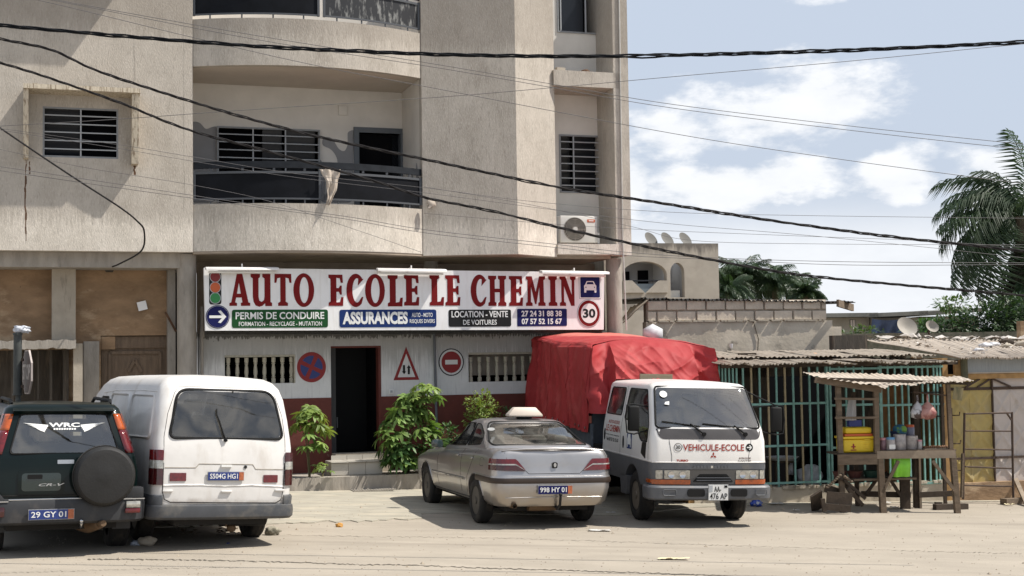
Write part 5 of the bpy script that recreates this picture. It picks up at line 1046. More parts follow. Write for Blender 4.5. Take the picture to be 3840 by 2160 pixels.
for x, y, w_, mt in ((-.48, -.02, .2, 'seat'), (-.2, -.05, .16, 'seat'), (.12, -.04, .26, 'seat'), (.47, -.03, .22, 'seat')):
    b = MB(); b.lathe([(.001, -.5), (.35, -.42), (.5, -.1), (.48, .2), (.3, .45), (.001, .5)], 16, T(x, y+.1, 1.15, s=(w_, .12, .16))); b.build('headrest', M['seat'], C, smooth=60)
seats(C, [(-.38, 1.05, 1.18), (.38, 1.05, 1.18)], M['seatdark']); b = MB(); b.box(-.68, .68, 1.6, 1.9, .9, 1.0); b.build('dashboard', M['cavity'], C)
shape([ell(-.60, 1.31, .055, .022, 20)], C, M['printwhite'], .03, 'window_sticker', m=T(0, 0, 0))
# lamps: triangular, reaching round the corner
def clamp_(sg):
    for z0a, z0b, mt, nm in (((.955, .875), (.885, .845), None, None),): pass
    piece = lambda top, bot, mt, nm: wrap_lamp(nm, tcl, C, sg, -.235, .30, top, bot, mt, .86, -.97, .20, .008)
    piece(lambda u: min(.945, .80+.62*u), lambda u: min(.880, .795+.34*u), M['lampred'], 'tail_light')
    piece(lambda u: min(.878, .794+.335*u), lambda u: min(.862, .790+.30*u), M['lampclear'], 'tail_light'); piece(lambda u: min(.860, .789+.295*u), lambda u: .785+.01*u, M['lampdark'] if sg < 0 else M['lampred'], 'tail_light')
clamp_(-1); clamp_(1)
line('boot_gap', tcl, 'y', -1, [(-.70, 1.03), (-.68, .95)], M['gap'], C, .008, .001); line('boot_gap', tcl, 'y', -1, [(.70, 1.03), (.68, .95)], M['gap'], C, .008, .001)
line('boot_gap', tcl, 'y', -1, [(-.42, .79), (-.37, .745), (.37, .745), (.42, .79)], M['gap'], C, .009, .001)
b = MB(); b.tube([(-.74, -.90, 1.055), (-.4, -.945, 1.078), (0, -.96, 1.083), (.4, -.945, 1.078), (.74, -.90, 1.055)], [.010, .017, .018, .017, .010], 8); b.build('boot_lip', M['carpaint'], C, smooth=60)
cs = sweep_ring(.872, -1.005, .22, .03, .85, [(-.02, .615), (.012, .615), (.022, .65), (.012, .685), (-.02, .69)]); cs.build('bumper_strip', mat('brown_black_strip', (.03, .018, .012), .5), C, smooth=50)
cs = sweep_ring(.866, -1.0, .22, .03, .85, [(-.02, .69), (.014, .69), (.008, .71), (-.02, .715)]); cs.build('bumper_top', M['carpaint'], C, smooth=50)
line('bumper_crease', tcl, 'y', -1, [(-.7, .42), (0, .43), (.7, .42)], M['carpaint'], C, .022, .004)
shape([rpoly([(-.035, .82), (.035, .82), (.04, .89), (.0, .905), (-.04, .89)], .015)], C, M['ink'], -1.0, 'emblem', ext=.003); shape([ell(0, .862, .02, .03, 12)], C, M['silver'], -1.006, 'emblem', ext=.003)
fplate(C, tcl, -.255, .235, .475, .585, '998 HY 01', M['navy'], M['printwhite'], -1.055, .012)
b = MB(); b.tube([(.05, -.8, .30), (.05, -.98, .27), (.05, -1.08, .33), (.055, -1.09, .44)], .02, 8); b.lathe([(.001, -.028), (.024, -.012), (.026, 0), (.024, .012), (.001, .028)], 10, T(.055, -1.09, .465)); b.build('tow_hook', M['under'], C, smooth=50)
b = MB(); b.tube([(-.57, -.7, .31), (-.57, -1.0, .315)], .035, 12, caps=False); b.tube([(-.57, -.4, .31), (-.57, -.9, .31)], .034, 12); b.build('exhaust', M['exh'], C, smooth=50); b = MB(); b.tube([(-.3, -.75, .30), (.1, -.75, .30)], .08, 12); b.build('silencer', M['exh'], C, smooth=50)
# side: door gaps, moulding, handles, mirror, sill
for sg in (-1, 1):
    line('door_gap', tcl, 'x', sg, [(.66, 1.03), (.66, .40), (.60, .33)], M['gap'], C, .009, .001); line('door_gap', tcl, 'x', sg, [(-.02, 1.03), (.10, .85), (.33, .62), (.36, .40)], M['gap'], C, .009, .001); line('door_gap', tcl, 'x', sg, [(1.95, .95), (1.98, .5), (1.93, .35)], M['gap'], C, .009, .001)
    line('side_moulding', tcl, 'x', sg, [(2.28, .57), (1.4, .575), (.45, .585)], M['carpaint'], C, .045, .010); line('sill_strip', tcl, 'x', sg, [(2.25, .335), (.35, .335)], M['cladding'], C, .03, .006)
    for y_ in (.12, .86): b = MB(); p = project(tcl, 'x', sg, y_, .905, .015); b.box(p.x-.012, p.x+.012, y_-.07, y_+.07, .89, .915); bevel(b.build('handle', M['carpaint'], C), .008)
    b = MB(); b.lathe([(.001, -.5), (.4, -.4), (.5, 0), (.4, .4), (.001, .5)], 16, T(sg*.94, 1.72, 1.02, s=(.20, .12, .14))); b.build('wing_mirror', mat('teal_black_mirror', (.02, .035, .035), .2, coat=1), C, smooth=60)
    # lips round the wheel arches
    for yc in (-.06, 2.68):
        P = [project(tcl, 'x', sg, yc+.368*math.cos(a), .33+.368*math.sin(a), -.002) for a in [R(k) for k in range(5, 176, 9)]]; b = MB(); b.tube(P, .010, 6); b.build('arch_lip', M['carpaint'], C, smooth=60)
line('fuel_flap', tcl, 'x', -1, rrect(-.45, -.30, .82, .93, .02), M['gap'], C, .005, .001)
# roof sign
RS = obj('roof_sign', (lambda b: b.mesh('roof_sign', mat('cream_sign_plastic', (.58, .50, .42), .5, noise_amt=.08, nscale=6)))(MB()), C, (0.05, .50, 1.475))
b = MB(); b.add([(-.26, -.09, 0), (.26, -.09, 0), (.26, .09, 0), (-.26, .09, 0), (-.26, -.09, .03), (.26, -.09, .03), (.26, .09, .03), (-.26, .09, .03), (-.165, -.05, .135), (.165, -.05, .135), (.165, .05, .135), (-.165, .05, .135)], [(3, 2, 1, 0), (0, 1, 5, 4), (1, 2, 6, 5), (2, 3, 7, 6), (3, 0, 4, 7), (4, 5, 9, 8), (5, 6, 10, 9), (6, 7, 11, 10), (7, 4, 8, 11), (8, 9, 10, 11)])
mt_ = RS.data.materials[0]; RS.data = b.mesh('roof_sign', mt_); bevel(RS, .008)
tl_ = math.atan2(.04, .105); text('Auto-Ecole', RS, M['ink'], -.135, .135, .0, .055, 0, .02, m=T(0, -.078, .055, rx=-tl_))
b = MB(); b.box(-.10, .10, -.06, .06, -.03, -.001); b.build('magnet_foot', M['rubber'], RS)
add_wheels(C, [(-.755, -.06), (.755, -.06), (-.755, 2.68), (.755, 2.68)], .315, .195, .20, M['rim'])
b = MB(); b.box(-.6, .6, -.7, 3.2, .22, .40); b.build('underbody', M['under'], C)
# ------------------------------------------------------------------ flat-bed truck with crew cab and red tarpaulin
K = veh('crew_cab_truck', 'white and grey driving school truck with a red tarpaulin over its bed', 2.52, 20.6, 3.33, 0, .0, cat='truck')
lk = [dict(z=.55, w=.84, y0=-1.72, y1=1.02, rr=.05, rf=.12), dict(z=.60, w=.85, y0=-1.72, y1=1.04, rr=.05, rf=.12), dict(z=.90, w=.85, y0=-1.72, y1=1.05, rr=.05, rf=.12, bulf=.05), dict(z=1.20, w=.845, y0=-1.72, y1=1.04, rr=.05, rf=.13, bulf=.06), dict(z=1.36, w=.825, y0=-1.72, y1=.99, rr=.05, rf=.13, bulf=.07),
      dict(z=1.92, w=.725, y0=-1.70, y1=.62, rr=.06, rf=.14, bulf=.06), dict(z=1.965, w=.705, y0=-1.69, y1=.56, rr=.06, rf=.14, bulf=.06), dict(z=1.995, w=.66, y0=-1.66, y1=.50, rr=.06, rf=.14, bulf=.05)]
cab = loft(lk, crown=.045); tk = bvh(cab)
CB = obj('cab', cab.mesh('cab', [M['truckpaint'], M['under'], M['truckgrey']], 45), K)
inn = loft([dict(z=.95, w=.77, y0=-1.64, y1=.92, rf=.1), dict(z=1.3, w=.76, y0=-1.64, y1=.90, rf=.1), dict(z=1.90, w=.66, y0=-1.62, y1=.53, rf=.1), dict(z=1.94, w=.62, y0=-1.6, y1=.48, rf=.1)], crown=0)
wsc = rpoly([(-.755, 1.395), (.755, 1.395), (.665, 1.935), (-.665, 1.935)], [.06, .06, .05, .05], 5)
kd1 = rpoly([(-1.58, 1.50), (-.74, 1.50), (-.72, 1.89), (-1.50, 1.89)], .05); kd2 = rpoly([(-.52, 1.45), (.12, 1.40), (.48, 1.18), (.80, 1.18), (.78, 1.40), (.42, 1.89), (-.47, 1.89)], [.05, .1, .08, .05, .05, .05, .05])
cut(CB, [inn, MB().prism(wsc, .3, 1.6), prism_x(kd1, -1, 1), prism_x(kd2, -1, 1), cyl_x(.05, .36, .45, .5, 1.1), cyl_x(.05, .36, .45, -1.1, -.5)])
CB.data.shade_smooth(); CB.data.set_sharp_from_angle(angle=R(38))
for p in CB.data.polygons:
    if p.center.z < .885 and p.material_index == 0: p.material_index = 2
# grey skirt band standing proud of the white (front and sides)
g_ = sweep_ring(.852, -1.065, .12, .05, 2.55, [(-.02, .60), (.006, .60), (.010, .87), (.004, .885), (-.02, .885)])
patch('windscreen', tk, 'y', 1, wsc, glass('sky_reflecting_windscreen', (.55, .60, .62), .13, .015, .16), K, .006, .004); ringify('windscreen_seal', tk, 'y', 1, wsc, .03, M['rubber'], K, .008)
for sg in (-1, 1):
    for q in (kd1, kd2): patch('side_window', tk, 'x', sg, q, M['glassdark'], K, .001, .003); ringify('window_seal', tk, 'x', sg, q, .022, M['rubber'], K, .004)
    line('door_gap', tk, 'x', sg, [(-.64, .92), (-.64, 1.93)], M['gap'], K, .009, .001); line('door_gap', tk, 'x', sg, [(.86, .92), (.86, 1.35)], M['gap'], K, .007, .001)
    line('belt_crease', tk, 'x', sg, [(-1.70, .915), (1.0, .915)], M['truckpaint'], K, .02, .004)
    for y_, z_ in ((-1.56, 1.16), (-.46, 1.10)): patch('handle', tk, 'x', sg, ell(y_, z_, .035, .09, 16), M['rubber'], K, .008, .02)
    patch('air_vent', tk, 'x', sg, rpoly([(.50, 1.0), (.72, .93), (.76, 1.16), (.56, 1.16)], .02), M['ink'], K, .006, .02)
patch('wiper_panel', tk, 'y', 1, rpoly([(-.73, 1.225), (.73, 1.225), (.775, 1.37), (-.775, 1.37)], [.09, .09, .02, .02]), mat('dark_grey_panel', (.055, .05, .05), .45, noise_amt=.15, nscale=6), K, .004, .01)
for sg in (-1, 1): line('panel_gap', tk, 'y', 1, [(sg*.60, 1.37), (sg*.60, 1.20), (sg*.565, 1.0), (sg*.565, .90)], M['gap'], K, .008, .001)
line('belt_crease', tk, 'y', 1, [(-.83, .905), (0, .905), (.83, .905)], M['truckpaint'], K, .02, .004)
# front lettering (faces +y, so turned round)
mF = Matrix.Rotation(math.pi, 4, 'Z')
def ftxt(s, x0, x1, z0, z1, mt, bold=.0, y=0, shear=0): return decal(text_mesh(s, mt, -x1, -x0, z0, z1, bold, .0006), tk, 'y', 1, K, .003+y)
M['truckred'] = mat('faded_red_vinyl', (.33, .03, .015), .6, spec=.2)
ftxt('VEHICULE-ECOLE', -.495, .405, 1.068, 1.160, M['truckred'], .012)
def fshape(pl, mt, y=0, nm='emblem'): return decal(shape_mesh([[(-x, z) for x, z in p] for p in pl], mt, .0006), tk, 'y', 1, K, .003+y, nm)
fshape([ell(.475, 1.115, .058, n=28), ell(.475, 1.115, .051, n=28)], M['ink'], nm='speed_ring'); ftxt('30', .445, .507, 1.09, 1.14, M['ink'], .02)
d_ = fshape([ell(-.575, 1.115, .055, n=28)], M['ink'], 0, 'arrow_disc'); fshape([[(x_-.575, z_+1.115) for x_, z_ in [(.04, -.008), (-.012, -.008), (.008, -.03), (-.008, -.035), (-.04, 0), (-.008, .035), (.008, .03), (-.012, .008), (.04, .008)]]], M['printwhite'], .003, 'arrow')
for a in (90, 210, 330):
    c_, s_ = math.cos(R(a)), math.sin(R(a)); q = [(0, 0), (.5, .29), (1, 0), (.5, -.29)]; fshape([[((x_*c_-z_*s_)*.050-.035, (x_*s_+z_*c_)*.050+1.00) for x_, z_ in q]], M['truckred'])
ftxt('TURBO', .33, .50, .915, .945, M['truckred'], .05); ftxt('INTERCOOLER', -.60, -.42, .958, .975, mat('badge_brown', (.13, .07, .06), .5), .03); ftxt('CANTER', -.61, -.40, .915, .942, mat('badge_grey', (.35, .32, .30), .4, .5), .02)
# side lettering on the rear door (image left side = +x)
mX = Matrix.Rotation(R(90), 4, 'Z')
def stxt(s, y0, y1, z0, z1, mt, bold=0, x=0): return decal(text_mesh(s, mt, y0, y1, z0, z1, bold, .0006), tk, 'x', 1, K, .003+x)
stxt('AUTO-ECOLE', -1.40, -.76, 1.345, 1.395, M['truckred'], .005); stxt('LE CHEMIN', -1.50, -.70, 1.22, 1.32, M['truckred'], .01); stxt('Permis toutes categories', -1.50, -.70, 1.155, 1.18, M['ink']); stxt('Tel: 07 57 52 15 67', -1.45, -.75, 1.07, 1.125, M['ink'], .01)
decal(shape_mesh([rrect(-.26, .0, 1.02, 1.24, .015)], M['blue'], .0006), tk, 'x', 1, K, .003, 'car_decal'); decal(shape_mesh([[(x_*.8-.13, z_*.9+1.13) for x_, z_ in car]], M['printwhite'], .0006), tk, 'x', 1, K, .006, 'car_decal')
# grille, lamps, bumper
M['grillegrey'] = M['truckgrey']
patch('grille_band', tk, 'y', 1, rrect(-.84, .84, .81, .885, .01), M['truckgrey'], K, .012, .03); 
patch('grille', tk, 'y', 1, rrect(-.38, .31, .60, .808, .01), mat('grille_brown_grey', (.075, .07, .065), .5), K, .010, .03)
gp_ = patch('grille_opening', tk, 'y', 1, rpoly([(-.33, .635), (.27, .635), (.17, .745), (-.23, .745)], .02), M['ink'], K, .013, .004)
for z in (.66, .695): b = MB(); b.box(-.28, .22, 1.115, 1.13, z-.005, z+.005); b.build('grille_slat', M['grillegrey'], K)
for i in range(11): b = MB(); b.box(-.27+i*.05, -.235+i*.05, 1.118, 1.126, .83, .862); b.build('emboss', M['chrome'] if i == 5 else M['grillegrey'], K)
for sg in (-1, 1):
    patch('headlight', tk, 'y', 1, rrect(*(sorted((sg*.34-.03, sg*.69-.02))), .675, .795, .01), M['lampclear'], K, .016, .03)
    for cx_ in (.44, .60): b = MB(); p = project(tk, 'y', 1, sg*cx_-.025, .735, .018); b.lathe([(.05, 0), (.046, .008), (.03, .002), (.001, .0)], 18, T(p.x, p.y, p.z, rx=R(-90))); b.build('reflector_bowl', M['chrome'], K, smooth=50)
    patch('corner_lamp', tk, 'y', 1, rrect(*(sorted((sg*.715-.02, sg*.80-.01))), .675, .795, .01), M['lampclear'], K, .010, .03)
    patch('indicator', tk, 'y', 1, rrect(*(sorted((sg*.33-.03, sg*.835))), .60, .665, .01), M['lamporange'], K, .016, .03, label=None)
    o = patch('indicator', tk, 'x', sg, rrect(.80, .98, .615, .665, .01), M['lamporange'], K, .010, .02)
bq = sweep_ring(.855, -1.10, .12, .035, .30, [(-.10, .385), (.02, .385), (.05, .41), (.055, .56), (.035, .585), (-.10, .585)]); bq.v = [(-x, -y, z) for x, y, z in bq.v]
BQ = bq.build('front_bumper', M['truckgrey'], K, smooth=40)
for x0, x1, mt in ((.12, .37, 'ink'), (-.50, -.26, 'ink')): b = MB(); b.prism(rrect(x0, x1, .44, .545, .035), 1.165, 1.195); b.build('bumper_slot', M['ink'], BQ)
for x0, x1 in ((.53, .72), (-.79, -.63)): b = MB(); P = [(x, 1.180, z) for x, z in rrect(x0, x1, .455, .54, .035)]; P += P[:2]; b.tube(P, .008, 5, caps=False); b.build('bumper_pressing', M['truckgrey'], BQ)
p = fplate(K, tk, -.205, .075, .395, .605, '', mat('plate_white', (.70, .70, .68), .5), M['ink'], 1.22, .008, band=False, sg=1, split=(('AA-', .28, .64, .54, .90), ('476 AP', .06, .96, .06, .45)))
b = MB(); b.box(.205-.055, .205-.01, -1.227, -1.2235, .565, .598); b.build('registration_corner', M['ink'], p); b = MB(); b.box(-.07, -.02, -1.227, -1.2235, .51, .598); b.build('registration_strip', M['ringgrey'], p)
# wipers, mirrors, stickers, dash
for (a, c, d__) in (((.10, 1.30), (.28, 1.44), (.68, 1.47)), ((-.52, 1.30), (-.36, 1.42), (.10, 1.445))):
    P = [project(tk, 'y', 1, *q, .03) for q in (a, c)]; b = MB(); b.tube(P, .012, 6); P2 = [project(tk, 'y', 1, c[0]+(d__[0]-c[0])*t+0*t-.14*(1-t), c[1]+(d__[1]-c[1])*t-.035*(1-t), .022) for t in (0, .25, .5, .75, 1)]; b.tube(P2, .008, 6); b.lathe([(.03, 0), (.028, .03)], 10, T(P[0].x, P[0].y-.02, P[0].z, rx=R(-90))); b.build('wiper', M['rubber'], K, smooth=50)
shape([ell(-.585, 0, .055, n=24)], K, M['printwhite'], 0, 'round_sticker', m=mF @ T(0, -.70, 1.845, rx=-R(33))); shape([rpoly([(-.60, -.02), (-.53, -.03), (-.52, .03), (-.58, .02)], .01)], K, M['printwhite'], 0, 'paper_sticker', m=mF @ T(0, -.79, 1.72, rx=-R(33)))
b = MB(); b.box(-.72, .72, .62, .93, 1.2, 1.40); bevel(b.build('dashboard', mat('grey_green_dash', (.16, .17, .16), .8), K), .04)
for x_, w_, h_ in ((.45, .2, .03), (-.05, .22, .09), (-.45, .12, .02)): b = MB(); b.box(x_-w_/2, x_+w_/2, .75, .88, 1.405, 1.405+h_); bevel(b.build('dash_clutter', M['printwhite'] if h_ < .05 else M['conc'], K), .02)
seats(K, [(-.42, .10, 1.62), (.05, .10, 1.55), (.45, .10, 1.62)], M['seatdark']); seats(K, [(-.4, -1.2, 1.6), (.4, -1.2, 1.6)], M['seatdark'])
b = MB(); 
for k in range(20): a0, a1 = 2*math.pi*k/20, 2*math.pi*(k+1)/20; b.bar((-.40+.19*math.cos(a0), .58+.05*math.sin(a0), 1.42+.17*math.sin(a0)), (-.40+.19*math.cos(a1), .58+.05*math.sin(a1), 1.42+.17*math.sin(a1)), .02)
b.build('steering_wheel', M['rubber'], K)
for sg, hh, yy in ((1, 0, 0), (-1, 0, 0)):
    xm_ = sg*(1.03 if sg > 0 else 1.10); p0 = project(tk, 'x', sg, .55, 1.66, 0); p1 = project(tk, 'x', sg, .72, 1.33, 0); b = MB()
    b.tube([p0, (xm_, .70, 1.70), (xm_+sg*.10, .74, 1.69), (xm_+sg*.12, .75, 1.5), (xm_+sg*.10, .76, 1.30), (xm_, .76, 1.28), p1], .011, 6)
    if sg < 0: b.tube([project(tk, 'x', sg, .45, 1.90, 0), (xm_, .70, 1.70)], .010, 6)
    b.build('mirror_arm', M['rubber'], K, smooth=50)
    b = MB(); b.box(xm_-.085, xm_+.085, .70, .77, 1.32, 1.68); o = b.build('side_mirror', M['rubber'], K); bevel(o, .03, 3)
b = MB(); b.box(-.30, .24, -1.74, -1.70, 2.00, 2.11); b.build('headboard_plank', mat('weathered_plank', (.19, .16, .11), .9, noise_amt=.3, nscale=6, stretch=(.4, 4, 4)), K)
add_wheels(K, [(.70, .05), (-.70, .05), (.66, -3.6), (-.66, -3.6)], .355, .20, .215, M['rimlight'], 'truck')
# chassis, bed, bed side boards, tarpaulin
b = MB(); b.box(-.40, -.28, -5.4, .9, .45, .62); b.box(.28, .40, -5.4, .9, .45, .62); b.box(-.5, .5, -.9, .9, .40, .9); b.build('chassis', M['under'], K)
b = MB(); b.box(-.98, .95, -5.45, -1.86, .86, .98); b.build('bed_floor', M['under'], K)
bedm = mat('blue_grey_bed_board', (.07, .085, .105), .6, noise_amt=.25, nscale=6)
for sg in (-1, 1): b = MB(); b.box(sg*.98-.02, sg*.98+.02, -5.45, -1.86, .78, 1.30); b.build('bed_side', bedm, K)
b = MB(); b.box(-.96, .93, -2.10, -2.06, .78, 1.9); b.build('bed_front', bedm, K)
for y_ in (-2.50, -3.0, -4.1, -5.4):
    for x_ in (-.92, .90): b = MB(); b.box(x_-.025, x_+.025, y_-.03, y_+.0, .8, 2.4); b.build('stake', bedm, K)
b = MB(); b.prism(rpoly([(-.55, .34), (-.25, .34), (-.2, .62), (-.62, .62)], .02), .60, .84); b.build('step', M['truckgrey'], K, m=Matrix.Rotation(R(90), 4, 'Z') @ T(0, -1.45, 0))
tarpm = mat('red_tarpaulin', (.33, .028, .030), .66, spec=.3, noise_amt=.12, nscale=4, bump=.35, bscale=7, bstretch=(1, 1, .35)); layer(tarpm, (.40, .10, .085), 2.2, (1, 1, 1), .50, .70, .35, off=4); layer(tarpm, (.62, .22, .17), 3, (1, 1, 1), .45, .75, .6, zr=(2.80, 2.68))  # last layer paints the sunlit pink of the top into the colour
def tarp_pt(u, v):
    """u along the length 0..1 (cab end to rear), v round the hoop: -1 right skirt .. 0 top .. 1 left skirt"""
    y = -1.93-3.62*u; hw = 1.02+.16*u; cx_ = -.06+.10*u
    zb_ = 1.16+.12*u; ze = 2.55+.16*u+.02*math.sin(u*9); zc_ = ze+.13-.025*abs(math.sin(u*6.0))
    a = abs(v); sg = 1 if v >= 0 else -1; y -= .42*(1-u)**6*max(0, 1-(a/.5)**4)
    if a < .42: t = a/.42; x = hw*t*.97; z = zc_-(zc_-ze-.02)*t**2.6
    elif a < .5: t = (a-.42)/.08; x = hw*(.97+.04*t); z = ze+.02-.07*t
    else: t = (a-.5)/.5; x = hw*(1.01+.05*t)+.03*math.sin(t*3+u*5); z = ze-.05-(ze-.05-zb_)*t
    q = Vector((x*2, y*2, z*2)); f = noise.noise(q*.7)*.05+noise.noise(q*2.1+Vector((5, 0, 0)))*.018+(1-abs(noise.noise(Vector((y*2.6+z*.5, z*.7, sg*3)))))**7*.05*(a > .45)
    return Vector((cx_+sg*(x+f*(1 if a > .4 else .0)), y, z+(f*.5 if a < .45 else 0)+(.05*math.sin(u*23+sg)*noise.noise(Vector((u*9, sg, 1))) if a > .97 else 0)))
b = MB(); b.grid(90, 130, lambda i, j: tarp_pt(i, j*2-1)); n0 = len(b.v)
def tarp_front(i, j):
    """front sheet of the tarpaulin, gathered towards the cab roof"""
    v = (i*2-1); top = tarp_pt(0, v*.47); zlow = 2.02 if abs(v) < .66 else 2.02-min(1, (abs(v)-.66)/.06)*.55
    x = -.06+v*1.035; z = top.z+(zlow-top.z)*j; q = Vector((x*2.2, z*2.6, 1.0)); fold = noise.noise(q)*.05+noise.noise(q*2.3)*.02+(1-abs(noise.noise(Vector((x*2.2-z*2.4, z*1.0, 4)))))**7*.055+(1-abs(noise.noise(Vector((x*1.8+z*2.2, z*1.3, 9)))))**9*.04+(1-abs(noise.noise(Vector((x*4.5-z*3, z*2.4, 14)))))**10*.015
    P0 = Vector((x*(1+.03*j), -1.93-.42*(1-abs(v)**5)*(1-j**.85)+.18*j+max(-.02, fold)*min(1, j*5)*1.15+.08*math.sin(j*math.pi)*(abs(v) < .66), z+.03*noise.noise(Vector((x*4, 2, 2)))*j))
    e = max(0, (abs(v)-.90)/.10)
    if e > 0:
        a_ = min(1, .5+.5*max(0, (2.5-P0.z)/1.3)); S_ = tarp_pt(0, a_*(1 if v > 0 else -1)); P0 = P0.lerp(Vector((S_.x, -1.94+.02*math.sin(P0.z*9), P0.z)), e)
    return P0
b.grid(110, 44, tarp_front)
b.grid(24, 20, lambda i, j: (lambda a, c: a*(1-i)+c*i+Vector((0, -.03+.05*noise.noise(Vector((i*4, j*4, 2))), 0)))(tarp_pt(1, -.5-.5*j), tarp_pt(1, .5+.5*j)) )
b.grid(40, 3, lambda i, j: (lambda t_: Vector((t_.x, t_.y, t_.z*(1-j)+(2.55)*j)))(tarp_pt(1, (i*2-1)*.5)))
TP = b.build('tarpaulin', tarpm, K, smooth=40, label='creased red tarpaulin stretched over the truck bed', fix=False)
for x_, z_ in ((.88, 1.2), (.9, 1.1)):
    pass
for k in range(12):
    for v_ in (.985,):
        p = tarp_pt((k+.5)/12, v_); b = MB(); b.lathe([(.022, 0), (.022, .006), (.001, .006)], 8, T(p.x+.012, p.y, p.z+.03, ry=R(90))); b.build('eyelet', M['silver'], TP)
for u_ in (.02, .34, .66, .98):
    b = MB(); b.tube([tarp_pt(u_, v_)+Vector((.004, 0, .0)) for v_ in [k/16 for k in range(7, 17)]], .008, 5); b.build('seam', tarpm, TP)
b = MB(); b.tube([(.99, -2.0, 1.25), (.93, -2.05, 1.0), (.96, -2.1, .8)], .006, 5); b.build('tie_cord', M['lampred'], K)
# ================================================================== barred shop on the right
M['teal'] = mat('chipped_teal_paint', (.23, .46, .41), .6, noise_amt=.3, nscale=9); M['beigebar'] = mat('chipped_beige_paint', (.42, .35, .21), .6, noise_amt=.3, nscale=9)
M['tin'] = mat('weathered_roofing_sheet', (.37, .315, .25), .7, .1, noise_amt=.25, nscale=3); layer(M['tin'], (.15, .09, .05), 5, (1, 1, 1), .54, .72, .7)
M['tinpale'] = mat('sun_bleached_roofing_sheet', (.47, .40, .325), .7, noise_amt=.15, nscale=3); layer(M['tinpale'], (.20, .12, .07), 6, (1, 1, 1), .60, .74, .6)
M['tindark'] = mat('blackened_roofing_sheet', (.05, .045, .04), .8, noise_amt=.4, nscale=5)
M['block'] = mat('grey_sand_block', (.60, .52, .42), .97, noise_amt=.2, nscale=5, bump=.4, bscale=25, rand=.10); M['mortar'] = mat('mortar', (.40, .35, .29), .98, noise_amt=.25, nscale=8, bump=.5, bscale=20)
M['render'] = mat('cracked_cement_render', (.58, .51, .41), .97, col2=(.43, .375, .295), nscale=1.6, bump=.35, bscale=14); layer(M['render'], (.11, .095, .078), 1.7, (1, 1, 1), .57, .68, .85, off=6)
M['yellow'] = mat('worn_yellow_door_paint', (.46, .35, .12), .6, noise_amt=.2, nscale=3); layer(M['yellow'], (.34, .28, .17), 3, (1, 1, .5), .5, .7, .7)
M['whitedoor'] = mat('worn_white_door_paint', (.50, .44, .40), .6, noise_amt=.15, nscale=3); layer(M['whitedoor'], (.27, .22, .17), 5, (1, 1, .6), .58, .72, .6)
M['ochre'] = mat('ochre_beam', (.42, .25, .10), .85, noise_amt=.35, nscale=6); M['bluetin'] = mat('blue_grey_fascia', (.30, .325, .34), .6, noise_amt=.2, nscale=14, stretch=(4, 4, .3))
M['rustbar'] = mat('rusty_iron_tube', (.085, .055, .04), .8, .2, noise_amt=.35, nscale=14); M['plank'] = mat('grey_brown_plank', (.17, .125, .085), .92, noise_amt=.35, nscale=5, stretch=(1, 4, 4), bump=.3, bscale=18); M['plankdark'] = mat('dark_plank', (.065, .047, .033), .95, noise_amt=.4, nscale=6, bump=.3, bscale=18)
M['plankpale'] = mat('pale_plank', (.29, .23, .17), .92, noise_amt=.3, nscale=6)
SF = Frame(2870, 23.1, .24)
SH = thing('barred_shop', 'low shop with teal window bars and a rusty corrugated roof right of the truck', 'shop', SF.m)
s = lambda px, py, y=0: SF(px, py, y)
xl, xr = s(2600, 1800)[0], s(3545, 1800)[0]; zk = s(3000, 1824)[1]
wall(xl, xr, -.9, zk, [], lambda x: -.03+.012*math.sin(x*5), .3, .15).build('knee_wall', M['render'], SH)
b = MB(); rr_ = random.Random(8)
for i in range(70): x = xl+(xr-xl)*rr_.random(); q = rr_.uniform(.02, .05); b.box(x, x+q*2, -.06, .02, zk-.03, zk+q*.5)
b.build('broken_edge', M['render'], SH)['kind'] = 'stuff'
ztop = s(3000, 1374)[1]
for y0_, nm in ((3.0, 'back_wall'),): m = MB(); m.box(xl-.5, xr, y0_, y0_+.1, -.9, ztop+.05); m.build(nm, M['dark'], SH)
m = MB(); m.box(xl, xr, .28, 3.0, zk-.3, zk-.25); m.build('floor', M['dark'], SH); m = MB(); m.box(xr-.001, xr+.1, -.02, 3.0, -.9, ztop+.1); m.build('side_wall', M['ochre'], SH); m = MB(); m.box(xl-.1, xl, -.02, 3, -.9, ztop+.1); m.build('side_wall', M['ochre'], SH)
m = MB(); x0 = s(2885, 1400, 1.2)[0]; m.box(xl, xr, 1.2, 1.24, s(2900, 1412, 1.2)[1], ztop+.1); m.box(xl, x0, 1.2, 1.24, -.5, ztop+.1); m.box(s(3135, 1500, 1.2)[0], s(3290, 1500, 1.2)[0], 1.19, 1.23, -.5, ztop+.1); m.build('inner_wall', M['conc_dark'], SH)
m = MB(); m.box(s(3418, 1500, .3)[0], s(3444, 1500, .3)[0], .25, .35, -.5, ztop); m.build('post', M['plankdark'], SH)
hb = ztop-zk
bar_t = MB().box(-.014, .014, -.014, .014, 0, hb).mesh('bar', M['teal']); bar_b = MB().box(-.014, .014, -.014, .014, 0, hb).mesh('bar', M['beigebar'])
for i, px in enumerate((2700, 2712, 2724, 2738, 2752, 2766, 2790, 2821, 2852, 2884, 2915, 2947, 2978, 3008, 3039, 3070, 3176, 3206, 3239, 3334, 3360, 3386, 3410, 3441, 3463, 3484, 3506, 3519, 3531)):
    obj('bar', bar_b if px in (2821, 2884, 2947, 3008) else bar_t, SH, (s(px, 1600)[0], .0, zk+.002))
for px, w_ in ((3103, .035), (3115, .035), (3304, .05), (3150, .03)): x = s(px, 1600)[0]; m = MB(); m.box(x-w_/2, x+w_/2, -.03, .03, zk, ztop); m.build('gate_post', M['teal'], SH)
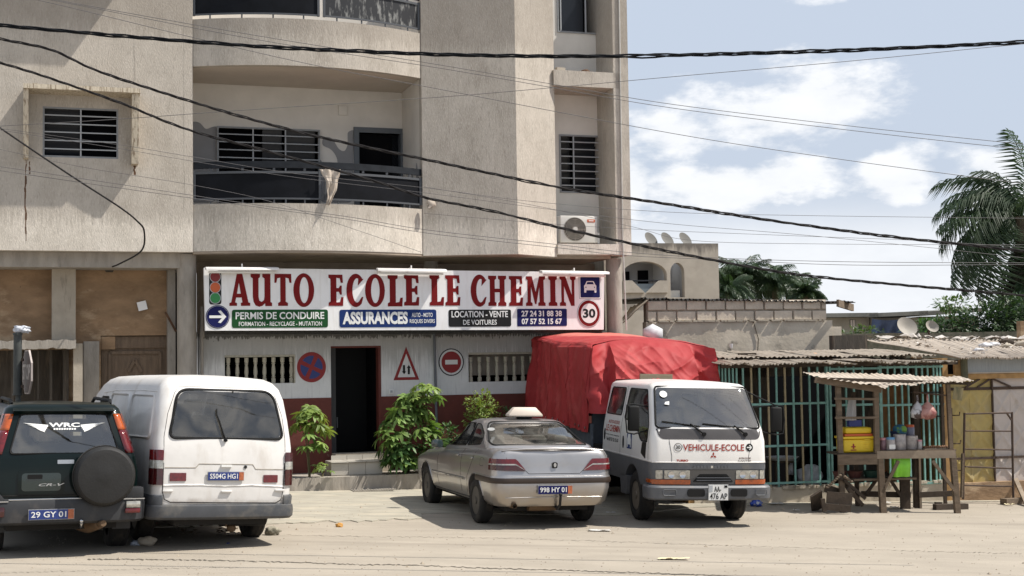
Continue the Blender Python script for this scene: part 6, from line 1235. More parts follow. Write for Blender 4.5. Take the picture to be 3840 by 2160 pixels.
for pa, pb, pys in ((2690, 3100, (1375, 1520, 1679, 1820)), (3118, 3302, (1384, 1520, 1679, 1818)), (3306, 3540, (1378, 1520, 1818))):
    for py in pys: m = MB(); z = s(pa, py)[1]; m.box(s(pa, 1600)[0], s(pb, 1600)[0], -.032, -.015, z-.018, z+.018); m.build('rail', M['teal'], SH)
m = MB(); 
for py in (1470, 1560): z = s(3480, py, -.05)[1]; m = MB(); m.tube([(s(3415, 1500, -.06)[0], -.06, z), (s(3540, 1500, -.06)[0], -.06, z-.01)], .012, 6); m.build('rail', M['ink'], SH)
def corr_sheet(name, mt, par, P00, P10, P11, P01, waves, amp=.018, jag=0, label=None, seed=0, nz=6):
    """corrugated sheet between four corners; ridges run from the 0-edge to the 1-edge"""
    P = [Vector(p) for p in (P00, P10, P11, P01)]; nrm = (P[1]-P[0]).cross(P[3]-P[0]).normalized(); nu = waves*6; b = MB()
    def f(u, v):
        a = P[0]*(1-u)*(1-v)+P[1]*u*(1-v)+P[2]*u*v+P[3]*(1-u)*v; k = jag*noise.noise(Vector((u*waves*.6, seed, 0)))*(1 if v < .01 else 0)
        return a+nrm*(amp*math.sin(u*waves*2*math.pi)+.03*noise.noise(Vector((u*4, v*3, seed))))+(P[0]-P[3]).normalized()*k
    b.grid(nu, nz, f); return b.build(name, mt, par, smooth=60, label=label, fix=False)
nS = 9; xs_ = [s(2705, 1360, -.5)[0]+(s(3590, 1360, -.5)[0]-s(2705, 1360, -.5)[0])*i/nS for i in range(nS+1)]; rz = random.Random(12)
for i in range(nS):
    zf = s(3000, 1362, -.5)[1]+rz.uniform(-.015, .02); zbk = s(3000, 1316, 1.9)[1]; a, c = xs_[i]-.03, xs_[i+1]+.03; yf = -.5+rz.uniform(-.06, .05)
    corr_sheet('roof_sheet', M['tin'], SH, (a, yf, zf), (c, yf, zf+rz.uniform(-.015, .015)), (c, 1.9, zbk-.02*i+.004*(i % 2)), (a, 1.9, zbk-.02*i), 10, .013, .14, seed=i)
for i in range(5): 
    zf = s(3000, 1352, .3)[1]; a = xs_[i*2 if i < 4 else 7]+.1
    corr_sheet('roof_sheet', M['tin'], SH, (a, .2, zf+.07), (a+.9, .25, zf+.06), (a+.9, 1.85, zf+.17), (a, 1.8, zf+.18), 10, .013, .12, seed=i+20)
m = MB(); m.box(s(2705, 1370, -.2)[0], s(3590, 1370, -.2)[0], -.22, -.14, s(3000, 1372, -.2)[1]-.02, s(3000, 1372, -.2)[1]+.06); m.build('roof_beam', M['plankdark'], SH)
# things in the shop
def wthing(name, lab, cat, mesh, m, group=None): o = obj(name, mesh, None, m); return tag(o, lab, cat, group)
M['white_pl'] = mat('white_plastic', (.58, .58, .60), .5, noise_amt=.2, nscale=10); M['bagw'] = mat('pale_plastic_bag', (.55, .57, .62), .35, noise_amt=.3, nscale=14, bump=.5, bscale=14)
x, z = s(2952, 1722, .25); wthing('basin', 'white oval basin standing behind the teal bars', 'basin', MB().lathe([(.001, 0), (.2, .0), (.27, .05), (.28, .06), (.24, .05), (.001, .02)], 24).mesh('basin', M['white_pl'], 50), SF.m @ T(x, .45, z-.03))
x2 = x; st_ = thing('stool', 'dark stool under the white basin behind the bars', 'stool', SF.m @ T(x, .45, zk-.25))
h_ = z-.035-(zk-.25)
m = MB(); m.box(-.2, .2, -.15, .15, h_-.03, h_); m.build('seat', M['plankdark'], st_)
lm = MB().box(-.02, .02, -.02, .02, 0, h_-.031).mesh('leg', M['plankdark'])
for a in (-.17, .17):
    for c_ in (-.12, .12): obj('leg', lm, st_, (a, c_, 0))
def lump(rx, ry, rz, amp=.3, f=2.2, seed=0, mt=None, sub=3, name='lump'):
    bm = bmesh.new(); bmesh.ops.create_icosphere(bm, subdivisions=sub, radius=1)
    for v in bm.verts:
        k = 1+amp*noise.noise(v.co*f+Vector((seed, seed*.3, 0))); v.co = Vector((v.co.x*rx*k, v.co.y*ry*k, max(v.co.z, -.75)*rz*k))
    me = bpy.data.meshes.new(name); bm.to_mesh(me); bm.free(); me.materials.append(mt); me.shade_smooth(); return me
x, z = s(3040, 1790, .3); wthing('plastic_bag', 'bulging pale plastic bag on the floor behind the teal bars', 'bag', lump(.22, .15, .2, .35, 2, 3, M['bagw']), SF.m @ T(x, .35, z+.01))
x, z = s(2999, 1765, .3); wthing('plastic_bag', 'small knotted white bag left of the bulging bag behind the bars', 'bag', lump(.08, .08, .11, .35, 2, 8, M['bagw']), SF.m @ T(x-.04, .55, z))
# litter on the low roof
def on_sf(px, py, y, name, lab, cat, me): x, z = s(px, py, y); return wthing(name, lab, cat, me, SF.m @ T(x, y, z))
on_sf(2742, 1306, 1.2, 'plastic_cup', 'white cup lying on the rusty roof near the red tarpaulin', 'cup', MB().lathe([(.02, 0), (.035, .08), (.03, .08), (.001, .02)], 12).mesh('cup', M['white_pl'], 40))
on_sf(2800, 1330, .9, 'plank', 'short brown plank lying on the rusty roof', 'plank', MB().box(-.15, .17, -.03, .03, -.01, .03).mesh('plank', M['plankdark']))
on_sf(3055, 1330, 1.0, 'plastic_bottle', 'orange and cream bottle lying on the rusty roof', 'bottle', lump(.05, .04, .035, .2, 2, 5, mat('orange_plastic', (.5, .22, .08), .5)))
for i, (px, py, r_) in enumerate(((3312, 1335, .05), (3345, 1340, .04), (3362, 1337, .05), (3384, 1335, .055), (3425, 1340, .045), (3448, 1336, .05), (3268, 1345, .04))):
    on_sf(px, py, 1.1, 'concrete_lump', ('squarish pale lump, first of the cluster on the rusty roof', 'small round lump right of the squarish one on the rusty roof', 'jagged pale lump in the middle of the cluster on the rusty roof', 'largest pale lump of the cluster on the rusty roof', 'single lump just right of the cluster on the rusty roof', 'last lump on the rusty roof, nearest the log post', 'lone small lump on the rusty roof, nearest the stained wall')[i], 'rubble', rock(r_*1.2, i, M['conc_light'], .8))['group'] = 'concrete lumps on the rusty shop roof'
# ================================================================== block building behind
WF = Frame(2800, 27.5, .2); g = lambda px, py, y=0: WF(px, py, y)
BB = thing('block_building', 'unfinished sand-block building with a thin black corrugated roof behind the barred shop', 'building', WF.m)
xa, xb = g(2425, 1150)[0], g(3100, 1150)[0]; z3, z2, z1 = g(2800, 1124)[1], g(2800, 1204)[1], g(2800, 1340)[1]
m = MB(); m.box(xa, xb, .03, .22, z2+.002, z3); m.build('mortar_wall', M['mortar'], BB)
wall(xa-.02, xb+.1, -1.2, z2, [], lambda x: -.02+.01*math.sin(x*3), .25, .3).build('wall', M['render'], BB)
m = MB(); m.box(xb+.1, xb+.3, -.01, 4, -1, g(3100, 1225)[1]); m.box(xb-.2, xb, .22, 5, -1, z3); m.build('side_wall', M['render'], BB)
hh = (z3-z2)/2; rb_ = random.Random(3); bw = (xb-xa)/9.3
meshes = [MB().box(0, bw-.03, -.012-.006*k, .028, 0, hh-.03).mesh('block', M['block']) for k in range(3)]
for me in meshes:
    pass
for r_ in (0, 1):
    x = xa+(0 if r_ else -.5*bw+.0)
    while x < xb-.05:
        x_0 = max(x, xa); 
        if x_0 > x or x+bw > xb: o = obj('block', MB().box(0, min(x+bw, xb)-x_0-.03, -.012, .028, 0, hh-.03).mesh('block', M['block']), BB, (x_0+.015, 0, z2+.015+hh*r_))
        else: o = obj('block', rb_.choice(meshes), BB, (x+.015, rb_.uniform(-.004, .004), z2+.015+hh*r_), None)
        bevel_ = 0; x += bw
for me in set(o.data for o in BB.children if o.name.startswith('block')):
    bm = bmesh.new(); bm.from_mesh(me); bmesh.ops.bevel(bm, geom=bm.edges[:], offset=.012, segments=1, affect='EDGES'); bm.to_mesh(me); bm.free()
b = MB()
for i in range(90): x = xa+(xb-xa)*rb_.random()*.98; q = rb_.uniform(.02, .06); b.box(x, x+q*1.6, -.05-rb_.random()*.02, .02, z2-.01, z2+q*.45)
b.build('mortar_crumbs', M['conc_light'], BB)['kind'] = 'stuff'
nS = 8
for i in range(nS):
    a, c = xa-.15+(xb-xa+.7)*i/nS, xa-.15+(xb-xa+.7)*(i+1)/nS+.04; zz = z3+.03-.012*i
    corr_sheet('roof_sheet', M['tindark'], BB, (a, -.08, zz), (c, -.08, zz-.01), (c, 4, zz+.10), (a, 4, zz+.11), 7, .022, .02, seed=i)
x0, zA = g(2345, 1185, -.3); corr_sheet('lean_to_sheet', M['tin'], BB, (x0-.1, -.3, zA-.15), (x0+.1, 1.2, zA-.35), (xa+.02, 1.2, z3-.1), (xa-.02, -.25, z3+.02), 5, .02, 0, seed=4, label='tilted corrugated sheet at the left end of the block building')
m = MB(); m.bar((xb+.1, -.3, z3-.09), (xb+.75, .4, z3-.16), .05, .14); m.build('roof_beam', M['plank'], BB)
b = MB(); b.tube([(g(2825, 1205, -.03)[0], -.035, z2), (g(2835, 1240, -.03)[0], -.035, g(2835, 1240)[1]), (g(2842, 1270)[0], -.035, g(2842, 1270)[1]), (g(2838, 1330)[0], -.035, g(2838, 1330)[1])], .009, 4); b.build('crack', M['crack'], BB)
# white covered hump and rubble behind the tarpaulin
tag(obj('covered_tank', lump(.22, .2, .20, .12, 1.4, 2, M['white_pl'], 1), None, WF.m @ T(g(2448, 1252, -1)[0], -1.0, g(2448, 1252, -1)[1])), 'white wrapped hump standing behind the red tarpaulin', 'tank')
# stained low wall
m = MB(); m.box(g(3118, 1300, -1)[0], g(3245, 1300, -1)[0], -1.1, -.9, -1, g(3150, 1258, -1)[1]); tag(m.build('stained_wall', M['conc_dark'], None, m=WF.m), 'short blackened wall between the block building and the pale roof', 'wall')
# ================================================================== far apartment block
DF = Frame(2500, 48, .22); d = lambda px, py, y=0: DF(px, py, y)
DB = thing('distant_apartment_block', 'distant weathered apartment block with arched balcony right of the corner column', 'building', DF.m)
M['dwall'] = mat('distant_beige_render', (.44, .39, .325), .95, noise_amt=.18, nscale=1.2); layer(M['dwall'], (.13, .115, .10), 3, (1.2, 1.2, .2), .55, .75, .9, zr=(6.5, 5.0), off=1); layer(M['dwall'], (.33, .29, .24), 1.6, (1, 1, 1), .5, .62, .6, off=3)
xa, xb = d(2250, 1000)[0], d(2695, 1000)[0]; zt_ = d(2500, 912)[1]
arch = (d(2335, 1040)[0], d(2501, 1040)[0], d(2400, 1098)[1], d(2400, 980)[1]); ar2 = (d(2514, 1040)[0], d(2567, 1040)[0], d(2540, 1115)[1], d(2540, 985)[1])
W_ = wall(xa, xb, -1, zt_, [], flat(0), .3, 20).build('wall', M['dwall'], DB)
def archpoly(q, h, k=14): 
    x0, x1, z0, z1 = q; zs = z1-h; return [(x0, z0), (x1, z0)]+[((x0+x1)/2+(x1-x0)/2*math.cos(R(180*i/k)), zs+h*math.sin(R(180*i/k))) for i in range(k+1)]
cut(W_, [MB().prism(archpoly(arch, .45), -.5, .8), MB().prism(archpoly(ar2, .35), -.5, .8)])
m = MB(); m.box(xa, xb, 1.5, 1.6, -1, zt_-.1); m.box(ar2[0]-.14, ar2[0]-.02, .3, 1.5, ar2[2], ar2[3]+.2); m.box(ar2[1]+.05, ar2[1]+.2, .3, 1.5, ar2[2], ar2[3]+.2); m.box(arch[0], arch[1], .3, 1.5, arch[3]+.02, arch[3]+.1); m.build('balcony_back_wall', mat('distant_white_plaster', (.42, .42, .42), .9), DB)
for q in ((2392, 2432, 1014, 1100), (2340, 2361, 1018, 1062), (2526, 2548, 1016, 1068)):
    a = d(q[0], q[2], 1.45); c = d(q[1], q[3], 1.45); w_ = obj('window', MB().box(a[0], c[0], 1.44, 1.495, c[1], a[1]).mesh('window', M['dark']), DB)
    if q[0] > 2500: m = MB(); m.box(a[0]-.05, a[0], 1.42, 1.49, c[1], a[1]); m.box(c[0], c[0]+.05, 1.42, 1.49, c[1], a[1]); m.build('frame', M['frame'], w_)
m = MB(); z = arch[2]+.42; m.tube([(arch[0], .1, z), (arch[1], .1, z)], .025, 6); m.build('rail', M['rail'], DB)
m = MB(); m.box(arch[0], arch[1], .13, .15, arch[2]+.0, arch[2]+.32); m.build('sheet_panel', mat('blue_grey_panel', (.14, .17, .19), .5), DB)
for sg in (0, 1):
    xx = arch[sg]; q = 1 if sg == 0 else -1; m = MB(); m.prism([(xx, arch[2]), (xx+q*.75, arch[2]), (xx+q*.3, arch[2]+.42), (xx, arch[2]+.42)][::q], -.12, .12); m.build('parapet_corner', M['dwall'], DB)
m = MB(); m.box(ar2[0]+.05, ar2[0]+.4, .2, .5, ar2[2], ar2[2]+.25); m.build('air_conditioner_casing', acw, DB)
for i, px in enumerate((2443, 2504, 2572)):
    x, z = d(px, 900, .3); D_ = thing('satellite_dish', ('leftmost of the three satellite dishes on the distant roof', 'middle one of the three satellite dishes on the distant roof', 'rightmost of the three satellite dishes on the distant roof')[i], 'satellite dish', DF.m @ T(x, .5, zt_), 'satellite dishes on the distant roof')
    m = MB(); m.lathe([(.001, 0), (.15, .02), (.28, .08), (.29, .085), (.15, .035), (.001, .015)], 20, T(0, 0, .14, rx=R(60), rz=R(30))); m.build('dish', mat('old_dish_grey', (.13, .125, .115), .9), D_, smooth=50); m = MB(); m.tube([(0, 0, 0), (0, .03, .17)], .02, 6); m.build('mast', M['rustbar'], D_)
# ================================================================== pale roof and metal doors on the right
RB = thing('metal_door_shop', 'shop with yellow and white metal doors under a pale littered corrugated roof', 'shop', SF.m)
corners = [s(3600, 1343, -.3), s(3900, 1350, -.3), s(3900, 1283, 4.6), s(3235, 1272, 4.6)]
P = [(corners[0][0], -.3, corners[0][1]), (corners[1][0]+1, -.3, corners[1][1]), (corners[2][0]+1.5, 4.6, corners[2][1]), (corners[3][0], 4.6, corners[3][1])]
V_ = [Vector(p) for p in P]; nS = 7
for i in range(nS):
    u0, u1 = i/nS, (i+1)/nS+.012; f0, f1 = V_[0].lerp(V_[1], u0), V_[0].lerp(V_[1], u1); b0, b1 = V_[3].lerp(V_[2], u0), V_[3].lerp(V_[2], u1); k = Vector((0, 0, .012*(i % 2)))
    corr_sheet('roof_sheet', M['tinpale'], RB, f0+k, f1+k, b1+k, b0+k, 9, .016, .10, seed=i+40, nz=14)
xd0, xd1, xd2 = s(3556, 1600, .1)[0], s(3721, 1600, .1)[0], s(4000, 1600, .1)[0]; zb_, zm, zu = s(3700, 1806, .1)[1], s(3700, 1462, .1)[1], s(3700, 1420, .1)[1]
def metal_door(x0, x1, mt, lab):
    n = 24; b = MB()
    def f(u, v):
        x = x0+(x1-x0)*u; z = zb_+(zm-zb_)*v; p = (u*2) % 1; ridge = min(abs((p-.5)*.9+((v*3) % 1-.5)), abs((p-.5)*.9-((v*3) % 1-.5))); return Vector((x, .10-.022*max(0, 1-ridge*7)-.01*(abs(p) < .04), z))
    b.grid(48, 60, f); return b.build('door', mt, RB, smooth=50, label=lab)
D1 = metal_door(xd0+.02, xd1-.012, M['yellow'], 'worn yellow folding metal door'); D2 = metal_door(xd1+.012, (xd1+xd2)/2, M['whitedoor'], 'worn white folding metal door')
for o, (a, c) in ((D1, (xd0, xd1)), (D2, (xd1, (xd1+xd2)/2))):
    m = MB(); z = s(3700, 1717, .04)[1]; m.box(a+.02, c-.02, .035, .06, z-.02, z+.02); m.build('locking_bar', M['rustbar'], o)
m = MB(); m.box(xd1-.012, xd1+.012, .05, .13, zb_, zu); m.build('door_post', M['rustbar'], RB)
m = MB(); m.box(xd0-.1, xd2, .08, .14, zm, zm+.05); m.build('transom', M['rustbar'], RB)
for k, (pa, pb) in enumerate(((3620, 3675), (3665, 3716), (3722, 3790))):
    m = MB(); a, c = s(pa, 1450, .06)[0], s(pb, 1450, .06)[0]; m.bar((a, .06, zm+.05 if k != 2 else zu), (c, .06, zu if k != 2 else zm+.05), .03, .02, up=(0, 1, 0)); m.build('brace', M['rustbar'], RB)
m = MB(); m.box(xd0-.1, xd1, .10, .16, zm+.05, zu); m.build('transom_panel', M['yellow'], RB); m = MB(); m.box(xd1, xd2, .10, .16, zm+.05, zu); m.build('transom_panel', M['whitedoor'], RB)
m = MB(); m.box(s(3500, 1410, .05)[0], xd2, .02, .16, zu+.001, s(3700, 1401, .05)[1]); m.build('beam', M['ochre'], RB)
m = MB(); m.box(s(3622, 1380, .0)[0], xd2, .0, .05, s(3700, 1400, .0)[1], s(3700, 1345, .0)[1]); m.build('fascia', M['bluetin'], RB); m = MB(); z = s(3700, 1400, -.01)[1]; m.box(s(3622, 1380, .0)[0], xd2, -.012, .0, z, z+.02); m.build('fascia_lip', M['tinpale'], RB)
m = MB(); m.tube([(s(3618, 1420, -.1)[0], -.1, s(3618, 1422, -.1)[1]), (s(3614, 1345, -.1)[0], -.1, s(3614, 1346, -.1)[1])], .06, 10); m.build('log_post', mat('mossy_log', (.12, .115, .07), .9, noise_amt=.4, nscale=8), RB)
m = MB(); m.box(s(3580, 1380, .0)[0], s(3606, 1380, 0)[0], 0, .05, zu, s(3600, 1350, 0)[1]); m.build('beam_end', M['ochre'], RB)
wall(xd0-.1, xd2, -.9, zb_, [], flat(.0), .3, .5).build('step_wall', M['brown_wall'], RB)
m = MB(); m.box(xd0, xd2, 3, 3.1, -1, zu+.3); m.build('back_wall', M['dark'], RB)
b = MB(); rl_ = random.Random(21)
def on_roof(u, v): return V_[0].lerp(V_[1], u).lerp(V_[3].lerp(V_[2], u), v)
M['litter'] = mat('grey_white_litter', (.62, .58, .54), .8, col2=(.16, .13, .10), nscale=2.5)
for i in range(120):
    u, v = rl_.random(), rl_.random()**.6; p = on_roof(u, v)+Vector((0, 0, .03)); r_ = rl_.uniform(.012, .06); a = rl_.random()*3
    b.add([p+Vector((r_*math.cos(a+k*1.57)*rl_.uniform(.6, 1.5), r_*math.sin(a+k*1.57), rl_.uniform(0, .05)*(k % 2))) for k in range(4)], [(0, 1, 2, 3)])
for i in range(60):
    u = rl_.random(); p = on_roof(u, 1-.12*rl_.random()**1.5)+Vector((0, 0, .03)); r_ = rl_.uniform(.05, .16); a = rl_.random()*3
    b.add([p+Vector((r_*math.cos(a+k*1.05)*rl_.uniform(.6, 1.5), r_*math.sin(a+k*1.05), rl_.uniform(0, .07))) for k in range(6)]+[p+Vector((0, 0, .10*rl_.random()+.02))], [(k, (k+1) % 6, 6) for k in range(6)])
tag(b.build('roof_litter', M['litter'], None, m=SF.m), 'scattered scraps on the pale corrugated roof', kind='stuff')
for i, (u, v, r_, mt) in enumerate(((.42, .55, .10, 'white_pl'), (.47, .6, .08, 'white_pl'), (.52, .5, .09, 'conc_light'), (.62, .62, .12, 'conc_light'), (.30, .3, .07, 'white_pl'), (.70, .3, .07, 'rust'), (.56, .75, .12, 'plankdark'))):
    o = obj('bundle', lump(r_*1.4, r_, r_*.6, .6, 2.5, i, M[mt], 2), None, SF.m @ Matrix.Translation(on_roof(u, v)+Vector((0, 0, .04)))); tag(o, ('large white bundle at the middle of the pale roof', 'smaller white bundle touching the large one on the pale roof', 'grey lump right of the white bundles on the pale roof', 'wide grey lump highest towards the right of the pale roof', 'small white scrap low on the left of the pale roof', 'rust-brown lump low on the right of the pale roof', 'dark long bundle highest on the pale roof')[i], 'rubbish', 'bundles on the pale corrugated roof')
# hooks post and hanging flag
HK = thing('hook_rail', 'upright dark iron with three hooks on the yellow door', 'rail', SF.m)
x = s(3571, 1600, .0)[0]; m = MB(); m.bar((x, .02, s(3571, 1530, 0)[1]), (x, .02, s(3571, 1700, 0)[1]), .03); m.build('upright', M['rustbar'], HK)
for py in (1558, 1664, 1765): z = s(3571, py, 0)[1]; m = MB(); m.tube([(x, .02, z), (x+.13, -.02, z), (x+.14, -.02, z+.06)], .011, 5); m.build('hook', M['rustbar'], HK)
x, z = s(3592, 1476, -.1); me = MB().grid(6, 6, lambda i, j: Vector((-.09+.18*i, .02*math.sin(i*6), -.11+.22*j))).mesh('flag', mat('faded_olive_poster', (.16, .15, .08), .8, col2=(.33, .27, .14), nscale=8, stretch=(3, 1, .5))); tag(obj('cloth_strip', me, None, SF.m @ T(x, -.1, z, ry=R(12))), 'faded olive and cream strip hanging beside the log post', 'cloth')
# rusty rack
RK = thing('iron_rack', 'tall rusty iron rack standing in front of the yellow and white doors', 'rack', SF.m)
yk = -.45
pk = lambda px, py, y=yk: (lambda q: Vector((q[0], y, q[1])))(s(px, py, y))
for a, c, r_ in (((3617, 1548), (3612, 1872), .020), ((3795, 1545), (3800, 1868), .020), ((3617, 1552), (3795, 1548), .014), ((3620, 1616), (3793, 1617), .012), ((3620, 1684), (3795, 1687), .012), ((3620, 1750), (3797, 1757), .014), ((3618, 1820), (3798, 1824), .014)):
    m = MB(); m.tube([pk(*a), pk(*c)], r_, 8); m.build('upright' if a[0] == 3617 and c[0] == 3612 or a[0] == 3795 and c[0] == 3800 else 'rung', M['rustbar'], RK, smooth=40)
m = MB(); m.bar(pk(3610, 1700, yk-.03), pk(3606, 1865, yk-.03), .05, .03); m.build('wood_splint', M['plank'], RK)
m = MB(); m.bar(pk(3775, 1548), pk(3793, 1575), .03, .02); m.build('brace', M['rustbar'], RK)
def gbar(name, lab, cat, a, b_, w_, d_, mt, za=None, zb2=None, grp=None):
    A_, B_ = (gp(*a), gp(*b_)); A_.z += w_/2 if za is None else za; B_.z += w_/2 if zb2 is None else zb2; mb = MB(); c_ = (A_+B_)/2; mb.bar(A_-c_, B_-c_, d_, w_); return tag(obj(name, mb.mesh(name, mt), None, c_), lab, cat, grp)
gbar('plank', 'pale plank leaning at the right foot of the iron rack', 'plank', (3800, 1868), (3852, 1900), .05, .07, M['plankpale'], .45, .02); gbar('beam', 'short grey beam lying at the right edge below the white door', 'beam', (3763, 1893), (3850, 1888), .10, .14, M['plank'])
# ================================================================== street stall
TF = Frame(3300, 21.85, .10); t3 = lambda px, py, y=0: (lambda q: Vector((q[0], y, q[1])))(TF(px, py, y))
ST_ = thing('market_stall', 'rickety plank street stall with a bleached corrugated roof in front of the barred shop', 'stall', TF.m)
gz = lambda x, y=0: G((TF.m @ Vector((x, y, 0))).x)
def sbar(n, a, b_, w_, d_=None, mt='plank', up=(0, 1, 0)): m = MB(); m.bar(a, b_, w_, d_ or w_, up=up); return m.build(n, M[mt], ST_)
def leg(pa, pb, y, w_, mt='plank', d_=None):
    a, c_ = t3(*pa, y), t3(*pb, y); c_.z = gz(c_.x, y)+.0; return sbar('post', a, c_, w_, d_, mt)
leg((3142, 1440), (3158, 1850), .05, .075); sbar('post', t3(3284, 1455, 0), t3(3288, 1700, 0), .075); leg((3299, 1700), (3312, 1925), 0, .09); sbar('post', t3(3554, 1432, 0), t3(3566, 1690, 0), .06); leg((3572, 1700), (3590, 1915), 0, .085)
leg((3433, 1445), (3437, 1905), .75, .085, 'plankdark'); leg((3447, 1700), (3452, 1890), .70, .035, 'plankpale'); leg((3200, 1470), (3215, 1880), 1.0, .06, 'plankdark'); leg((3530, 1450), (3545, 1880), 1.1, .05, 'plankdark'); leg((3392, 1790), (3395, 1890), .6, .16, 'plankdark', .05)
for a, c_, w_, d_, mt in (((3055, 1424), (3305, 1462), .095, .05, 'plank'), ((3055, 1420), (3640, 1438), .05, .04, 'plankdark'), ((3130, 1495), (3288, 1497), .035, .03, 'plank'), ((3132, 1567), (3290, 1566), .035, .03, 'plank'), ((3142, 1724), (3290, 1722), .16, .03, 'plank'), ((3288, 1706), (3582, 1703), .12, .035, 'plankpale'),
                   ((3369, 1728), (3308, 1848), .05, .03, 'plank'), ((3497, 1728), (3590, 1852), .05, .03, 'plank'), ((3182, 1792), (3415, 1792), .035, .30, 'plank')):
    y = -.03; sbar('beam', t3(*a, y), t3(*c_, y), w_, d_, mt, up=(0, 1, 0)) if d_ < .3 else None
m = MB(); a, c_ = t3(3182, 1792, .35), t3(3415, 1792, .35); m.box(a.x, c_.x, .1, .6, a.z-.03, a.z); m.build('shelf', M['plank'], ST_)
sbar('beam', t3(3230, 1852, .7), t3(3415, 1856, .7), .09, .03, 'plankdark'); sbar('beam', t3(3445, 1856, .6), t3(3570, 1850, .6), .09, .03, 'plankdark'); sbar('brace', t3(3320, 1770, .5), t3(3385, 1870, .5), .05, .03, 'plankdark'); sbar('brace', t3(3300, 1780, .5), t3(3250, 1850, .5), .05, .03, 'plankdark')
a, c_ = t3(3290, 1690, 0), t3(3582, 1688, 0); zt3 = a.z
m = MB(); m.box(a.x, c_.x, -.04, .62, zt3-.03, zt3-.002); m.build('table_top', M['plank'], ST_); a2, c2_ = t3(3142, 1700, 0), t3(3290, 1700, 0); zt4 = a2.z; m = MB(); m.box(a2.x, c2_.x-.01, -.02, .55, zt4-.03, zt4); m.build('table_top', M['plankdark'], ST_)
q = [t3(3062, 1424, -.05), t3(3300, 1456, -.28), t3(3480, 1440, -.30), t3(3650, 1433, -.15)]; r4 = [t3(3010, 1398, 1.1), t3(3200, 1404, 1.1), t3(3420, 1413, 1.1), t3(3600, 1424, 1.1)]
q[0] = t3(3035, 1412, -.05)
for i in range(3): corr_sheet('roof_sheet', M['tinpale'], ST_, q[i]+Vector((0, 0, .02)), q[i+1]+Vector((.03, 0, .02)), r4[i+1]+Vector((.03, 0, .02+.01*i)), r4[i]+Vector((0, 0, .02)), 11, .009, .20, seed=i+70, nz=10)
m = MB(); m.tube([t3(3425, 1470, .0), t3(3550, 1483, .0)], .012, 6); m.build('hanging_rod', M['rustbar'], ST_)
def st(name, lab, cat, me, x, y, z, grp=None, rz=0): return tag(obj(name, me, None, TF.m @ T(x, y, z, rz=rz)), lab, cat, grp)
# cooler
yl = mat('yellow_cooler_plastic', (.68, .47, .015), .45, noise_amt=.1, nscale=8)
a, c_ = t3(3162, 1690, .05), t3(3278, 1622, .05); w_ = c_.x-a.x; CO = thing('cooler_box', 'yellow plastic cooler with a red cross mark on the left part of the stall', 'cooler', TF.m @ T(a.x, .05, zt4))
bevel(MB().box(0, w_, 0, .34, 0, c_.z-a.z-.06).build('box', yl, CO), .03, 3); bevel(MB().box(-.02, w_+.01, -.02, .36, c_.z-a.z-.058, c_.z-a.z-.02).build('rim', yl, CO), .012)
bevel(MB().box(.03, w_-.02, .0, .34, c_.z-a.z-.018, c_.z-a.z+.02).build('seal', M['lorange'], CO), .01); bevel(MB().box(.04, w_-.03, .01, .33, c_.z-a.z+.021, c_.z-a.z+.12).build('lid', yl, CO), .03, 3)
for i in range(3): bevel(MB().box(w_*.66, w_*.86, -.012, .0, .07+i*.06, .09+i*.06).build('grip_rib', yl, CO), .006)
sh = [[(w_*.33-.012, .06), (w_*.33+.012, .06), (w_*.33+.012, .085), (w_*.33+.035, .085), (w_*.33+.035, .105), (w_*.33+.012, .105), (w_*.33+.012, .14), (w_*.33-.012, .14), (w_*.33-.012, .105), (w_*.33-.035, .105), (w_*.33-.035, .085), (w_*.33-.012, .085)]]
shape(sh, CO, M['roadred'], -.003, 'cross_mark'); shape([[(w_*.33-.045, .035), (w_*.33+.045, .035), (w_*.33+.045, .05), (w_*.33-.045, .05)]], CO, M['roadred'], -.003, 'cross_mark')
a = t3(3210, 1598, .1); st('carton', 'small blue carton lying on the yellow cooler', 'carton', MB().box(-.10, .10, 0, .12, 0, .10).mesh('carton', M['roadblue']), a.x, .12, zt4+(t3(0+3162, 1622, .05).z-t3(3162, 1690, .05).z)+.122); 
# jars
def jar(name, lab, px, w_, h_, body_m, lid_m, y=.15, base=None):
    x = t3(px, 1680, y).x; J = thing(name, lab, 'jar', TF.m @ T(x, y, (zt3 if base is None else base))); m = MB(); m.lathe([(.001, 0), (w_*.46, .0), (w_*.5, .01), (w_*.5, h_*.8), (w_*.44, h_*.86)], 20); m.build('body', body_m, J, smooth=40); m = MB(); m.lathe([(w_*.47, h_*.82), (w_*.49, h_*.83), (w_*.49, h_*.97), (w_*.46, h_), (.001, h_)], 20); m.build('lid', lid_m, J, smooth=40); return J
clr = mat('cloudy_jar_plastic', (.44, .40, .38), .3, noise_amt=.4, nscale=14); pur = mat('mauve_jar_plastic', (.28, .16, .18), .3, noise_amt=.5, nscale=14); blu = mat('light_blue_plastic', (.12, .27, .45), .35); pnk = mat('pink_plastic', (.55, .25, .26), .4)
jar('jar', 'mauve jar behind the stall post, left of the blue-lidded jar', 3312, .13, .19, pur, pnk); J = jar('jar', 'jar with a light blue lid and a white tag on the stall table', 3340, .14, .20, clr, blu, .08); shape([rrect(-.05, .05, .02, .09, .005)], J, M['printwhite'], -.075, 'tag')
jar('jar', 'tall cloudy jar with a handle in the middle of the stall table', 3374, .20, .24, clr, clr); jar('jar', 'wide cloudy jar with a flat lid right of the tall jar', 3418, .21, .21, clr, clr, .2); jar('bottle', 'small pink-topped bottle right of the wide jar', 3450, .07, .15, clr, pnk, .1)
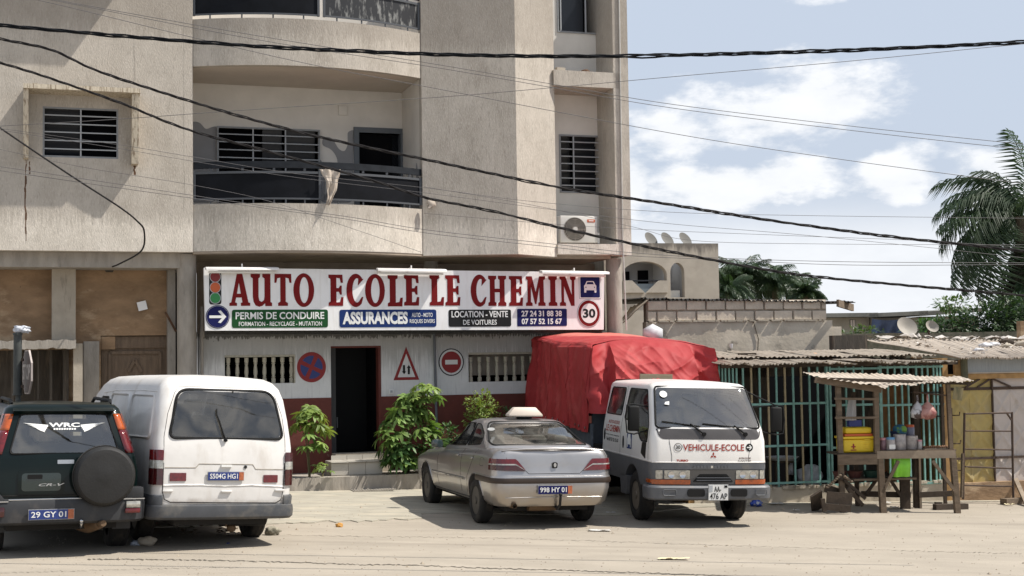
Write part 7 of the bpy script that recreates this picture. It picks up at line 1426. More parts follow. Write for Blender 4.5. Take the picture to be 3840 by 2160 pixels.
BX = st('basin', 'dark blue basin behind the jars', 'basin', MB().lathe([(.001, 0), (.10, .0), (.14, .12), (.13, .12), (.001, .03)], 20).mesh('basin', mat('dark_blue_plastic', (.035, .05, .12), .4), 40), t3(3370, 1640, .45).x, .45, zt3+.15); tag(st('crate', 'low dark crate under the dark blue basin', 'crate', MB().box(-.16, .32, -.1, .12, 0, .15).mesh('crate', M['plankdark']), t3(3370, 1640, .45).x, .45, zt3-.0))
jar('jar', 'red and blue jar standing behind the wide jar', 3412, .16, .22, mat('murky_jar', (.16, .17, .25), .3, noise_amt=.4, nscale=10), M['lorange'], .5, zt3+.15)
def cap_mesh():
    b = MB(); b.lathe([(.11, 0), (.115, .03), (.10, .07), (.06, .10), (.001, .11)], 20); b.add([(-.10, -.05, .01), (.02, -.11, .01), (.10, -.05, .01), (.03, -.2, -.03), (-.08, -.18, -.03)], [(0, 1, 2, 3, 4)]); return b.mesh('cap', mat('blue_green_cap_cloth', (.03, .13, .22), .9, col2=(.17, .33, .06), nscale=6, lo=.5, hi=.55), 50)
st('cap', 'blue and green cap lying on top of the dark blue basin', 'cap', cap_mesh(), t3(3372, 1610, .45).x, .43, zt3+.275)
rg_ = random.Random(5); food = mat('fried_brown_food', (.19, .09, .04), .7, noise_amt=.5, nscale=30); fm = lump(.022, .022, .022, .4, 2, 1, food, 1, 'snack')
tr = st('tray', 'flat pale tray holding the row of fried snacks', 'tray', MB().box(-.22, .24, -.09, .09, 0, .012).mesh('tray', M['plankpale']), t3(3512, 1680, .1).x, .12, zt3)
for i in range(26): st('snack', 'small brown fried snack on the tray at the right end of the stall', 'snack', fm, t3(3512, 1680, .1).x-.2+.4*(i % 13)/12.5, .07+.08*(i//13)+rg_.uniform(-.01, .01), zt3+.012+.018, 'fried snacks on the tray')
def hang_bag(name, lab, px, py0, py1, w_, mt, mt2, y=.0, kx=0):
    a, c_ = t3(px+kx, py0, y), t3(px, py1, y); h_ = a.z-c_.z; b = MB(); b.lathe([(.012, h_), (.02, h_*.82), (.012, h_*.72), (w_*.30, h_*.55), (w_*.5, h_*.28), (w_*.42, h_*.08), (.001, 0)], 16)
    for i, v in enumerate(b.v): k = 1+.22*noise.noise(Vector(v)*9); b.v[i] = Vector((v[0]*k+kx*.002*v[2]/h_, v[1]*k, v[2]))
    return st(name, lab, 'bag', b.mesh('bag', mt, 60), c_.x, y, c_.z)
hang_bag('plastic_bag', 'white bag with dark contents hanging left of the pink one', 3442, 1482, 1572, .24, mat('bag_white_dark', (.50, .50, .52), .4, col2=(.05, .03, .03), nscale=3, stretch=(1, 1, 1), lo=.46, hi=.52), None)
hang_bag('plastic_bag', 'pinkish red translucent bag hanging at the right of the stall', 3480, 1478, 1575, .30, mat('bag_pink', (.42, .22, .19), .35, col2=(.20, .06, .055), nscale=5, lo=.45, hi=.55, bump=.4, bscale=12), None, -.04)
gb = MB(); gb.grid(14, 14, lambda i, j: Vector((-.14+.27*i, -.03-.03*math.sin(i*11)*(1-j)-.03*math.sin(j*3.1), .30*j))); gb.grid(6, 6, lambda i, j: Vector((-.14+.27*i, .05, .30*j)))
a = t3(3382, 1788, .05); st('plastic_bag', 'bright green plastic bag hanging below the stall table', 'bag', gb.mesh('bag', mat('bag_green', (.20, .55, .03), .45, noise_amt=.2, nscale=8), 60), a.x, .05, a.z)
b = MB(); b.grid(6, 8, lambda i, j: Vector((-.06-.05*j+(.13+.05*j)*i, .02*math.sin(i*7+j), -.32*j))); st('plastic_sheet', 'grey translucent bag hanging over the yellow cooler', 'bag', b.mesh('sheet', mat('grey_translucent', (.30, .29, .28), .5)), t3(3195, 1500, .1).x, .1, t3(3195, 1500, .1).z)
for nm, lab, px, mt, w_ in (('bowl', 'red-brown bowl on the lower shelf, left of the other brown bowl', 3148, 'br', .22), ('bowl', 'red-brown bowl in the middle of the lower shelf', 3205, 'br', .26), ('bowl', 'dark green bowl on the lower shelf beside the stall leg', 3268, 'gr', .28)):
    me = MB().lathe([(.001, 0), (w_*.32, .0), (w_*.5, .12), (w_*.47, .12), (.001, .02)], 20).mesh('bowl', mat('red_brown_bowl', (.085, .03, .025), .5) if mt == 'br' else mat('dark_green_bowl', (.02, .06, .045), .5), 40); st(nm, lab, 'bowl', me, t3(px, 1790, .35).x, .35, t3(3300, 1792, .35).z)
# wood heap
def heap_bar(lab, a, c_, ya, yc, w_, d_, mt='plankdark', cat='plank'): A_, C_ = t3(*a, ya), t3(*c_, yc); mid = (A_+C_)/2; m = MB(); m.bar(A_-mid, C_-mid, w_, d_, up=(0, 1, 0)); return tag(obj('plank', m.mesh('plank', M[mt]), None, TF.m @ Matrix.Translation(mid)), lab, cat, 'planks of the wood heap')
HG = [((3100, 1865), (3195, 1872), -.2, -.2, .18, .03), ((3060, 1850), (3065, 1912), -.2, .3, .2, .03), ((3150, 1780), (3195, 1850), 0, .1, .08, .03), ((3165, 1800), (3245, 1870), 0, .1, .05, .03), ((3180, 1830), (3235, 1895), -.1, .1, .06, .03), ((3095, 1830), (3160, 1850), 0, .2, .12, .03), ((3090, 1900), (3190, 1908), -.25, -.25, .10, .03), ((3085, 1870), (3092, 1918), -.25, -.25, .06, .05), ((3158, 1740), (3150, 1800), .1, 0, .05, .05)]
labs = ['front board of the dark trough in the wood heap', 'left end board of the dark trough', 'thick plank leaning against the left stall leg', 'longer plank sloping down to the right in the heap', 'lowest sloping plank of the heap', 'flat board lying across the top of the trough', 'bottom board of the dark trough', 'short upright block at the trough corner', 'short stick tied to the left stall leg']
for q_, lb in zip(HG, labs): heap_bar(lb, *q_)
for k, (pa, pb, nb, lab) in enumerate((((3103, 1828), (3150, 1783), 8, 'string of dark corks on the left side of the heap'), ((3168, 1788), (3192, 1806), 5, 'short string of dark corks right of the stall leg'))):
    CK = thing('cork_string', lab, 'string', TF.m); cm = lump(.032, .03, .022, .15, 2, k, M['plank'], 2, 'cork')
    for i in range(nb): p = t3(pa[0]+(pb[0]-pa[0])*i/(nb-1), pa[1]+(pb[1]-pa[1])*i/(nb-1), -.12); obj('cork', cm, CK, p)
gbar('wood_block', 'longer dark block under the right stall leg', 'block', (3505, 1912), (3625, 1909), .09, .1, M['plankdark']); gbar('wood_block', 'small dark block at the left end of the longer one', 'block', (3508, 1906), (3530, 1906), .10, .08, M['plankdark'])
# ================================================================== houses, wall and greenery beyond
HF = Frame(3400, 46, .08); h = lambda px, py, y=0: HF(px, py, y)
M['hwall'] = mat('distant_grey_render', (.30, .275, .225), .95, noise_amt=.25, nscale=1.5); M['hroof'] = mat('distant_roof_edge', (.21, .21, .19), .9, noise_amt=.2, nscale=2)
for i, (pa, pb, py0, lab, win) in enumerate(((3098, 3262, 1192, 'distant low house with a small shuttered window left of the blue sheet', ((3186, 3207, 1200, 1228),)), (3262, 3448, 1192, 'distant low house half covered by a blue sheet', ()), (3448, 3672, 1187, 'distant low house with a green wall patch behind the bushes', ()))):
    H_ = thing('distant_house', lab, 'house', HF.m); x0, x1, z = h(pa, 1200)[0], h(pb, 1200)[0], h(pa, py0)[1]
    m = MB(); m.box(x0+.02, x1-.02, 0, 5, -1.5, z); m.build('wall', M['hwall'], H_); m = MB(); dz = .06*i; m.add([(x0-.15, -.4, z+.01), (x1+.15, -.4, z+dz+.01), (x1+.15, 5.2, z+dz+.05), (x0-.15, 5.2, z+.05), (x0-.15, -.4, z+.14), (x1+.15, -.4, z+.14+dz), (x1+.15, 5.2, z+.25+dz), (x0-.15, 5.2, z+.25)], [(3, 2, 1, 0), (4, 5, 6, 7), (0, 1, 5, 4), (1, 2, 6, 5), (2, 3, 7, 6), (3, 0, 4, 7)]); m.build('roof', M['hroof'], H_)
    for q_ in win:
        a, c_ = h(q_[0], q_[2]), h(q_[1], q_[3]); wo = obj('window', MB().box(a[0], c_[0], -.03, -.002, c_[1], a[1]).mesh('window', M['hroof']), H_)
        for k in (.1, .55): m = MB(); m.box(a[0]+(c_[0]-a[0])*k, a[0]+(c_[0]-a[0])*(k+.3), -.05, -.031, c_[1], a[1]); m.build('shutter', M['whitedoor'], wo)
    if i == 2: a, c_ = h(3445, 1192), h(3515, 1215); m = MB(); m.box(a[0], c_[0], -.04, -.002, c_[1]-.3, a[1]); m.build('wall_panel', mat('green_wall_paint', (.13, .33, .06), .8), H_)
a, c_ = h(3264, 1195, -.3), h(3392, 1250, -.3); b = MB(); b.grid(16, 10, lambda i, j: Vector((a[0]+(c_[0]-a[0])*i, -.45+.12*math.sin(i*16+j*3)*(j+.2)+.3*j*math.sin(i*3), a[1]+(c_[1]-a[1])*j-.25*i*(1-i)*(1-j))))
tag(b.build('tarpaulin_sheet', mat('faded_blue_tarpaulin', (.055, .085, .17), .6, noise_amt=.3, nscale=5), None, smooth=50, m=HF.m), 'faded blue sheet hung across the distant house', 'sheet')
LW = Frame(3400, 33, .1); l_ = lambda px, py, y=0: LW(px, py, y)
m = MB(); m.box(l_(3140, 1260)[0], l_(4000, 1260)[0], 0, .25, -1.5, l_(3500, 1247)[1]); tag(m.build('boundary_wall', mat('mossy_block_wall', (.16, .145, .115), .95, col2=(.05, .055, .035), nscale=5, bump=.4), None, m=LW.m), 'long mossy dark boundary wall behind the pale roof', 'wall')
x, z = l_(3380, 1240, -.2); 
for px, rr, lb in ((3385, .25, 'large pale satellite dish on the boundary wall'), (3478, .16, 'smaller pale satellite dish on the boundary wall')):
    x, z = l_(px, 1244, -.1); D_ = thing('satellite_dish', lb, 'satellite dish', LW.m @ T(x, -.25, z-.02)); m = MB(); m.lathe([(.001, 0), (rr*.5, .03), (rr, .12), (rr*1.01, .13), (rr*.5, .05), (.001, .02)], 24, T(0, 0, .08, rx=R(58), ry=R(14))); m.build('dish', mat('dish_grey', (.30, .275, .24), .8), D_, smooth=50); m = MB(); m.tube([(0, .1, -.2), (0, .05, .1)], .025, 6); m.build('mast', M['rustbar'], D_)
m = MB(); a, c_ = l_(3818, 1180, -1.5), l_(3850, 1300, -1.5); m.box(a[0], c_[0]+.3, -1.6, -1.4, -1, a[1]-.15); tag(m.build('gate_pillar', M['brown_wall'], None, m=LW.m), 'dark brown pillar at the right edge above the pale roof', 'pillar')
# ================================================================== plants
def leafmat(name, c, c2, rough=.5):
    m = mat(name, c, rough, noise_amt=0, col2=c2, nscale=3, rand=.28, spec=.4); p = m.node_tree.nodes['Principled BSDF']; p.inputs['Transmission Weight'].default_value = 0
    nt = m.node_tree; tr = nt.nodes.new('ShaderNodeBsdfTranslucent'); mx = nt.nodes.new('ShaderNodeMixShader'); mx.inputs[0].default_value = .28; tr.inputs[0].default_value = (c[0]*1.5, c[1]*1.5, c[2]*.8, 1)
    o = nt.nodes['Material Output']; nt.links.new(p.outputs[0], mx.inputs[1]); nt.links.new(tr.outputs[0], mx.inputs[2]); nt.links.new(mx.outputs[0], o.inputs[0]); return m
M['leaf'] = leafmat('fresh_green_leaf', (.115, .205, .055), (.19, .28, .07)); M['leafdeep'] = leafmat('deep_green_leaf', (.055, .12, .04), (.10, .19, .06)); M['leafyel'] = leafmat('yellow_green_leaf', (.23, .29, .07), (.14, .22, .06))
M['palm'] = leafmat('dark_palm_leaf', (.022, .045, .018), (.045, .075, .03), .45); M['palmdead'] = mat('dead_palm_leaf', (.032, .032, .02), .9, noise_amt=.4, nscale=3); M['bark'] = mat('grey_brown_bark', (.11, .085, .06), .95, noise_amt=.4, nscale=6, bump=.5, bscale=15); M['stem'] = mat('green_brown_stem', (.10, .085, .04), .8, noise_amt=.2, nscale=5)
def leaflet(b, o, dirv, up, ln, w_, droop=.35):
    s_ = dirv.cross(up).normalized(); P = []
    for t, k in ((0, .12), (.3, .75), (.6, 1.0), (.85, .6), (1, .02)):
        c = o+dirv*ln*t-up*ln*droop*t*t; P += [c-s_*w_*k/2+up*w_*.12*k, c, c+s_*w_*k/2+up*w_*.12*k]
    n0 = len(b.v); b.v += P
    for i in range(4):
        for j in range(2): b.f.append((n0+i*3+j, n0+i*3+j+1, n0+i*3+4+j, n0+i*3+3+j)); b.mi.append(0)
def palmate(n, ln, mt, seed):
    r = random.Random(seed); b = MB()
    for i in range(n):
        a = R(-118+236*i/(n-1)+r.uniform(-6, 6)); d_ = Vector((math.sin(a), -math.cos(a), .15*r.random())).normalized(); leaflet(b, Vector((0, 0, 0)), d_, Vector((0, 0, 1)), ln*(1-.25*abs(a)/2.1)*r.uniform(.85, 1.1), ln*.30, r.uniform(.25, .6))
    b.tube([(0, 0, 0), (0, .12, -.05)], .004, 4); return b.mesh('leaf', mt, 60, fix=False)
PL = {k: [palmate(7, .25, M[k], i) for i in range(4)] for k in ('leaf', 'leafdeep', 'leafyel')}
def plant(label, cx, py_base, px, w_, z0, z1, n, y=-.05, seed=1, mix=('leaf', 'leafdeep'), sc=1.0, stems=3, low=0):
    """leafy plant in front of the shop; px centre, width in metres, heights above the terrace"""
    r = random.Random(seed); x = FB(px, py_base, y)[0]; P_ = thing('cassava_plant', label, 'plant', FB.m @ T(x, y, tz), 'cassava plants along the shop front'); tops = []
    for i in range(stems):
        a = r.uniform(-w_*.35, w_*.35); pts = [(a*.2, .02*i, 0), (a*.5, .02, (z0+z1)*.25), (a, r.uniform(-.1, .1), z1*.85)]; m = MB(); m.tube(pts, [.018, .014, .006], 6); m.build('stem', M['stem'], P_, smooth=60)
    for i in range(n):
        f = r.random(); zz = z0+(z1-z0)*f; prof = math.sin(math.pi*min(1, (.18+f*.82)))**.6; q = r.uniform(-1, 1); xx = w_/2*prof*q; yy = r.uniform(-.32, .12)*prof
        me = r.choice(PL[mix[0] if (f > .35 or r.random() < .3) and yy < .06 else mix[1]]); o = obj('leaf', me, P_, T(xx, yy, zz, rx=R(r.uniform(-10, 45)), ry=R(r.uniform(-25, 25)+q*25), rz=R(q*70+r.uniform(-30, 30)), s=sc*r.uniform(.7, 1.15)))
    return P_
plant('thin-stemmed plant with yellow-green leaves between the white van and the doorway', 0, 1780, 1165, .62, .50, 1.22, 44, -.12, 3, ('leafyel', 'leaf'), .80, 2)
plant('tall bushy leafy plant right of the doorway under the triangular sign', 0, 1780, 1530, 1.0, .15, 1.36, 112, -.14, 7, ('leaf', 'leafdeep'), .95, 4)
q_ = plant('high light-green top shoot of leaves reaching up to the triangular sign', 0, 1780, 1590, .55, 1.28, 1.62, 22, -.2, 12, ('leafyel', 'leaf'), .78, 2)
plant('small low seedling at the foot of the plant beside the van', 0, 1780, 1205, .26, .05, .26, 9, -.18, 15, ('leafyel', 'leaf'), .5, 1)
def bush(label, px, y, z0, z1, w_, n, mt, seed, ls=.045, name='leafy_bush', fr=None, base=None, d=.5, group=None):
    r = random.Random(seed); F_ = fr or FB; x = F_(px, 1700, y)[0]; zb = tz if base is None else base; B_ = thing(name, label, 'bush', F_.m @ T(x, y, zb), group); b = MB()
    for i in range(n):
        u = Vector((r.gauss(0, 1), r.gauss(0, 1), r.gauss(0, 1))).normalized(); k = r.random()**.4; k *= 1+.35*noise.noise(u*2.2+Vector((seed, 0, 0)))
        c = Vector((u.x*w_/2*k, u.y*d/2*k, (z0+z1)/2+u.z*(z1-z0)/2*k)); d_ = (u+Vector((r.uniform(-.7, .7), r.uniform(-.7, .7), r.uniform(-.9, .3)))).normalized(); up = Vector((r.uniform(-.3, .3), r.uniform(-.5, .1), 1)).normalized(); l = ls*r.uniform(.7, 1.4)
        s_ = d_.cross(up).normalized()*l*.32; b.add([c, c+d_*l*.45+s_, c+d_*l, c+d_*l*.45-s_], [(0, 1, 2, 3)])
    f = b.build('foliage', mt, B_, fix=False); f['kind'] = 'stuff'
    for i in range(3): m = MB(); a = r.uniform(-.3, .3)*w_; m.tube([(a*.2, 0, 0), (a*.6, 0, z0+.1), (a, 0, (z0+z1)/2+.1)], [.02, .014, .006], 5); m.build('stem', M['stem'], B_)
    return B_
bush('small dark bush with reddish leaves between the tall plant and the sedan', 1680, -.05, .35, .85, .42, 420, M['leafdeep'], 4, .06)
bush('rounded light-green bush above the sedan roof under the right vent', 1810, -.05, .45, 1.38, .68, 1500, M['leafyel'], 5, .06)
bush('sparse twiggy bush between the rounded bush and the red tarpaulin', 1915, .1, .6, 1.1, .35, 160, M['leafdeep'], 9, .06)
# greenery beyond the wall
gm = leafmat('far_hedge_leaf', (.024, .05, .02), (.05, .09, .032)); gl_ = leafmat('far_light_green_leaf', (.07, .12, .035), (.04, .08, .028))  # the second leaf is simply a lighter green than the hedge
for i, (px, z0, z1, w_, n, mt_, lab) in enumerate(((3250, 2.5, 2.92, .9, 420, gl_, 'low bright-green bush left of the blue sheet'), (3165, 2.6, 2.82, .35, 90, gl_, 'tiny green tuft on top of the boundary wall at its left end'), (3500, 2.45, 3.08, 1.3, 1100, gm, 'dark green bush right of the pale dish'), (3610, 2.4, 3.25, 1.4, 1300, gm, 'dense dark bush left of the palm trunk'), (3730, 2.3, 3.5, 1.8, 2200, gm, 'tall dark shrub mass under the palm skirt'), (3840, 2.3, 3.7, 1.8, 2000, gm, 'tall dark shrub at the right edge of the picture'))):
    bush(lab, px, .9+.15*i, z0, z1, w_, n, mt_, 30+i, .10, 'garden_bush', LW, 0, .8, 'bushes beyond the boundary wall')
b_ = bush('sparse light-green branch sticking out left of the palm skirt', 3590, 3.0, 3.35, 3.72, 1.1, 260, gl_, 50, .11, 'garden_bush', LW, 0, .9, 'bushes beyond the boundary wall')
# palms
def frond_mesh(name, ln, droop, nl, lw, mt, ll, seed, dead=False):
    r = random.Random(seed); b = MB(); pts = []
    for i in range(13):
        t = i/12; a = R(48)-R(droop)*t; 
        pts.append(pts[-1]+Vector((math.cos(a), 0, math.sin(a)))*ln/12 if pts else Vector((0, 0, 0)))
    b.tube(pts, [.05-.04*i/12 for i in range(13)], 4)
    for i in range(nl):
        t = .12+.86*i/nl; k = t*12; j = min(11, int(k)); o = pts[j].lerp(pts[j+1], k-j); tv_ = (pts[j+1]-pts[j]).normalized(); L_ = ll*math.sin(math.pi*min(.97, t*.85+.15))**.6*r.uniform(.8, 1.15)
        for sg in (-1, 1):
            d_ = (tv_*.55+Vector((0, sg, 0))*.75+Vector((0, 0, r.uniform(-.2, .35)))).normalized(); dn = Vector((0, 0, -1)); p0 = o; s_ = tv_*lw*.5; p1 = o+d_*L_*.4+dn*L_*.08; p2 = o+d_*L_*.65+dn*L_*(.55+r.uniform(0, .2)); n0 = len(b.v)
            b.add([p0-s_*.4, p0+s_*.4, p1+s_, p1-s_, p2], [(0, 1, 2, 3), (3, 2, 4)])
    return b.mesh(name, mt, 0, fix=False)
def palm(label, base, hgt, R_, n, seed, fan=None, sc=1, group=None, skirt=True):
    r = random.Random(seed); P_ = thing('palm_tree', label, 'palm tree', base, group); m = MB(); m.tube([(0, 0, -1), (.1, 0, hgt*.5), (0, 0, hgt)], [.28*sc, .22*sc, .25*sc], 10); m.build('trunk', M['bark'], P_, smooth=50)
    ms = [frond_mesh('frond', R_, dp, 42, .062*sc, M['palm'], R_*.34, seed+i) for i, dp in enumerate((70, 105, 135, 95))]
    for i in range(n):
        a = 2*math.pi*i*.382+r.uniform(-.2, .2); e = r.uniform(-30, 42)-i/n*35+12; obj('frond', ms[i % 4], P_, T(0, 0, hgt, s=1) @ Matrix.Rotation(a, 4, 'Z') @ Matrix.Rotation(R(-e), 4, 'Y') @ Matrix.Scale(r.uniform(.8, 1.05), 4))
    for (a, e, k, mi_) in (fan or []): obj('frond', ms[mi_], P_, T(0, 0, hgt) @ Matrix.Rotation(R(a), 4, 'Z') @ Matrix.Rotation(R(-e), 4, 'Y') @ Matrix.Scale(k, 4))
    if skirt:
        dm = [frond_mesh('dead_frond', R_*.9, 60, 40, .09, M['palmdead'] if i else M['palm'], R_*.26, seed+20+i) for i in range(3)]
        for i in range(44): obj('dead_frond', dm[i % 3], P_, T(0, 0, hgt-.2-r.random()*2.6) @ Matrix.Rotation(r.uniform(0, 6.28), 4, 'Z') @ Matrix.Rotation(R(r.uniform(78, 112)), 4, 'Y') @ Matrix.Scale(r.uniform(.7, 1.0), 4))
    return P_
pb = at(3830, 800, 44); z_top = pb.z; pb.z = 0
palm('large ragged oil palm with drooping fronds at the right edge', pb, z_top-.1, 3.4, 7, 5, [(180, -14, .98, 1), (176, 8, .95, 1), (185, 26, .80, 2), (178, 52, .72, 1), (200, 70, .9, 0), (160, 40, .8, 1), (184, -38, .95, 1), (172, -55, 1.0, 0), (190, -60, .9, 0), (178, -2, .9, 1), (188, 12, .85, 1), (170, 20, .85, 1), (182, 38, .75, 2), (195, -25, .95, 1), (165, -30, .95, 1), (180, -62, 1.0, 0), (176, -74, 1.0, 0), (192, -80, 1, 0)])
for i, (px, py, Y_, R_, lab) in enumerate(((2780, 1050, 62, 2.0, 'leftmost of the small distant palms behind the block building'), (2735, 1092, 60, 1.3, 'lowest distant palm tuft beside the distant apartment block'), (2905, 1072, 62, 1.8, 'rounded distant palm in the middle of the row'), (2955, 1080, 64, 1.6, 'distant palm right of the rounded one'), (3020, 1108, 60, 1.1, 'rightmost thin distant palm above the black roof end'))):
    p = at(px, py, Y_); zt_p = p.z; p.z = 0; palm(lab, p, zt_p+.0, R_, 40, 60+i, sc=.6, group='distant palms behind the block building', skirt=False)
# ================================================================== cables
def cat_(pts, k=10):
    out = []
    for i in range(len(pts)-1):
        p0, p1, p2, p3 = pts[max(i-1, 0)], pts[i], pts[i+1], pts[min(i+2, len(pts)-1)]
        for j in range(k): t = j/k; out.append(tuple(.5*((2*b)+(-a+c)*t+(2*a-5*b+4*c-d_)*t*t+(-a+3*b-3*c+d_)*t**3) for a, b, c, d_ in zip(p0, p1, p2, p3)))
    return out+[pts[-1]]
M['cable'] = mat('black_cable', (.007, .008, .010), .85, spec=.15); M['cablegrey'] = mat('weathered_cable', (.022, .020, .020), .85, spec=.2, noise_amt=.3, nscale=20); M['wire'] = mat('thin_grey_wire', (.10, .095, .095), .6)
def cable(label, pts, Y, r, twist=0, mt='cable', group=None, Yend=None):
    n = len(pts); P = [at(x, y, Y if Yend is None else Y+(Yend-Y)*(i/(n-1))**4) for i, (x, y) in enumerate(pts)]; P = [Vector(q) for q in cat_([tuple(p) for p in P], 14 if twist else 8)]
    C_ = thing('cable', label, 'cable', None, group)
    if not twist: m = MB(); m.tube(P, r, 5); m.build('wire', M[mt], C_, smooth=60); return
    # resample evenly, then wind three strands
    L_ = [0]; 
    for a, c in zip(P, P[1:]): L_.append(L_[-1]+(c-a).length)
    N_ = int(L_[-1]/(twist/7)); Q = []; j = 0
    for i in range(N_+1):
        s_ = L_[-1]*i/N_
        while j < len(L_)-2 and L_[j+1] < s_: j += 1
        Q.append((P[j].lerp(P[j+1], (s_-L_[j])/max(1e-6, L_[j+1]-L_[j])), s_))
    for k in range(3):
        ph = k*2.094; pts_ = []
        for p, s_ in Q:
            a = s_/twist*2*math.pi+ph; rr = r*(1.05+.55*noise.noise(Vector((s_*1.1, k*5, 0)))); pts_.append(p+Vector((0, math.cos(a)*rr, math.sin(a)*rr-(.5*r*(k == 2)*max(0, noise.noise(Vector((s_*.8, 9, 0))))*3))))
        m = MB(); m.tube(pts_, r*.72, 5); m.build('strand', M[mt], C_, smooth=60)
cable('thickest black twisted cable crossing the whole top of the picture', [(-300, 70), (0, 95), (640, 150), (1280, 190), (1920, 210), (2560, 206), (3200, 188), (3840, 158), (4200, 138)], 13, .0125, .85)
cable('twisted cable sagging from the upper left down to the right over the sign board wall', [(-200, 100), (0, 146), (195, 188), (372, 268), (715, 380), (1132, 498), (1580, 595), (2087, 700), (2480, 762), (2832, 818), (3280, 880), (3682, 924), (3900, 948)], 15, .0105, .65, 'cablegrey')
cable('lowest twisted cable running from the left edge across the first floor balcony', [(-200, 190), (0, 236), (195, 296), (447, 384), (700, 484), (1043, 578), (1400, 678), (1595, 741), (1850, 792), (2117, 858), (2385, 917), (2683, 977), (2982, 1028), (3354, 1066), (3840, 1107), (4100, 1125)], 16, .0105, .65, 'cablegrey')
e_ = FB.w(fx(410, 1003, .89), .9, fz(410, 1003, .89))
cable('cable dropping from the left edge into the brown wall', [(-60, 440), (0, 480), (150, 582), (298, 680), (447, 776), (515, 830), (541, 868), (530, 940), (447, 990), (410, 1003)], 20, .014, 0, 'cablegrey', Yend=e_.y)
W_ = [[(-200, -60), (140, 0), (680, 130), (1163, 241), (1640, 333), (2520, 500), (3100, 590), (3654, 665), (4000, 708)], [(-100, -50), (193, 0), (960, 148), (1640, 254), (2080, 330), (2520, 405), (3200, 490), (3840, 561), (4100, 588)], [(-100, -70), (215, 0), (960, 133), (1640, 242), (2080, 317), (2520, 391), (3200, 474), (3840, 541), (4100, 566)],
      [(-100, 478), (0, 473), (440, 447), (960, 410), (1640, 365), (2080, 328), (2520, 288), (3200, 228), (3700, 178), (4000, 150)], [(-100, 470), (0, 482), (440, 542), (720, 588), (1100, 650), (1600, 705), (2000, 756), (2500, 795), (3000, 808), (3700, 817), (4000, 820)], [(-100, 474), (0, 488), (440, 556), (720, 604), (1100, 664), (1600, 724), (2100, 790), (2500, 838), (3000, 880), (3500, 930), (4000, 985)],
      [(-100, 612), (0, 625), (440, 690), (960, 768), (1300, 812), (1600, 862), (2100, 918), (2350, 946), (2700, 968), (3200, 982), (3840, 986), (4000, 987)], [(-100, 625), (0, 640), (440, 704), (960, 776), (1300, 822), (1600, 874), (2100, 930), (2350, 958), (2700, 974), (3200, 994), (3840, 992), (4000, 993)], [(-100, 540), (0, 560), (300, 625), (700, 690), (1000, 752), (1300, 850), (1580, 946)],
      [(1590, 700), (2000, 770), (2370, 850), (2600, 902), (3100, 915), (3840, 918), (4000, 918)], [(1590, 800), (2100, 842), (2500, 865), (3000, 885), (3500, 905), (4000, 940)]]
LB_ = ['thin wire running under the paired wires at the top', 'lower of the paired thin wires crossing the upper balcony', 'upper of the paired thin wires crossing the upper balcony', 'thin wire rising to the right across the balcony recess', 'upper thin wire of the bundle over the grilled left window', 'lower thin wire of the bundle over the grilled left window', 'upper of the two close wires crossing below the balcony railing', 'lower of the two close wires crossing below the balcony railing', 'single fine wire slanting down to the right end of the curved parapet', 'fine level wire over the distant apartment block', 'fine wire just above the air conditioner']
for i, (p, l) in enumerate(zip(W_, LB_)): cable(l, p, 18.5+.22*i, .0042 if i in (0, 1, 2, 3, 6, 7) else .0032, 0, 'wire', 'thin overhead wires')
# ================================================================== post with the edge-on sign on the left
pp = at(66, 1400, 19.3); SGN = thing('road_sign', 'thick grey post with an octagonal sign seen edge-on above the dark green car', 'sign', (pp.x, pp.y, 0)); gz0 = G(pp.x)
m = MB(); z_b, z_t, z_m = gz0-.05, at(66, 1248, 19.3).z, at(66, 1480, 19.3).z; m.tube([(0.01, 0, z_b), (.01, 0, z_m)], .036, 12); m.tube([(0, 0, z_m), (0, 0, z_t)], .056, 16); m.tube([(0, 0, z_m-.008), (0, 0, z_m+.015)], .066, 16); m.tube([(0, 0, z_t-.03), (0, 0, z_t)], .064, 16); m.build('post', mat('grey_green_post', (.05, .055, .052), .7, noise_amt=.3, nscale=12), SGN, smooth=40)['kind'] = 'stuff'
zc_ = at(100, 1395, 19.3).z; o8 = [(.33*math.cos(R(22.5+45*k)), .33*math.sin(R(22.5+45*k))) for k in range(8)]
pm = Matrix.Translation((.135, .02, zc_)) @ Matrix.Rotation(R(-60), 4, 'Z') @ T(-.02, 0, 0)
PLT = MB().prism(o8, -.012, .012).build('sign_plate', mat('sign_back_grey', (.42, .36, .33), .6, noise_amt=.2, nscale=6), SGN, m=pm); shape([[(x_*.94, z_*.94) for x_, z_ in o8]], PLT, mat('faded_stop_face', (.075, .055, .05), .6), -.0135, 'face'); text('STOP', PLT, mat('faded_white_letters', (.36, .33, .31), .7), -.26, .26, -.11, .11, -.016, .02)
m = MB(); m.box(-.02, .08, -.02, .02, zc_+.15, zc_+.19); m.box(-.02, .08, -.02, .02, zc_-.22, zc_-.18); m.build('clamp', M['rustbar'], SGN)['kind'] = 'stuff'
tag(obj('crumpled_plastic', lump(.11, .06, .055, .7, 3, 4, M['bagw'], 3), None, Matrix.Translation((pp.x+.05, pp.y, z_t+.04))), 'crumpled white plastic stuffed on top of the thick grey post', 'plastic')
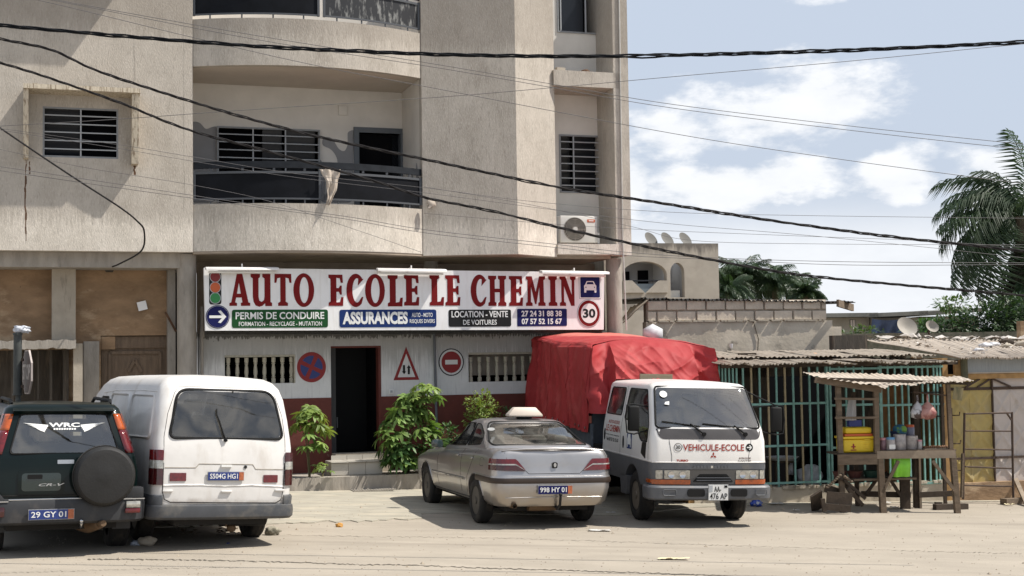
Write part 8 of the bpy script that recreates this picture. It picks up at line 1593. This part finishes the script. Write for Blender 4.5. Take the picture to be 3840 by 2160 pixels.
# ================================================================== small things on the ground
def gth(name, lab, cat, me, px, py, dz=0, rz=0, grp=None): p = gp(px, py); return tag(obj(name, me, None, T(p.x, p.y, p.z+dz+(.012 if py < 1965 else 0), rz=rz)), lab, cat, grp)
stone = mat('pale_lumpy_stone', (.34, .31, .24), .95, col2=(.12, .11, .08), nscale=9, bump=.5, bscale=20)
gth('rock', 'pale lumpy rock wedged behind the right wheel of the van', 'rock', lump(.095, .08, .06, .5, 3.5, 2, stone), 1022, 2006, .045); gth('rock', 'smooth brownish rock between the dark green car and the van', 'rock', lump(.11, .09, .07, .25, 1.5, 6, M['conc_light']), 551, 2046, .05)
gth('plastic_bottle', 'crushed clear bottle beside the brownish rock', 'bottle', lump(.075, .05, .035, .6, 3, 7, mat('crushed_clear_plastic', (.45, .50, .58), .25, noise_amt=.5, nscale=14)), 512, 2045, .025, .3)
gth('fruit_peel', 'orange-yellow piece of fruit on the road in front of the apron', 'fruit', lump(.05, .04, .035, .5, 2, 3, mat('orange_peel', (.55, .27, .05), .6, noise_amt=.3, nscale=20)), 1272, 1976, .02)
def paper(w_, h_, seed, mt, z=.03): 
    return MB().grid(10, 5, lambda i, j: Vector(((i-.5)*w_*(1+.2*noise.noise(Vector((j*3, seed, 0)))), (j-.5)*h_, .008+z*abs(noise.noise(Vector((i*4, j*3, seed))))))).mesh('paper', mt, 60)
cream = mat('cream_paper', (.60, .52, .33), .8); wpap = mat('torn_white_paper', (.60, .58, .55), .8, noise_amt=.3, nscale=30)
for nm, lab, px, py, w_, h_, mt_ in (('paper_scrap', 'crumpled white paper on the road in front of the sedan and truck', 2248, 1992, .30, .12, wpap), ('paper_scrap', 'long cream paper strip on the near part of the road', 2525, 2099, .36, .10, cream), ('paper_scrap', 'white scrap beside the wall foot right of the truck', 2912, 1894, .22, .12, wpap), ('paper_scrap', 'small white scrap left of the wood heap', 2986, 1918, .09, .08, wpap), ('paper_scrap', 'white scrap on the ground under the middle of the stall', 3325, 1890, .14, .14, wpap), ('paper_scrap', 'grey-white scrap near the stall leg', 3355, 1908, .13, .06, wpap), ('paper_scrap', 'cream scrap at the far right near the grey beam', 3785, 1897, .16, .08, cream), ('paper_scrap', 'faint white scrap under the front of the sedan', 2290, 1928, .14, .06, wpap)):
    gth(nm, lab, 'paper', paper(w_, h_, px*.01, mt_), px, py, .004)
gth('plastic_bag', 'crumpled bright blue bag on the ground behind the right truck wheel', 'bag', lump(.09, .06, .06, .7, 3, 5, mat('bright_blue_bag', (.02, .07, .42), .4, col2=(.45, .47, .5), nscale=9, lo=.56, hi=.6)), 2835, 1900, .04)
gth('round_cap', 'tiny blue cap on the road behind the van', 'bottle cap', MB().lathe([(.02, 0), (.02, .012), (.001, .013)], 10).mesh('bottle_cap', M['roadblue']), 855, 2039, .002)
a, c_ = gp(1275, 1824), gp(1440, 1836); GR = thing('drain_grate', 'thin grey metal grate lying in front of the steps', 'grate', FB.m @ T((FB.i @ a).x, -.62, (a.z+c_.z)/2+.015)); m = MB(); m.box(0, .75, -.03, -.0, 0, .02); m.box(0, .75, .26, .29, 0, .02); m.build('frame', M['conc'], GR)['kind'] = 'stuff'
gm_ = MB().box(0, .02, 0, .26, 0, .016).mesh('bar', M['conc'])
for i in range(16): obj('bar', gm_, GR, (.01+.047*i, 0, 0))
pe = MB(); rp = random.Random(31)
for i in range(1300):
    px, py = rp.uniform(-50, 3900), 1870+290*rp.random()**1.3; p = gp(px, py); q = rp.uniform(.004, .014)*(1 if rp.random() < .96 else 2.2); zz = p.z+(.012 if py < 1960 else .001); a = rp.random()*3
    pe.add([(p.x+q*math.cos(a+k*1.57), p.y+q*math.sin(a+k*1.57), zz) for k in range(4)]+[(p.x, p.y, zz+q*.8)], [(0, 1, 4), (1, 2, 4), (2, 3, 4), (3, 0, 4)])
tag(pe.build('gravel', mat('loose_gravel', (.38, .32, .24), 1, col2=(.22, .18, .14), nscale=3), fix=False), 'loose grit and pebbles scattered over the street', kind='stuff')
# dry debris under the van
b = MB()
for i in range(60): p = gp(rp.uniform(640, 930), rp.uniform(1950, 2010)); q = rp.uniform(.02, .07); b.add([(p.x+q*math.cos(k*2.1+i), p.y+q*math.sin(k*2.1+i), p.z+.01+.05*rp.random()) for k in range(3)], [(0, 1, 2)])
tag(b.build('dead_leaves', mat('dead_leaf_brown', (.14, .10, .06), .95, noise_amt=.4, nscale=5), fix=False), 'dead leaves and dirt gathered under the van', kind='stuff')
